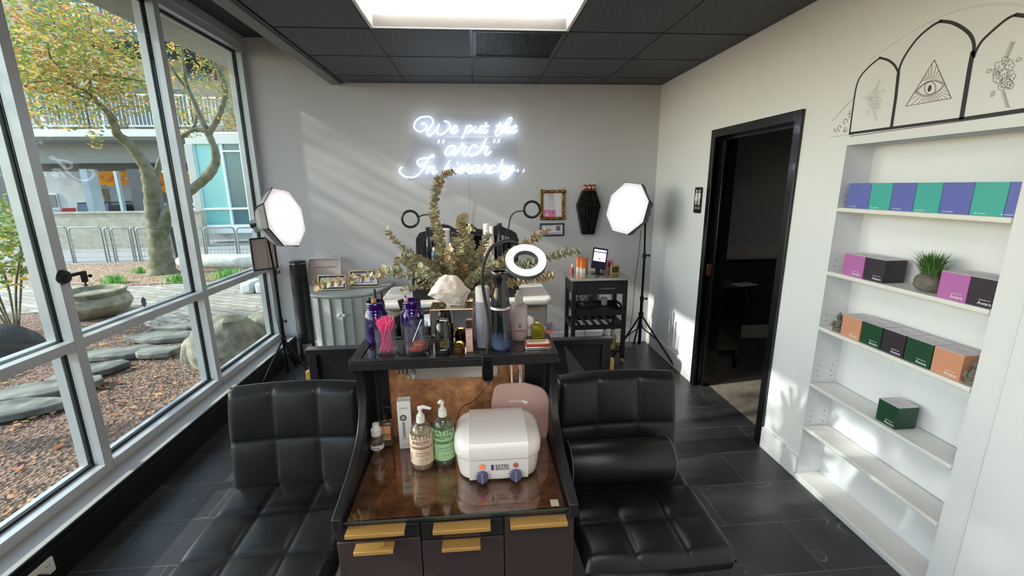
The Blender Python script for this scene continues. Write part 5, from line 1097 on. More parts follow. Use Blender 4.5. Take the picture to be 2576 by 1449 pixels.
for j in range(NZ):
    for i in range(NX):
        p,q,r_,s_ = G[j][i],G[j][i+1],G[j+1][i+1],G[j+1][i]
        if (i+j)%2: b.add([p,q,r_,s_],[(0,1,2),(0,2,3)])
        else: b.add([p,q,r_,s_],[(0,1,3),(1,2,3)])
b.build('faceted_face', pbm, t, smooth=False)
for sx in (-1,1): MB().box(sx*(hw_+.002)-.012+(0 if sx>0 else -.0),sx*(hw_+.002)+.012,.012,.042,.50,.72).build('side_pull', GOLD, t, bevel=.002)
b = MB(); [b.box(sx*(hw_-.06)-.02,sx*(hw_-.06)+.02,.0,.05,0,.03) for sx in (-1,1)]; b.build('foot', pbm, t)
# ---- vanity with white top, ornate mirror
vz = .80; marb = mat('white_marble_top',(222,214,208),.35,noise=.08,nscale=6); vgm = mat('vanity_grey',(172,164,158),.4,.1)
t = thing('vanity_table','pale vanity with white padded tops and stepped drawers with gold pulls behind the divider','vanity',(-.10,3.72,0))
MB().prism(rr(1.40,.62,.06),XY,vz-.055,vz).build('top', marb, t, bevel=.018, seg=3)
for sx in (-1,1):
    MB().box(sx*.52-.15,sx*.52+.15,-.2,.28,.05,vz-.055).build('drawer_case', vgm, t, bevel=.004)
    for k in range(4):
        z0_ = .56-.165*k; out_ = .03+.055*k
        d_ = MB().box(sx*.52-.135,sx*.52+.135,-.2-out_,-.15,z0_,z0_+.15).build('drawer', vgm, t, bevel=.003)
        MB().box(sx*.52-.07,sx*.52+.07,-.235-out_,-.2-out_,z0_+.146,z0_+.156).build('pull', GOLD, d_)
    b = MB(); [b.box(sx*.52+x-.015,sx*.52+x+.015,y-.015,y+.015,0,.05) for x in (-.12,.12) for y in (-.17,.25)]; b.build('foot', vgm, t)
MY = 4.02
mt_ = thing('ornate_mirror','black mirror with a scalloped crown frame standing on the vanity','mirror',(-.10,MY-.06,vz)); o0 = V(mt_.location)
OUT = [(1050,735),(1048,660),(1047,600),(1056,585),(1075,580),(1095,575),(1112,563),(1128,566),(1145,575),(1158,575),(1168,565),(1178,561),(1190,566),(1200,575),(1214,577),(1232,574),(1255,564),(1268,572),(1285,578),(1298,586),(1304,602),(1303,660),(1302,735)]
op = [PY(x,y,MY-.06)-o0 for x,y in OUT]; op = [(p.x,max(p.z,.002)) for p in op]
cx_ = sum(p[0] for p in op)/len(op); zt_ = max(p[1] for p in op)
IN = [(cx_+(x-cx_)*.84, min(z*.93 if z>.1 else .03, zt_*.80)) for x,z in op]
b = MB(); n = len(op); vs = []
for y in (-.022,0): vs += [(x,y,z) for x,z in op]+[(x,y,z) for x,z in IN]
fs = []
for i in range(n):
    j = (i+1)%n; fs += [(i,j,n+j,n+i),(2*n+i,3*n+i,3*n+j,2*n+j),(i,2*n+i,2*n+j,j),(n+i,n+j,3*n+j,3*n+i)]
b.add(vs,fs); b.build('carved_frame', mat('black_carved',(30,28,30),.4,bump=.5,bscale=60), mt_)
MB().prism(IN,XZ,-.01,-.004).build('mirror_glass', mat('mirror_glass',(200,200,204),.04,1.0), mt_, smooth=False)
def ringlamp(label, cpx, R_, path, yy_, lit=False, face=(0,-1,0)):
    c = PY(*cpx,yy_); base = PY(*path[-1],yy_); base.z = vz; t = thing('ring_lamp',label,'lamp',tuple(base)); o = V(base)
    MB().torus(c-o,R_*.86,R_*.14,face,36,10).build('ring_head', BLK, t)
    P = [PY(x,y,yy_)-o for x,y in path[:-1]]+[V((0,0,.02))]
    MB().tube(crom(P,5),.0055,n=8).build('gooseneck', BLK, t); b = MB(); b.box(-.02,.02,-.025,.025,0,.035); b.build('clamp', BLK, t, bevel=.003)
ringlamp('unlit black ring lamp on a gooseneck left of the tall dry leaf sprig',(1032,551),.078,[(1052,546),(1070,540),(1084,545),(1092,575),(1090,640),(1085,690)],3.78,face=(.15,-1,.1))
ringlamp('unlit black ring lamp on a gooseneck beside the gilt frame',(1338,527),.078,[(1319,530),(1296,534),(1284,548),(1280,570),(1275,600),(1276,690)],3.78,face=(-.1,-1,0))
# riser chest on the vanity, the bottles stand on it
t = thing('riser_chest','long black two drawer chest on the vanity under the bottles','chest',(-.10,3.62,vz)); MB().box(-.43,.43,-.13,.13,0,.20).build('case', MATS['black_carved'], t, bevel=.003)
for k in range(2):
    d_ = MB().box(-.42+.425*k,-.01+.425*k,-.138,-.13,.015,.185).build('drawer', MATS['black_carved'], t, bevel=.002); MB().ball((-.215+.425*k,-.146,.1),.01,10,6).build('knob', GOLD, d_)
VB = vz; vz = 1.0
def vbottle(name,label,px,ptop,w_px,y,m,capm,capf=.25,neck=.5,cat='bottle',grp=None,z0=1.0):
    q = PY(px,ptop,y); s = PPX(q); h = q.z-z0; r = w_px*s/2; t = thing(name,label,cat,(q.x,y,z0),0,grp)
    MB().lathe([(0,0),(r*.96,0),(r,.006),(r,h*(1-capf)-r*.4),(r*neck,h*(1-capf)),(0,h*(1-capf))]).build('body', m, t); MB().lathe([(0,h*(1-capf)),(r*neck*1.1,h*(1-capf)),(r*neck*1.15,h*.985),(r*neck*.9,h),(0,h)]).build('cap', capm, t); return t
bdk = mat('dark_spray_bottle',(22,26,34),.12,coat=.5)
clw = mat('frosted_bottle',(200,206,212),.3,trans=.3); tealb = mat('teal_bottle',(60,130,140),.25)
def mister(label,px,ptop,y,w_=14,z0=1.0):
    q = PY(px,ptop,y); s = PPX(q); h = q.z-z0; r = w_*s/2; t = thing('mist_bottle',label,'spray bottle',(q.x,y,z0))
    MB().lathe([(0,0),(r*.95,0),(r,.008),(r,h*.55),(r*.9,h*.65),(r*.55,h*.76),(r*.62,h*.86),(r*.85,h*.98),(r*.8,h),(0,h*.985)]).build('body', bdk, t); return t
mister('glossy black mist bottle at the left of the vanity mirror',1076,571,3.62,15); mister('glossy black mist bottle at the centre of the vanity, behind the sprigs',1141,585,3.62,14); mister('glossy black mist bottle at the right of the vanity mirror',1256,561,3.62,15)
t = vbottle('cream_bottle','white bottle with a broad cap on the vanity right of the sprigs',1224,562,22,3.66,WHT,WHT,.3,.8); t = vbottle('lotion_tube','slim pale tube standing before the white vanity bottle',1236,569,13,3.56,clw,WHT,.2,.7)
vbottle('paper_bag','small white box top showing behind the left sprigs',1118,575,26,3.7,WHT,WHT,.1,.95,'box'); vbottle('tonic_bottle','teal tonic bottle half hidden behind the sprigs',1133,612,10,3.55,tealb,WHT,.2,.6); vbottle('orange_tin','orange tin behind the tall sprig',1112,604,16,3.58,mat('orange_tin',(206,120,84),.4),mat('orange_tin_lid',(220,150,120),.4),.1,.95,'tin'); vbottle('clear_bottle','clear bottle with blue tint beside the left mist bottle',1092,622,15,3.58,mat('blue_clear',(130,160,190),.2,trans=.4),WHT,.15,.5)
t = thing('brush_cup','cup of wooden handled brushes on the vanity','cup',(PY(1228,600,3.6).x,3.5,vz)); MB().lathe([(0,0),(.032,0),(.036,.12),(.034,.12),(.03,.004),(0,.004)]).build('cup_body', clw, t)
for k in range(9):
    R = random.Random(k); a = k*.7; MB().tube([(.015*math.cos(a),.015*math.sin(a),.01),(.04*math.cos(a),.03*math.sin(a),.26+.03*R.random())],.0035,n=6).build('brush_handle', mat('bamboo',(206,160,96),.5), t)
vz = VB
# black shell salon chair with a white towel
t = thing('shell_chair','black shell salon chair with a white towel folded over its arm','chair',(-.36,2.92,0))
vs = []; N = 20
pts = crom([PY(x,y,2.95)-V((-.36,2.92,0)) for x,y in ((1048,800),(1042,770),(1050,748),(1075,732),(1105,724),(1140,728))],4)
sh = MB()
for k in range(N+1):
    a = math.radians(200-220*k/N); 
    for z,rr_,l in ((.42,.23,0),(.52,.26,0),(.66,.275,0),(.74+.06*math.sin(max(0,math.pi*k/N)),.27,0)): vs.append((rr_*math.cos(a),rr_*math.sin(a)+.02,z))
sh.add(vs,[(k*4+i,(k+1)*4+i,(k+1)*4+i+1,k*4+i+1) for k in range(N) for i in range(3)])
o = sh.build('shell', BLK, t); so_ = o.modifiers.new('th','SOLIDIFY'); so_.thickness = .03
MB().lathe([(0,.40),(.22,.40),(.235,.42),(.235,.46),(.2,.48),(0,.485)]).build('seat', BLK, t); MB().cyl((0,0,.05),(0,0,.4),.03,n=16).lathe([(0,0),(.24,0),(.24,.015),(.05,.05),(0,.055)]).build('pedestal', CHR, t)
o = MB(); P0 = [PY(x,y,2.62) for x,y in ((1032,775),(1034,757),(1045,749),(1062,745),(1078,743))]
prf = [V((-.02,0,-.06)),V((0,0,.0)),V((.05,0,.035)),V((.12,0,.045)),V((.17,0,.03)),V((.175,0,-.12))]
pr2 = crom(prf,4); vs = []
for i,p in enumerate(pr2): vs += [(p.x,-.09,p.z),(p.x,.12,p.z+.01)]
o.add(vs,[(2*i,2*i+1,2*i+3,2*i+2) for i in range(len(pr2)-1)]); tw = o.build('towel', mat('white_towel',(214,222,232),.9,bump=.4,bscale=200)); q = PY(1032,765,2.72); tw.location = (q.x,2.72,.80); sm = tw.modifiers.new('th','SOLIDIFY'); sm.thickness = .014; tag(tw,'white towel draped over the arm of the black shell chair','towel')
# ---- tall vase with dried eucalyptus
VX,VY = -.115,1.95
t = thing('eucalyptus_arrangement','tall dark floor vase of dried tan and sage eucalyptus sprigs behind the tissue box','plant',(VX,VY,0)); o0 = V((VX,VY,0))
MB().lathe([(0,0),(.075,0),(.08,.01),(.07,.12),(.05,.5),(.042,.85),(.05,.98),(.062,1.04),(.056,1.04),(.044,.98),(.036,.85),(.03,.1),(0,.1)]).build('floor_vase', pbm, t)
EU = [mat('eucalyptus_sage',(172,170,142),.7,noise=.15,nscale=40),mat('eucalyptus_tan',(188,172,138),.7,noise=.15,nscale=40),mat('eucalyptus_rust',(200,166,122),.7)]
SPR = [ # px path, y offset end, tip scale, leaf spacing m, leaf size, weights
 ([(1150,745),(1128,680),(1108,620),(1095,560),(1092,510),(1100,465),(1118,440),(1136,432)],-.05,.012,.022,(.5,.35,.15)),
 ([(1150,745),(1130,700),(1105,650),(1110,600),(1100,560)],.1,.013,.024,(.6,.35,.05)),
 ([(1155,745),(1158,700),(1160,650),(1163,600),(1160,560),(1168,548)],-.12,.011,.024,(.15,.75,.1)),
 ([(1160,745),(1170,700),(1175,660),(1165,620),(1172,590),(1185,575)],.05,.012,.024,(.2,.7,.1)),
 ([(1150,745),(1158,690),(1150,640),(1148,600)],.0,.012,.024,(.3,.6,.1)),
 ([(1150,745),(1110,705),(1070,665),(1035,640),(1008,620),(985,595),(972,578)],.0,.014,.019,(.45,.5,.05)),
 ([(1150,745),(1105,700),(1060,660),(1025,645),(1005,650),(998,670)],-.1,.013,.02,(.5,.45,.05)),
 ([(1150,745),(1090,700),(1050,680),(1030,665),(1012,648)],.12,.013,.022,(.55,.4,.05)),
 ([(1150,750),(1100,712),(1050,700),(1010,684),(975,684),(940,687)],-.2,.026,.024,(.7,.3,0)),
 ([(1010,684),(975,684),(940,690),(900,700),(860,706),(820,712),(790,720)],-.2,.024,.022,(.3,.4,.3)),
 ([(1150,755),(1110,735),(1070,722),(1040,722),(1015,730)],-.15,.018,.017,(.4,.5,.1)),
 ([(1160,745),(1190,700),(1205,660),(1212,625),(1222,600),(1228,590)],.08,.012,.021,(.7,.3,0)),
 ([(1160,745),(1200,710),(1240,675),(1280,640),(1320,612),(1352,595),(1375,580)],.02,.017,.023,(.1,.6,.3)),
 ([(1160,745),(1210,720),(1260,690),(1310,668),(1350,655),(1390,645),(1425,636),(1455,632)],-.1,.017,.023,(.6,.4,0)),
 ([(1160,750),(1220,730),(1280,715),(1320,703),(1360,697),(1388,692)],-.1,.014,.022,(0,.5,.5)),
 ([(1155,745),(1175,720),(1190,700),(1215,680),(1235,655)],-.15,.013,.022,(.6,.4,0)),
 ([(1150,745),(1125,715),(1100,700),(1075,690),(1060,675)],-.2,.013,.022,(.6,.4,0)),
 ([(1155,750),(1180,740),(1195,745),(1200,770)],-.05,.014,.02,(.8,.2,0)),
 ([(1155,745),(1140,700),(1135,660),(1128,630)],-.1,.012,.024,(.3,.5,.2)),
 ([(1158,745),(1185,690),(1190,640),(1183,600)],.12,.013,.022,(.6,.4,0)),
 ([(1145,748),(1110,700),(1085,665),(1062,655),(1040,655)],.05,.013,.022,(.6,.4,0)),
]
R = random.Random(21)
for si,(path,yo,sp,ls,wts) in enumerate(SPR):
    n = len(path); P = []
    for i,(x,y) in enumerate(path): P.append(PY(x,y,VY+yo*i/(n-1))-o0)
    if path[0][1] >= 744 and path[0][0] < 1170: P = [V((R.uniform(-.015,.015),R.uniform(-.015,.015),.98))]+P
    S = crom(P,8); b = MB(); b.tube(S,[.0028*(1-.6*i/len(S)) for i in range(len(S))],n=5); acc = 0; ang = R.uniform(0,6); L_ = sum((S[i+1]-S[i]).length for i in range(len(S)-1)); run = 0; nxt = .04 if len(P)>n else 0
    for i in range(len(S)-1):
        d = (S[i+1]-S[i]); l = d.length; dn = d.normalized()
        while nxt <= run+l:
            f_ = (nxt-run)/l; c = S[i]+d*f_; u0 = dn.orthogonal().normalized(); v0 = dn.cross(u0); tt_ = nxt/L_; size = ls*.9*(1-.4*tt_)*R.uniform(.85,1.15); ang += 1.57+R.uniform(-.25,.25)
            for s_ in (0,math.pi):
                a = ang+s_; e = (u0*math.cos(a)+v0*math.sin(a)); e = (e+dn*R.uniform(.25,.8)).normalized(); sd = dn.cross(e).normalized(); rl_ = R.uniform(-.75,.75); sd = (sd*math.cos(rl_)+e.cross(sd)*math.sin(rl_)).normalized(); cen = c+e*size*1.05; cup = e.cross(sd)*size*.25; mi = R.choices((0,1,2),wts)[0]
                vs = [cen-cup*.8]+[cen+e*size*math.cos(q)*1.0+sd*size*math.sin(q)*1.02+cup*(abs(math.sin(q))) for q in [math.pi*2*k/8 for k in range(8)]]
                b.add(vs,[(0,1+k,1+(k+1)%8) for k in range(8)],mi)
            nxt += sp*.72*(1-.2*tt_)
        run += l
    o = b.build('sprig', EU, t, ang=50)
# ================================================================ THE NEAR STATION
SX0,SX1 = -.418,.262; DZK = .752; TRZ = 1.13
blkw = mat('station_black',(34,31,32),.38,noise=.1,nscale=10); sidem = mat('station_dark_laminate',(60,48,48),.42)
def leafgold():
    M = bpy.data.materials.new('gold_leaf'); M.use_nodes = True; t = M.node_tree; L = t.links; b = t.nodes['Principled BSDF']
    tc = t.nodes.new('ShaderNodeTexCoord'); n = t.nodes.new('ShaderNodeTexNoise'); n.inputs['Scale'].default_value = 14; n.inputs['Detail'].default_value = 10; n.inputs['Roughness'].default_value=.75; L.new(tc.outputs['Object'],n.inputs['Vector'])
    cr = t.nodes.new('ShaderNodeValToRGB'); e = cr.color_ramp.elements; e[0].position=.32; e[0].color=(*lin((118,80,54)),1); e[1].position=.68; e[1].color=(*lin((238,168,118)),1); L.new(n.outputs['Fac'],cr.inputs[0]); L.new(cr.outputs[0],b.inputs['Base Color'])
    b.inputs['Metallic'].default_value = .45; b.inputs['Roughness'].default_value = .42
    n2 = t.nodes.new('ShaderNodeTexNoise'); n2.inputs['Scale'].default_value = 90; L.new(tc.outputs['Object'],n2.inputs['Vector']); bp_ = t.nodes.new('ShaderNodeBump'); bp_.inputs['Strength'].default_value=.5; bp_.inputs['Distance'].default_value=.003; L.new(n2.outputs['Fac'],bp_.inputs['Height']); L.new(bp_.outputs[0],b.inputs['Normal']); return M
GL = leafgold()
t = thing('salon_station','black salon station with gold leaf desk, curved sides, gold drawer pulls and a raised tray','salon station',((SX0+SX1)/2,1.35,0)); hx = (SX1-SX0)/2; y0_ = 1.11-1.35; yb_ = 1.56-1.35
MB().box(-hx+.02,hx-.02,y0_+.02,yb_,.0,DZK-.012).build('body', sidem, t, bevel=.002)
b = MB(); b.box(-hx,hx,y0_,yb_,DZK-.012,DZK,0); b.build('desk_panel', blkw, t, bevel=.002)
MB().box(-hx+.022,hx-.022,y0_+.01,yb_-.012,DZK,DZK+.002).build('gold_leaf_top', GL, t, smooth=False)
MB().box(-hx+.014,hx-.014,y0_-.006,yb_-.014,DZK+.003,DZK+.010).build('glass_sheet', pane_mat('desk_glass',(232,230,228),2.2,.015), t, bevel=.001)
MB().box(-hx+.016,hx-.016,y0_-.0068,y0_-.006,DZK+.003,DZK+.010).build('glass_edge', mat('green_glass_edge',(52,66,62),.15), t)
MB().box(-hx+.03,hx-.03,yb_-.014,yb_,DZK,TRZ-.035).build('back_panel', blkw, t); MB().box(-.262,.243,yb_-.017,yb_-.014,DZK+.01,TRZ-.06).build('gold_leaf_back', GL, t, smooth=False)
MB().box(-.20,.14,yb_-.024,yb_-.017,TRZ-.135,TRZ-.085).build('mirror_strip', mat('smoky_strip',(190,180,172),.25,.6), t)
# curved side wings (y, z) outline
wg = [(1.095,DZK-.02),(1.093,.779),(1.15,.790),(1.223,.803),(1.29,.818),(1.352,.839),(1.40,.870),(1.432,.908),(1.450,.96),(1.452,1.01),(1.44,1.05),(1.415,1.085),(1.40,TRZ-.03),(1.60,TRZ-.03),(1.60,DZK-.02)]
for sx in (-1,1):
    x = sx*hx; MB().prism([(y-1.35,z) for y,z in wg], YZ, x-.014, x+.014).build('side_wing', blkw, t, bevel=.004, seg=3)
    MB().box(x-.012,x+.012,yb_-.01,yb_+.03,0,DZK-.02).build('back_post', sidem, t)
# tray
TX0,TX1,TY0,TY1 = -.437,.268,1.400,1.640; cxs = (SX0+SX1)/2
b = MB(); X0,X1,Y0_,Y1_ = TX0-cxs,TX1-cxs,TY0-1.35,TY1-1.35
b.box(X0,X1,Y0_,Y1_,TRZ-.036,TRZ-.008); b.box(X0,X1,Y0_,Y0_+.026,TRZ-.008,TRZ); b.box(X0,X1,Y1_-.026,Y1_,TRZ-.008,TRZ); b.box(X0,X0+.036,Y0_+.026,Y1_-.026,TRZ-.008,TRZ); b.box(X1-.036,X1,Y0_+.026,Y1_-.026,TRZ-.008,TRZ)
b.build('tray', blkw, t, bevel=.0015); TG = TRZ-.003
MB().box(X0+.038,X1-.038,Y0_+.028,Y1_-.028,TRZ-.0078,TG).build('tray_glass', mat('black_glass_inset',(38,36,40),.06,spec=.7), t, bevel=.0005)
# drawer fronts and pulls
for (x0,x1,z0,z1,px0,px1,pz,kind) in ((-.428,-.190,.694,.738,-.393,-.228,.742,'drawer'),(-.186,.054,.680,.738,-.149,.016,.736,'drawer'),(-.428,-.190,.05,.690,-.374,-.263,.684,'cabinet_door'),(-.186,.054,.05,.676,-.126,-.015,.675,'cabinet_door'),(.058,.266,.05,.738,.073,.240,.735,'cabinet_door')):
    o = MB().box(x0-cxs,x1-cxs,y0_-.002,y0_+.018,z0,z1).build(kind, sidem if x0>.05 or z1 < .7 else blkw, t, bevel=.0015)
    b = MB(); b.box(px0-cxs,px1-cxs,y0_-.034,y0_+.004,pz-.004,pz); b.box(px0-cxs,px1-cxs,y0_-.036,y0_-.033,pz-.012,pz); b.build('pull', GOLD, o, bevel=.0008)
q = PZ(1395,1265,DZK+.0102); o = MB().box(-.012,.012,-.014,.014,0,.0004).build('tape_piece', mat('clear_tape',(214,200,176),.4,alpha=.8)); o.location = (q.x,q.y,DZK+.0103); tag(o,'small piece of clear tape on the right front corner of the desk glass','tape')
# ---- chairs
leather = mat('black_leather',(26,25,26),.36,spec=.5,bump=.05,bscale=260); thr = mat('black_thread',(70,68,68),.7); chromeb = CHR
def quiltgrid(W_,D_,nx,ny,fn,thick,bul,rc=.05,NU=48,NV=48,back_flat=True):
    """cushion surface: fn(u,v,h) maps metres to space"""
    b = MB(); top = []; bot = []
    def sq(u,v):
        a,c = 2*u-1,2*v-1; k = .12
        return (W_/2*(a*math.sqrt(1-k*c*c*.5*(abs(a)**2))), D_/2*(c*math.sqrt(1-k*a*a*.5*(abs(c)**2))))
    vs = []
    for side in (1,-1):
        for j in range(NV+1):
            for i in range(NU+1):
                u,v = i/NU,j/NV; x,y = sq(u,v); e = min(u,1-u)*W_, min(v,1-v)*D_; ed = min(e)
                rim = min(1,ed/.028); rim = math.sqrt(max(0,1-(1-rim)**2))
                q = (abs(math.sin(math.pi*u*nx))*abs(math.sin(math.pi*v*ny)))**.38
                h = (thick*.5+bul*q-bul*.5*(1-q))*rim if side>0 else -thick*.5*rim
                vs.append(fn(x,y,h))
    n = (NU+1)*(NV+1); fs = []
    for j in range(NV):
        for i in range(NU):
            a = j*(NU+1)+i; fs.append((a,a+1,a+NU+2,a+NU+1)); fs.append((n+a,n+a+NU+1,n+a+NU+2,n+a+1))
    b.add(vs,fs); return b
def salon_chair(label, x, y, wd=.50, dp=.50, sz=.565, bh=.40, rz=0.0, slope=0.0):
    t = thing('salon_chair',label,'chair',(x,y,0),rz,group=None)
    f1 = lambda a,c,h: (a, c, sz-.04+h+slope*c)
    quiltgrid(wd,dp,3,3,f1,.085,.010).build('seat', leather, t, ang=180)
    # backrest rises from the rear edge of the seat
    def f2(a,c,h):
        s = c+bh/2; ang = math.radians(7); yy_ = dp/2+.005+s*math.sin(ang)+.02*(abs(a)/(wd/2))**2*-1; return (a, yy_-h, sz-.02+s*math.cos(ang))
    quiltgrid(wd,bh,3,2,f2,.085,.010).build('backrest', leather, t, ang=180)
    b = MB(); b.cyl((0,0,.05),(0,0,.30),.03,n=20); b.cyl((0,0,.30),(0,0,sz-.10),.02,n=16); b.build('gas_lift', chromeb, t)
    MB().lathe([(0,0),(.21,0),(.215,.006),(.20,.014),(.06,.035),(.035,.06),(0,.06)],n=40).build('base', chromeb, t)
    MB().box(-.1,.1,-.1,.1,sz-.105,sz-.085).build('seat_plate', BLKM, t)
    b = MB(); b.tube([(.03,0,sz-.12),(.2,-.02,sz-.13),(.24,-.02,sz-.13)],.006,n=8); b.build('height_lever', chromeb, t)
    return t
c1 = salon_chair('black quilted leather salon chair left of the station, empty seat toward the window', -.715, 1.315, .50,.56, bh=.415)
c2 = salon_chair('black quilted leather salon chair right of the station with a bolster on it', .548, 1.34, .50,.50, bh=.405)
t = thing('bolster_cushion','black leather bolster cushion lying against the backrest of the right chair','cushion',(.518,1.458,.660))
prf = [(0,-.200),(.058,-.200),(.075,-.197),(.080,-.190),(.080,.190),(.075,.197),(.058,.200),(0,.200)]
MB().lathe(prf,n=40,rot=Matrix.Rotation(math.pi/2,3,'Y')).build('cover', leather, t, ang=60)
for s_ in (-1,1): MB().torus((s_*.194,0,0),.0795,.0024,(1,0,0),40,6).build('piping', mat('worn_piping',(92,90,88),.45), t)
# ================================================================ THINGS ON THE TRAY
def onz(px,py,z=TG+.0004): return PZ(px,py,z)
jarm = mat('purple_glass',(112,70,170),.05,trans=.92,spec=.6,ior=1.3); 
jar_pane = pane_mat('purple_jar_glass',(120,72,178),2.0,.02,.42,(66,30,120))
def mason(label,px,py):
    q = onz(px,py); t = thing('mason_jar',label,'jar',(q.x,q.y,q.z)); s = 1.0
    pr = [(0,.0),(.030,.0),(.036,.006),(.0385,.02),(.0385,.085),(.037,.1),(.030,.112),(.0285,.117),(.031,.12),(.0285,.124),(.031,.128),(.0285,.132),(.0305,.136),(.0285,.140),(.0285,.143),(.0265,.143),(.0265,.112),(.034,.096),(.0355,.08),(.0355,.02),(.032,.008),(0,.006)]
    t.scale = (1.12,1.12,1.12); MB().lathe(pr,n=32).build('glass_body', jar_pane, t, ang=50)
    b = MB(); b.ball((0,-.0385,.055),.02,14,8,sc=(1,.08,1.2)); b.build('embossed_badge', jar_pane, t)
    return t,q
j1,q1 = mason('purple mason jar of dark pencils, nearer the left end of the tray',952,862); j2,q2 = mason('purple mason jar of makeup brushes behind the clear tumbler',1041,858)
def stick(name,label,cat,base,p0,p1,r,m,parts=()):
    t = thing(name,label,cat,tuple(base)); MB().tube([p0,p1],r,n=10).build('handle', m, t)
    for nm,a,c,r0,r1,mm in parts:
        P0,P1 = V(p0),V(p1); A_ = P0+(P1-P0)*a; C_ = P0+(P1-P0)*c; MB().cyl(A_,C_,r0,r1,n=12).build(nm, mm, t)
    return t
ins = lambda q,dz=.009: V((q.x,q.y,q.z+dz))
def topv(px,py,y,q): p = PY(px,py,y); return (p.x-q.x,p.y-q.y,p.z-q.z-.009)
stick('makeup_pencil','slim black pencil leaning left in the left purple jar, longest of three','pencil',ins(q1),(.01,.0,0),topv(942,727,q1.y,q1),.0035,BLK)
stick('makeup_pencil','black pencil standing upright at the right side of the left purple jar','pencil',ins(q1),(.016,.006,0),topv(960,735,q1.y+.01,q1),.0035,BLK)
stick('makeup_pencil','short thin black pencil at the left rim of the left purple jar','pencil',ins(q1),(-.016,.004,0),topv(929,748,q1.y,q1),.003,BLK)
wood = mat('tan_applicator',(190,140,92),.5)
stick('wood_brush','tan wooden kabuki brush handle in the left purple jar','brush',ins(q1),(-.004,-.008,0),topv(940,753,q1.y-.01,q1),.009,wood)
stick('wood_brush','black short brush beside the tan one in the left purple jar','brush',ins(q1),(-.012,.012,0),topv(935,757,q1.y+.012,q1),.005,BLK)
stick('makeup_brush','wide black paddle brush in the purple jar behind the clear tumbler','brush',ins(q2),(-.008,.0,0),topv(1010,760,q2.y,q2),.006,BLK,(('bristle_head',.78,1.06,.011,.013,BLK),))
stick('brow_pen','pale pink brow pen with a black tip in the second purple jar','pen',ins(q2),(.0,-.006,0),topv(1020,748,q2.y-.005,q2),.0075,mat('blush_plastic',(222,180,164),.4),(('pen_tip',.94,1.05,.0045,.002,BLK),))
stick('spoolie_brush','thin black spoolie with a round tip at the right of the second purple jar','brush',ins(q2),(.016,.0,0),topv(1048,748,q2.y,q2),.0035,BLK,(('tip_ball',.97,1.03,.0045,.0045,BLK),))
# purple stones filling the jars
stn = mat('purple_filler',(74,36,104),.25)
for q,lb in ((q1,'purple glass beads filling the left mason jar'),(q2,'purple glass beads filling the second mason jar')):
    R = random.Random(3); b = MB()
    for _ in range(150):
        a = R.uniform(0,6.28); r = .030*math.sqrt(R.random()); b.ball((r*math.cos(a),r*math.sin(a),.012+.075*R.random()),.005,6,4)
    o = b.build('glass_beads', stn); o.location = tuple(q); tag(o,lb,'beads',kind='stuff')
# clear acrylic cups
def cup(label,px,py,r,h,base=.008,name='acrylic_cup',cat='cup'):
    q = onz(px,py); t = thing(name,label,cat,tuple(q)); pr = [(0,0),(r*.94,0),(r,.004),(r,h),(r-.0035,h),(r-.0035,base),(0,base)]; MB().lathe(pr,n=40).build('cup_body', ACR, t, ang=50); return t,q
c3,q3 = cup('clear acrylic cup packed with pink applicator wands',974,886,.0375,.092)
c4,q4 = cup('larger clear acrylic tumbler holding an orange tin at its base',1048,885,.0445,.105,.014)
pk = mat('hot_pink_plastic',(255,100,160),.4)
R = random.Random(8); w0 = None
for k in range(46):
    a0 = R.uniform(0,6.28); r0 = .028*math.sqrt(R.random()); r1 = .034*math.sqrt(R.uniform(.02,1)); a1 = a0+R.uniform(1.2,2.6)
    hgt = R.uniform(.104,.118); o = thing('applicator_wand','hot pink disposable applicator wand standing in the clear acrylic cup','applicator',(q3.x,q3.y,q3.z+.0085),0,'pink applicator wands in the clear cup')
    p0 = V((r0*math.cos(a0),r0*math.sin(a0),0)); p1 = V((r1*math.cos(a1),r1*math.sin(a1),hgt)); MB().tube([p0,p1],.0011,n=6).build('shaft', pk, o); pm_ = p0+(p1-p0)*.68; MB().tube([pm_,p1],.0026,n=6).build('handle', pk, o)
o = thing('orange_pot','translucent orange cosmetic pot lying in the clear tumbler','pot',(q4.x+.004,q4.y-.004,q4.z+.0145)); MB().lathe([(0,0),(.03,0),(.032,.003),(.032,.012),(0,.012)],n=28).build('pot_body', mat('orange_clear',(226,96,52),.2,trans=.35), o); MB().lathe([(0,.012),(.022,.012),(.022,.02),(0,.02)],c=(.008,.01,0),n=24).build('pot_lid', mat('orange_lid',(216,120,84),.3), o)
stick('chrome_tweezer','thin chrome tweezer leaning in the clear tumbler','tweezer',(q4.x,q4.y,q4.z+.015),(-.012,.01,0.02),(.022,.016,.098),.0022,CHR)
# tissue box
mb_ = mat('mirror_panel',(206,200,200),.05,1.0); rose = mat('rose_gold_edge',(226,172,136),.25,1.0)
q = onz(1140,866); hb = .0755; hd = .056
t = thing('tissue_box','mirrored tissue box with rose gold edges and a big white tissue','tissue box',(q.x,1.525+hd,TG+.0004)); bh_ = PY(1140,779,1.525).z-TG
MB().box(-hb,hb,-hd,hd,0,bh_).build('mirrored_case', mb_, t, smooth=False)
b = MB()
for sx in (-1,1):
    for sy in (-1,1): b.cyl((sx*hb,sy*hd,0),(sx*hb,sy*hd,bh_),.0022,n=8)
for s_ in (-1,1):
    b.cyl((-hb,s_*hd,bh_),(hb,s_*hd,bh_),.0026,n=8); b.cyl((s_*hb,-hd,bh_),(s_*hb,hd,bh_),.0026,n=8)
b.build('gold_edging', rose, t)
tiss = mat('tissue_paper',(232,216,202),.9,sheen=.2)
yt_ = t.location.y; 
def TP(px,py,d): return PY(px,py,yt_+d)-V(t.location)
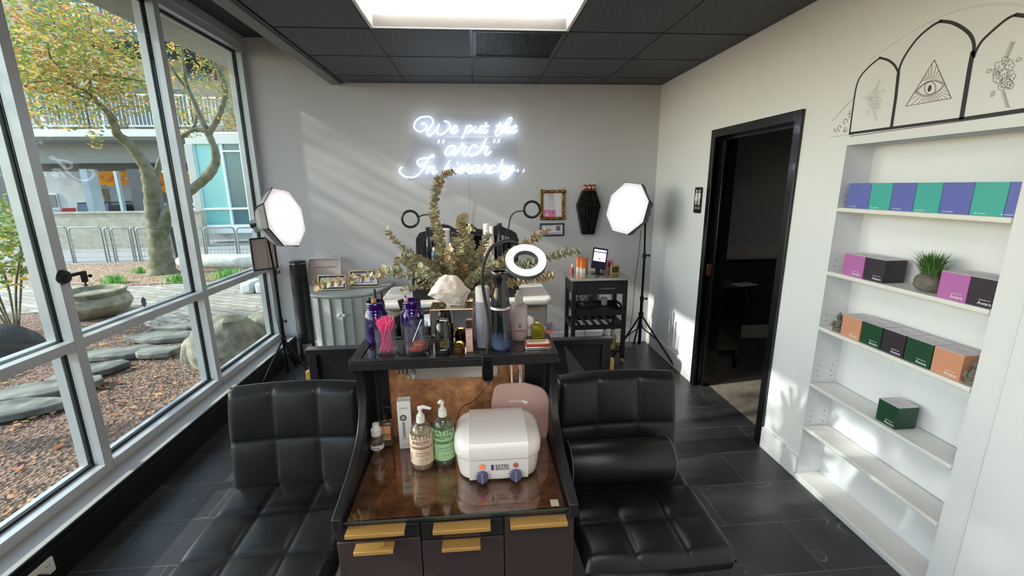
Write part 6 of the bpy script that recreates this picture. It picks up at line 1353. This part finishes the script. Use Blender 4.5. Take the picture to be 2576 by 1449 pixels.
ol = [(1168,772),(1170,758),(1184,733),(1166,712),(1146,692),(1122,690),(1103,700),(1087,722),(1075,742),(1097,752),(1118,762),(1127,772)]
mid = [(1160,770),(1158,752),(1160,730),(1150,712),(1138,698),(1124,698),(1112,706),(1103,722),(1100,738),(1110,748),(1126,758),(1136,770)]
dm = [-.012,-.030,-.034,-.030,-.016,-.014,-.026,-.036,-.030,-.026,-.020,-.012]
ctr_ = [(1147,760),(1142,735),(1130,712)]; dc = [-.018,-.048,-.034]
b = MB()
for sg in (1,-1):
    vs = [TP(x,y,0.0) for x,y in ol]+[TP(x,y,d*sg) for (x,y),d in zip(mid,dm)]+[TP(x,y,d*sg) for (x,y),d in zip(ctr_,dc)]; n = 12
    fs = [(i,(i+1)%n,n+(i+1)%n,n+i) for i in range(n)]
    c0,c1,c2 = 2*n,2*n+1,2*n+2
    fs += [(n+11,n+0,c0),(n+0,n+1,c0),(n+1,c1,c0),(n+1,n+2,c1),(n+2,n+3,c1),(n+3,c2,c1),(n+3,n+4,c2),(n+4,n+5,c2),(n+5,n+6,c2),(n+6,n+7,c2),(n+7,c1,c2),(n+7,n+8,c1),(n+8,n+9,c1),(n+9,c0,c1),(n+9,n+10,c0),(n+10,n+11,c0)]
    b.add(vs,fs if sg>0 else [f[::-1] for f in fs])
o = b.build('tissue', tiss, t, ang=180); sb = o.modifiers.new('s','SUBSURF'); sb.levels = sb.render_levels = 3; sb.subdivision_type = 'SIMPLE'
tx_ = bpy.data.textures.new('crumple','CLOUDS'); tx_.noise_scale = .028; dm_ = o.modifiers.new('d','DISPLACE'); dm_.texture = tx_; dm_.strength = .012; dm_.mid_level = .5
# dark perfume bottle
q = onz(1116,887); t = thing('perfume_bottle','faceted black perfume bottle with a gold label on the tray','bottle',tuple(q),.1)
b = MB(); pr = [(0,0),(.026,0),(.029,.003),(.029,.062),(0,.062)]; b.lathe(pr,n=8); b.build('glass_body', mat('smoked_glass',(34,30,34),.06,coat=.6), t, ang=20)
MB().lathe([(0,.0625),(.0265,.0625),(.0265,.1),(.0225,.107),(.0225,.118),(.014,.122),(0,.122)],n=28).build('cap', mat('gloss_black',(10,10,12),.05,coat=1.0), t); MB().box(-.012,.012,-.0295,-.0278,.030,.052).build('gold_label', mat('dull_gold_label',(130,108,62),.35,.7), t); text('HF',.011,TM((0,-.0298,.041)),INK,t); text('PARFUM',.006,TM((0,-.0288,.02)),wpr,t)
# gold jar
q = onz(1155,887); t = thing('gold_jar','small gold cream jar with a shiny yellow gold lid','jar',tuple(q)); gj = mat('bright_gold',(240,206,92),.12,1.0)
MB().lathe([(0,0),(.019,0),(.0215,.004),(.0215,.024),(.018,.028),(0,.028)],n=32).build('jar_body', mat('gold_amber_jar',(150,112,70),.12,.8), t); MB().lathe([(0,.0285),(.0185,.0285),(.0195,.031),(.0195,.036),(.014,.040),(0,.041)],n=32).build('lid', gj, t)
q = onz(1181,882); t = thing('pink_carton','tall narrow blush pink carton on the tray beside the gold jar','box',(q.x,q.y,TG+.0004),.06); pkb = mat('blush_carton',(228,184,168),.55); MB().box(-.0115,.0115,-.0115,.0115,0,.073).build('carton_body', pkb, t, bevel=.0006); MB().box(-.0115,.0115,-.0115,.0115,.0732,.078).build('closing_flap', pkb, t); MB().torus((0,-.0118,.052),.0035,.0004,(0,1,0),16,4).build('printed_logo', mat('rose_ink',(150,100,96),.6), t)
# round bottles traced from the photo
fr = pane_mat('frosted_clear',(214,216,224),2.0,.15,.42,(190,188,198))
q, pr = prof_px(1217,872,TG+.0004,[(0,872),(17,872),(18.5,868),(18.5,760),(18,756),(0,756)]); t = thing('toner_bottle','tall translucent bottle with a silver white cap behind the lamp stem','bottle',tuple(q)); MB().lathe(pr,n=32).build('body', fr, t); h0 = pr[3][1]
q_, pc_ = prof_px(1217,872,TG+.0004,[(0,757),(17.5,757),(17.5,724),(15,720.5),(0,720)]); MB().lathe(pc_,n=32).build('cap', mat('pearl_cap',(222,214,212),.3,.1), t); text('HYDRATING',.012,Matrix.Translation((-.004,-pr[2][0]-.0006,.055))@Matrix.Rotation(-math.pi/2,4,'Y')@Matrix.Rotation(math.pi/2,4,'X'),mat('grey_lilac_ink',(130,120,140),.6),t)
q, pr = prof_px(1260,876,TG+.0004,[(0,878),(19,877),(23,872),(24,862),(24,800),(24,765),(21,740),(17.5,722),(17,712),(18.5,698),(21,685),(20,683),(17,686),(16,689),(0,690)])
mistm = bpy.data.materials.new('black_to_clear_mist'); mistm.use_nodes = True; tt = mistm.node_tree; bb = tt.nodes['Principled BSDF']; tc = tt.nodes.new('ShaderNodeTexCoord'); sp_ = tt.nodes.new('ShaderNodeSeparateXYZ'); cr = tt.nodes.new('ShaderNodeValToRGB'); tt.links.new(tc.outputs['Object'],sp_.inputs[0]); mr = tt.nodes.new('ShaderNodeMapRange'); mr.inputs[1].default_value=.0; mr.inputs[2].default_value=.12; tt.links.new(sp_.outputs[2],mr.inputs[0]); tt.links.new(mr.outputs[0],cr.inputs[0]); cr.color_ramp.elements[0].position=.1; cr.color_ramp.elements[0].color=(*lin((96,120,160)),1); cr.color_ramp.elements[1].position=.62; cr.color_ramp.elements[1].color=(*lin((14,15,20)),1); tt.links.new(cr.outputs[0],bb.inputs['Base Color']); bb.inputs['Roughness'].default_value=.07; bb.inputs['Coat Weight'].default_value=.6; bb.inputs['Transmission Weight'].default_value=.35
t = thing('mist_bottle','tall glossy black to blue mist sprayer labelled cleanser on the tray','spray bottle',tuple(q)); MB().lathe(pr,n=36).build('body', mistm, t, ang=50)
rl = pr[5][0]; zl = pr[5][1]; MB().lathe([(rl*1.004,zl-.014),(rl*1.012,zl-.014),(rl*.992,zl+.0),(rl*.98,zl)],n=36).build('white_label', mat('label_paper',(232,220,222),.6), t); text('CLEANSER',.0085,TM((.002,-rl*1.02,zl-.007)),INK,t); o = MB().torus((0,0,pr[11][1]),pr[11][0],.0012,n=36,k=6).build('rim', CHR, t)
q, pr = prof_px(1306,851,TG+.0004,[(0,853),(19,852),(21,846),(21.5,800),(21,772),(18,765),(9,762),(8.5,750),(0,750)]); t = thing('pump_bottle','frosted facial toner bottle with a clear crown cap and pink liquid','bottle',tuple(q)); MB().lathe(pr,n=32).build('body', pane_mat('frosted_toner',(226,214,214),1.5,.2,.5,(216,200,200)), t, ang=50)
zz = pr[2][1]; MB().lathe([(0,.003),(pr[1][0]*.96,.003),(pr[2][0]*.96,.008),(pr[2][0]*.96,.024),(0,.024)],n=28).build('pink_liquid', mat('pink_liquid',(240,160,140),.2,trans=.3), t)
_, pc_ = prof_px(1306,851,TG+.0004,[(0,762),(10,762),(10,740),(6,738),(6,731),(0,730)]); MB().lathe(pc_,n=12).build('cap', mat('cap_clear',(222,212,208),.15,trans=.4), t, ang=20); text('CLINIQUE',.0085,TM((0,-pr[3][0]-.0006,.040)),INK,t,sp=1.05)
b = MB(); yy0 = -pr[3][0]-.0006; 
for k in range(10):
    a0,a1 = math.radians(40+31*k),math.radians(40+31*(k+1)); b.add([(.0055*math.cos(a0),yy0,.060+.009*math.sin(a0)),(.0055*math.cos(a1),yy0,.060+.009*math.sin(a1)),(.0032*math.cos(a1),yy0,.060+.006*math.sin(a1)),(.0032*math.cos(a0),yy0,.060+.006*math.sin(a0))],[(0,1,2,3)])
b.box(.0,.005,yy0-.0002,yy0,.058,.061); b.build('monogram', INK, t, smooth=False)
q = onz(1352,850); t = thing('perfume_cube','yellow iridescent glass perfume cube on the tray','perfume',(q.x,q.y+.012,TG+.0004),.06); yg = mat('yellow_glass',(216,200,60),.05,trans=.75,coat=.5); MB().box(-.024,.024,-.022,.022,0,.05).build('glass_cube', yg, t, bevel=.004); MB().box(-.016,.016,-.014,.014,.006,.03).build('inner_liquid', mat('olive_liquid',(120,96,40),.3), t); MB().cyl((0,0,.051),(0,0,.057),.016,.010,n=6).build('stopper', yg, t)
# mint tin
q = onz(1353,876); t = thing('mint_tin','red and white mint tin with rounded corners at the right of the tray','tin',(q.x,q.y+.008,TG+.0004),-.03); tin = mat('tin_silver',(206,198,186),.25,.8)
MB().prism(rr(.094,.058,.014),XY,0,.013).build('tin_base', tin, t, bevel=.002); ld = MB().prism(rr(.0955,.0595,.0145),XY,.0135,.022).build('lid', mat('tin_red',(150,40,44),.3), t, bevel=.0025); MB().prism(rr(.080,.046,.008),XY,.022,.0224).build('lid_label', mat('tin_cream',(226,206,170),.45), ld); text('ALTOIDS',.0155,Matrix.Translation((0,.006,.0226)),INK,t,sp=1.0); MB().box(-.022,.022,-.013,-.0105,.0224,.0226).build('label_swash', mat('tin_gold',(190,150,70),.4,.4), ld)
o = MB().prism(rr(.016,.07,.004),XY,0,.003).build('nail_file', mat('black_file',(20,20,22),.5)); q = onz(1221,882); o.location = (q.x,q.y+.02,TG+.0004); o.rotation_euler = (0,0,1.1) if False else (0,0,1.45); tag(o,'small flat black file lying under the lamp stem on the tray','file')
q = onz(1196,860); t = thing('comb_tray','light blue plastic brow tray with notches behind the pink carton','organiser',(q.x+.004,q.y+.03,TG+.0004)); lb = mat('light_blue_plastic',(166,182,222),.35); b = MB(); b.box(-.011,.011,-.01,.01,0,.112); [b.box(-.013,.013,-.014,-.01,.012+.013*k,.018+.013*k) for k in range(8)]; b.build('notched_body', lb, t, bevel=.001)
q = onz(1290,846); t = thing('iridescent_tube','slim pink iridescent tube behind the mist sprayer','tube',(q.x,q.y+.02,TG+.0004)); MB().lathe([(0,0),(.013,0),(.014,.004),(.014,.09),(.011,.098),(0,.098)]).build('tube_body', mat('pink_foil',(190,120,160),.2,.6), t)
q = onz(1390,836); t = thing('striped_carton','small lilac and orange carton near the right rear tray corner','box',(PY(1383,825,1.62).x-.004,1.615,TRZ+.0004)); MB().box(-.012,.012,-.010,.010,0,.04).build('carton_body', mat('lilac_carton',(120,96,124),.4), t, bevel=.0006); MB().box(-.0122,.0122,-.0102,.0102,.002,.012).build('orange_band', mat('orange_band',(226,120,80),.4), t)
o = MB().tube([(0,0,0),(0,0,.03)],.006,n=8); 
# white dome (compact hair dryer head) seen beside the perfume cube
q = PZ(1332,845,TRZ); t = thing('white_dome','small white rounded device behind the yellow perfume cube','device',(PY(1330,790,1.60).x,1.605,TG+.0004)); MB().lathe([(0,0),(.012,0),(.012,.03),(.018,.038),(.022,.055),(.018,.07),(.008,.077),(0,.078)]).build('rounded_body', WHT, t)
# ring lamp clamped on the tray
q = PY(1226,905,TY0-.01); t = thing('ring_lamp','lit white ring lamp on a black gooseneck clamped to the tray edge','lamp',(q.x,TY0-.012,TRZ-.02)); o0 = V(t.location); rc = PY(1323,654,1.385)-o0
MB().box(-.019,.019,-.004,.038,.021,.030).box(-.019,.019,-.004,.03,-.055,-.047).box(-.019,.019,-.012,-.004,-.055,.030).build('clamp', BLK, t, bevel=.003)
b = MB(); b.box(-.016,.016,-.03,-.014,-.052,.022); b.tube([(-.014,-.03,-.045),(0,-.036,-.056),(.014,-.03,-.045)],.0025,n=6); b.tube([(-.010,-.032,-.01),(0,-.036,-.02),(.010,-.032,-.01)],.002,n=6); b.build('clamp_lever', BLKM, t, bevel=.002)
gp = [(1227,893,0),(1226,880,0),(1231,840,0),(1227,790,0),(1218,740,0),(1213,700,0),(1218,660,0),(1235,625,0),(1256,611,0.01),(1275,605,0.028),(1292,607,.042),(1302,615,.05)]
P = [PY(x,y,TY0-.004+d)-o0 for x,y,d in gp]; MB().tube(crom(P,6),.0056,n=10).build('gooseneck', mat('ribbed_black',(38,38,40),.5), t)
axis = V((.0,-.65,.76)).normalized()
def ringprism(r0,r1,h0,h1,m,nm,seg=56):
    u = axis.orthogonal().normalized(); w_ = axis.cross(u); b = MB(); vs = []
    for (r,h) in ((r0,h0),(r1,h0),(r1,h1),(r0,h1)):
        for k in range(seg): a = 2*math.pi*k/seg; vs.append(rc+u*(r*math.cos(a))+w_*(r*math.sin(a))+axis*h)
    fs = []
    for j in range(4):
        for k in range(seg): fs.append((j*seg+k,j*seg+(k+1)%seg,((j+1)%4)*seg+(k+1)%seg,((j+1)%4)*seg+k))
    return b.add(vs,fs).build(nm,m,t,ang=30)
lit = bpy.data.materials.new('lit_ring'); lit.use_nodes = True; e_ = lit.node_tree.nodes['Principled BSDF']; e_.inputs['Emission Color'].default_value=(1,.97,.97,1); e_.inputs['Emission Strength'].default_value=1.6; e_.inputs['Base Color'].default_value=(1,1,1,1)
RO = 53*PPX(PY(1323,655,1.36)); RI = RO*.60
ringprism(RI-.0015,RO+.0015,-.017,.0,mat('grey_ring_back',(92,94,96),.4),'ring_housing'); ringprism(RI+.001,RO-.001,.0,.0022,lit,'lit_ring')
o = MB().tube(crom([V(p) for p in [PY(1229,925,TY0-.04),PY(1238,950,1.40),PY(1215,985,1.42),PY(1190,1010,1.46),PY(1165,1022,1.5),PY(1152,1048,1.52),(PY(1148,1060,1.53).x,1.53,DZK+.012)]],6),.0014,n=6).build('power_cable', BLK); tag(o,'thin black cable curving from the ring lamp clamp behind the wax warmer','cable')
# ================================================================ HANGING UNDER THE TRAY
UZ = TRZ-.036
for i,(x0,x1,y1) in enumerate(((1012,1003,948),(1022,1028,952),(1035,1040,954),(1028,1022,948),(1040,1046,948),(1018,1012,944))):
    A = PY(x0,915,1.49); B_ = PY(x1,y1,1.45); o = thing('metal_tool',['chrome tool hanging under the tray, leftmost of the bunch','chrome tool with a slim tip in the hanging bunch, second from left','chrome tool hanging lowest at the right of the bunch','short chrome tool in the middle of the hanging bunch','chrome tool at the right edge of the hanging bunch','thin chrome tool just inside the leftmost hanging tool'][i],'tool',(A.x,A.y,UZ)); P1 = B_-V((A.x,A.y,UZ)); MB().tube([(0,0,-.001),P1*.7,P1],[.0022,.003,.002],n=8).build('shaft', CHR, o); MB().cyl(P1*.92,P1,.0032,n=8).build('tip', GOLD, o)
A = PY(1276,905,1.5); o = thing('amber_brush','hanging brush with an amber brown handle under the tray','brush',(A.x,1.5,UZ)); hz_ = PY(1276,965,1.5).z-UZ; MB().tube([(0,0,0),(0,0,hz_*.4)],[.011,.006],n=10).build('clear_ferrule', mat('clear_ferrule',(190,150,130),.1,trans=.5), o); MB().tube([(0,0,hz_*.4),(.001,0,hz_)],.0042,n=10).build('handle', mat('amber_handle',(140,72,30),.2), o)
A = PY(1286,905,1.49); o = thing('white_spatula','thin white spatula hanging beside the amber brush','spatula',(A.x,1.49,UZ)); MB().tube([(0,0,0),(.002,0,PY(1287,962,1.49).z-UZ)],.003,n=8).build('handle', WHT, o)
# big pink hand mirror hanging upside down
ym = 1.487; A = PY(1309,912,ym); t = thing('hand_mirror','large dusty pink hand mirror hanging head down under the tray','hand mirror',(A.x,ym,UZ)); o0 = V(t.location)
pkm = mat('dusty_pink',(186,150,142),.4)
OUTM = [(1296,963),(1262,965),(1248,972),(1240,990),(1236,1020),(1238,1060),(1250,1100),(1300,1118),(1350,1118),(1372,1105),(1381,1060),(1382,1015),(1376,990),(1360,974),(1330,965),(1316,962)]
pm_ = crom([PY(x,y,ym)-o0 for x,y in OUTM],4,True); MB().prism([(p.x,p.z) for p in pm_],XZ,-.006,.006).build('mirror_head', pkm, t, bevel=.003); hz1 = PY(1309,963,ym).z-UZ
MB().tube([(0,0,0),(0,0,hz1*.48)],.0085,n=12).build('handle', mat('peach_handle',(222,160,140),.35), t); MB().tube([(0,0,hz1*.48),(.001,0,hz1*.98)],.0088,n=12).build('chrome_collar', CHR, t)
q = PY(1322,1012,ym-.0065)-o0; s = MB(); s.ball((q.x,-.0068,q.z),.006,12,6,sc=(1.3,.06,1)); s.ball((q.x-.010,-.0068,q.z+.006),.0045,12,6,sc=(1,.06,1)); s.build('printed_motif', WHT, t); text('Miss Sweet',.011,Matrix.Translation((q.x-.036,-.0067,q.z+.006))@Matrix.Rotation(math.pi,4,'Y')@Matrix.Rotation(math.pi/2,4,'X'),WHT,t)
# ================================================================ THINGS ON THE DESK
DK = DZK+.0106
clear = pane_mat('clear_pet',(226,222,214),2.2,.03,.10,(200,190,176))
def pump(px0,py0,zt,m,t,dirx=1,s=1.0):
    b = MB(); b.cyl((0,0,zt),(0,0,zt+.022*s),.0135*s,.0125*s,n=20); b.cyl((0,0,zt+.022*s),(0,0,zt+.030*s),.0075*s,n=14); b.cyl((0,0,zt+.03*s),(0,0,zt+.044*s),.0042*s,n=12); b.build('pump_collar', m, t)
    b = MB(); b.tube([(-.006*dirx*s,0,zt+.046*s),(.010*dirx*s,-.001,zt+.050*s),(.034*dirx*s,-.004,zt+.044*s)],[.0062*s,.0062*s,.0042*s],n=10); b.cyl((0,0,zt+.040*s),(0,0,zt+.049*s),.0072*s,n=12); b.build('pump_head', m, t)
q, pr = prof_px(951,1135,DK,[(0,1139),(12,1138),(16,1133),(16.5,1120),(15,1100),(13.5,1092),(0,1092)]); t = thing('spray_vial','small clear spray vial with a white cap labelled water','bottle',tuple(q)); MB().lathe(pr,n=24).build('body', clear, t)
_, pc_ = prof_px(951,1135,DK,[(0,1093),(13,1093),(13.5,1078),(9,1074),(8.5,1065),(0,1063)]); MB().lathe(pc_,n=24).build('cap', WHT, t); r_ = pr[3][0]; MB().lathe([(r_*1.0,.018),(r_*1.03,.018),(r_*1.0,.034),(r_*.97,.034)],n=24).build('white_label', PAPER, t); text('WATER',.0075,TM((0,-r_*1.05,.026)),INK,t)
q = PZ(972,1118,DK); t = thing('pump_bottle','square clear pump bottle with orange and green label, black pump','bottle',(q.x,q.y,DK),.05); MB().box(-.030,.030,-.019,.019,0,.098).build('body', clear, t, bevel=.010, seg=4); MB().prism([(-.022,.03),(.022,.03),(.022,.085),(-.022,.085)],XZ,-.0202,-.0194).build('peach_label', mat('peach_label',(236,150,110),.5), t); MB().prism([(-.016,.03),(.0,.085),(.008,.03)],XZ,-.0208,-.0203).build('green_figure', mat('sage_print',(150,180,120),.5), t); text('HEMPZ',.0125,TM((.003,-.0212,.05)),INK,t); text('herbal body wash',.005,TM((.003,-.0212,.04)),INK,t); MB().cyl((0,0,.096),(0,0,.108),.012,.009,n=16).build('neck', clear, t); pump(0,0,.108,BLK,t,1,.9)
# white carton with dryer picture
q = PZ(1022,1128,DK); t = thing('white_carton','tall white carton printed with a small round headed device','box',(q.x,q.y+.018,DK),.06); hc = PY(1022,1010,q.y).z-DK; MB().box(-.0235,.0235,-.018,.018,0,hc).build('carton_body', WHT, t, bevel=.0006); b = MB(); [b.cyl((-.015+.01*k,.012,hc),(-.015+.01*k,.012,hc+.003),.003,n=6) for k in range(4)]; b.build('torn_flap', WHT, t)
gp_ = mat('grey_device_print',(150,148,148),.5); MB().torus((-.004,-.0184,hc*.66),.0095,.0026,(0,1,0),28,6,flat=.2).build('printed_ring', mat('dark_print',(70,66,66),.5), t); MB().ball((-.004,-.0184,hc*.66),.005,14,8,sc=(1,.1,1)).build('printed_knob', gp_, t); MB().box(-.009,.001,-.0186,-.018,hc*.26,hc*.57).build('printed_handle', gp_, t); MB().torus((-.004,-.0184,hc*.22),.006,.0014,(0,1,0),24,6,flat=.2).build('printed_loop', gp_, t); text('STARTERS',.0065,TM((0,-.0186,hc*.86)),gp_,t); text('skin care tool',.004,TM((0,-.0186,hc*.08)),gp_,t)
def satin(label,px,py,liq,lab,accent,prf,dirx,line,pl,inkc):
    q, pr = prof_px(px,py,DK,prf); t = thing('lotion_bottle',label,'bottle',tuple(q)); MB().lathe(pr,n=36).build('body', clear, t, ang=50)
    r = pr[3][0]; zt = pr[-1][1]; lv = zt*pl; ins_ = [(0,.002),(r*.9,.002),(r*.955,.01),(r*.955,lv),(0,lv)]; MB().lathe(ins_,n=32).build('liquid', liq, t)
    def patch(z0,z1,a0,a1,m,nm,rr_=1.01,top=None):
        N = 16; b = MB(); vs = []
        for k in range(N+1):
            a = math.radians(a0+(a1-a0)*k/N); vs += [(r*rr_*math.cos(a),r*rr_*math.sin(a),z0),(r*rr_*math.cos(a),r*rr_*math.sin(a),z1)]
        b.add(vs,[(2*k,2*k+2,2*k+3,2*k+1) for k in range(N)]); b.build(nm,m,t)
    patch(zt*.14,zt*.80,-175,-15,lab,'front_label'); patch(zt*.50,zt*.565,-170,-20,accent,'accent_band',1.02); patch(zt*.22,zt*.40,-165,-138,accent,'leaf_print',1.02)
    z = zt*.68; cyl_text('SATIN',.022,r*1.03,-92,z+.012,inkc,t); cyl_text('SMOOTH',.0155,r*1.03,-92,z-.006,inkc,t); cyl_text(line,.0068,r*1.035,-92,zt*.53,inkc,t); cyl_text('cleansing gel',.006,r*1.03,-80,zt*.42,inkc,t); cyl_text('skin preparation',.005,r*1.03,-80,zt*.36,inkc,t); cyl_text('16 fl oz',.005,r*1.03,-80,zt*.26,inkc,t)
    pump(0,0,zt,WHT,t,dirx,1.08); return t
def cyl_text(s,size,r,adeg,z,m,t):
    """text bent letter by letter around a round bottle"""
    wch = size*.66; tot = wch*len(s); ps = bpy.data.objects.new('printed_text',None); COL.objects.link(ps); ps.parent = t
    for i,ch in enumerate(s):
        if ch == ' ': continue
        a = math.radians(adeg)+((i+.5)*wch-tot/2)/r; text(ch,size,Matrix.Translation((r*math.cos(a),r*math.sin(a),z))@Matrix.Rotation(a+math.pi/2,4,'Z')@Matrix.Rotation(math.pi/2,4,'X'),m,ps)
P1 = [(0,1176),(22,1175),(28,1168),(29,1150),(27.5,1110),(26.5,1085),(24,1073),(17,1064),(12,1060)]
satin('lotion pump bottle with a cream label, white pump turned right',1065,1168,mat('champagne_liquid',(214,190,150),.15,trans=.4),mat('cream_label',(232,206,178),.45,alpha=.8),mat('mauve_band',(176,140,130),.5),P1,1,'SATIN RELEASE',.78,mat('brown_ink',(120,88,84),.6))
P2 = [(0,1165),(22,1164),(27,1157),(28,1140),(27,1095),(26,1068),(24,1058),(17,1049),(12,1045)]
satin('lotion pump bottle with a green label, white pump pointing backward',1119,1158,mat('green_liquid',(30,120,56),.12,trans=.4),mat('mint_label',(182,216,164),.45,alpha=.85),mat('leaf_band',(112,150,100),.5),P2,-.35,'SATIN COOL',.78,mat('green_ink',(62,92,66),.6))
# dark purple jar lid behind the bottles
q = PZ(1092,1110,DK); t = thing('purple_tub','dark purple tub half hidden behind the pump bottles','tub',(PY(1098,1060,1.50).x,1.48,DK)); MB().lathe([(0,0),(.038,0),(.04,.004),(.04,.06),(.037,.066),(0,.066)]).build('tub_body', mat('deep_purple',(44,32,84),.3), t)
# wax warmer
A = PZ(1152,1205,DK); B_ = PZ(1352,1205,DK); wc = PZ(1256,1213,DK); Wd = .232
t = thing('wax_warmer','white double wax warmer with two blue grey dials on the gold desk','wax warmer',(wc.x,wc.y+.118,DK)); t.scale = (1.22,1.22,1.26); shell = mat('warmer_white',(236,228,224),.22,coat=.4)
def supers(a,c,e=3.2,n=64): return [(a*math.copysign(abs(math.cos(q))**(2/e),math.cos(q)), c*math.copysign(abs(math.sin(q))**(2/e),math.sin(q))) for q in [2*math.pi*k/n for k in range(n)]]
def stack(levels,nm,m,e=3.6):
    b = MB(); n = 64; vs = []
    for a,c,z,yo in levels: vs += [(x,y+yo,z) for x,y in supers(a,c,e,n)]
    fs = [(i*n+k,i*n+(k+1)%n,(i+1)*n+(k+1)%n,(i+1)*n+k) for i in range(len(levels)-1) for k in range(n)]; fs += [tuple(range(n-1,-1,-1)), tuple(range((len(levels)-1)*n,len(levels)*n))]
    return b.add(vs,fs).build(nm,m,t,ang=40)
stack([(.100,.083,0,0),(.108,.090,.006,0),(.112,.094,.03,0),(.115,.096,.062,0),(.116,.097,.066,0)],'base_shell',shell)
stack([(.118,.099,.066,0),(.119,.100,.070,0),(.119,.1,.084,0),(.116,.097,.097,.0),(.108,.089,.108,.0),(.092,.073,.1165,.0),(.06,.045,.1205,.0),(.01,.01,.122,.0)],'lid',shell,3.6)
stack([(.1185,.0985,.0645,0),(.1185,.0985,.0658,0)],'lid_seam',mat('seam_grey',(176,168,168),.4))
bd = [(-.1000,.0665),(-.1015,.072),(-.1015,.085),(-.0985,.098),(-.091,.109),(-.075,.1175),(-.046,.1220),(0,.1235)]; bd = bd+[(-y,z) for y,z in bd[::-1][1:]]
MB().prism(bd,YZ,-.078,.078).build('lid_centre_band',shell,t,bevel=.001)
MB().prism([(-.084,.001),(-.0905,.006),(-.0952,.03),(-.0972,.0635),(.0,.0635),(.0,.001)],YZ,-.078,.078).build('front_centre_band',shell,t,bevel=.001)
dial = mat('dial_blue_grey',(92,92,124),.35)
for x,lt,lm in ((-.044,'red',mat('red_lamp',(230,90,80),.3,emit=(255,70,50),es=1.2)),(.044,'amber',mat('amber_lamp',(180,90,74),.3))):
    yv = -.0935; yl = -.0962; d_ = MB().cyl((x,yv,.019),(x,yv-.010,.019),.0165,.0155,n=36).build('dial', dial, t, bevel=.001)
    MB().box(x-.0028,x+.0028,yv-.015,yv-.010,.005,.033).build('dial_grip', mat('grip_blue_grey',(120,120,150),.35), d_, bevel=.0008)
    MB().cyl((x,yl,.047),(x,yl-.002,.047),.0075,n=24).build('lamp_bezel', mat('gold_ring',(214,170,120),.3,.6), t); MB().cyl((x,yl-.002,.047),(x,yl-.0035,.047),.0055,n=20).build('indicator_lamp', lm, t)
    b = MB(); [b.box(x+.0205*math.cos(a)-.0006,x+.0205*math.cos(a)+.0006,yv-.0022,yv,.019+.0205*math.sin(a)-.0012,.019+.0205*math.sin(a)+.0012) for a in [math.radians(-20+220*k/8) for k in range(9)]]; b.build('scale_marks', INK, t)
nv = mat('navy_ink',(70,64,96),.5); text('SATIN',.0125,TM((.008,-.0972,.0465)),nv,t); text('SMOOTH',.0085,TM((.009,-.0964,.0375)),nv,t); b = MB(); b.box(-.0205,-.0135,-.0972,-.0955,.036,.051); b.build('logo_block', nv, t)
# text curves become plain meshes
bpy.context.view_layer.update(); _dg = bpy.context.evaluated_depsgraph_get()
for o in [q for q in list(COL.objects) if q.type == 'FONT']:
    me = bpy.data.meshes.new_from_object(o.evaluated_get(_dg)); me.name = 'lettering'
    n = bpy.data.objects.new('lettering', me); COL.objects.link(n); n.parent = o.parent; n.matrix_local = o.matrix_local.copy(); bpy.data.objects.remove(o)
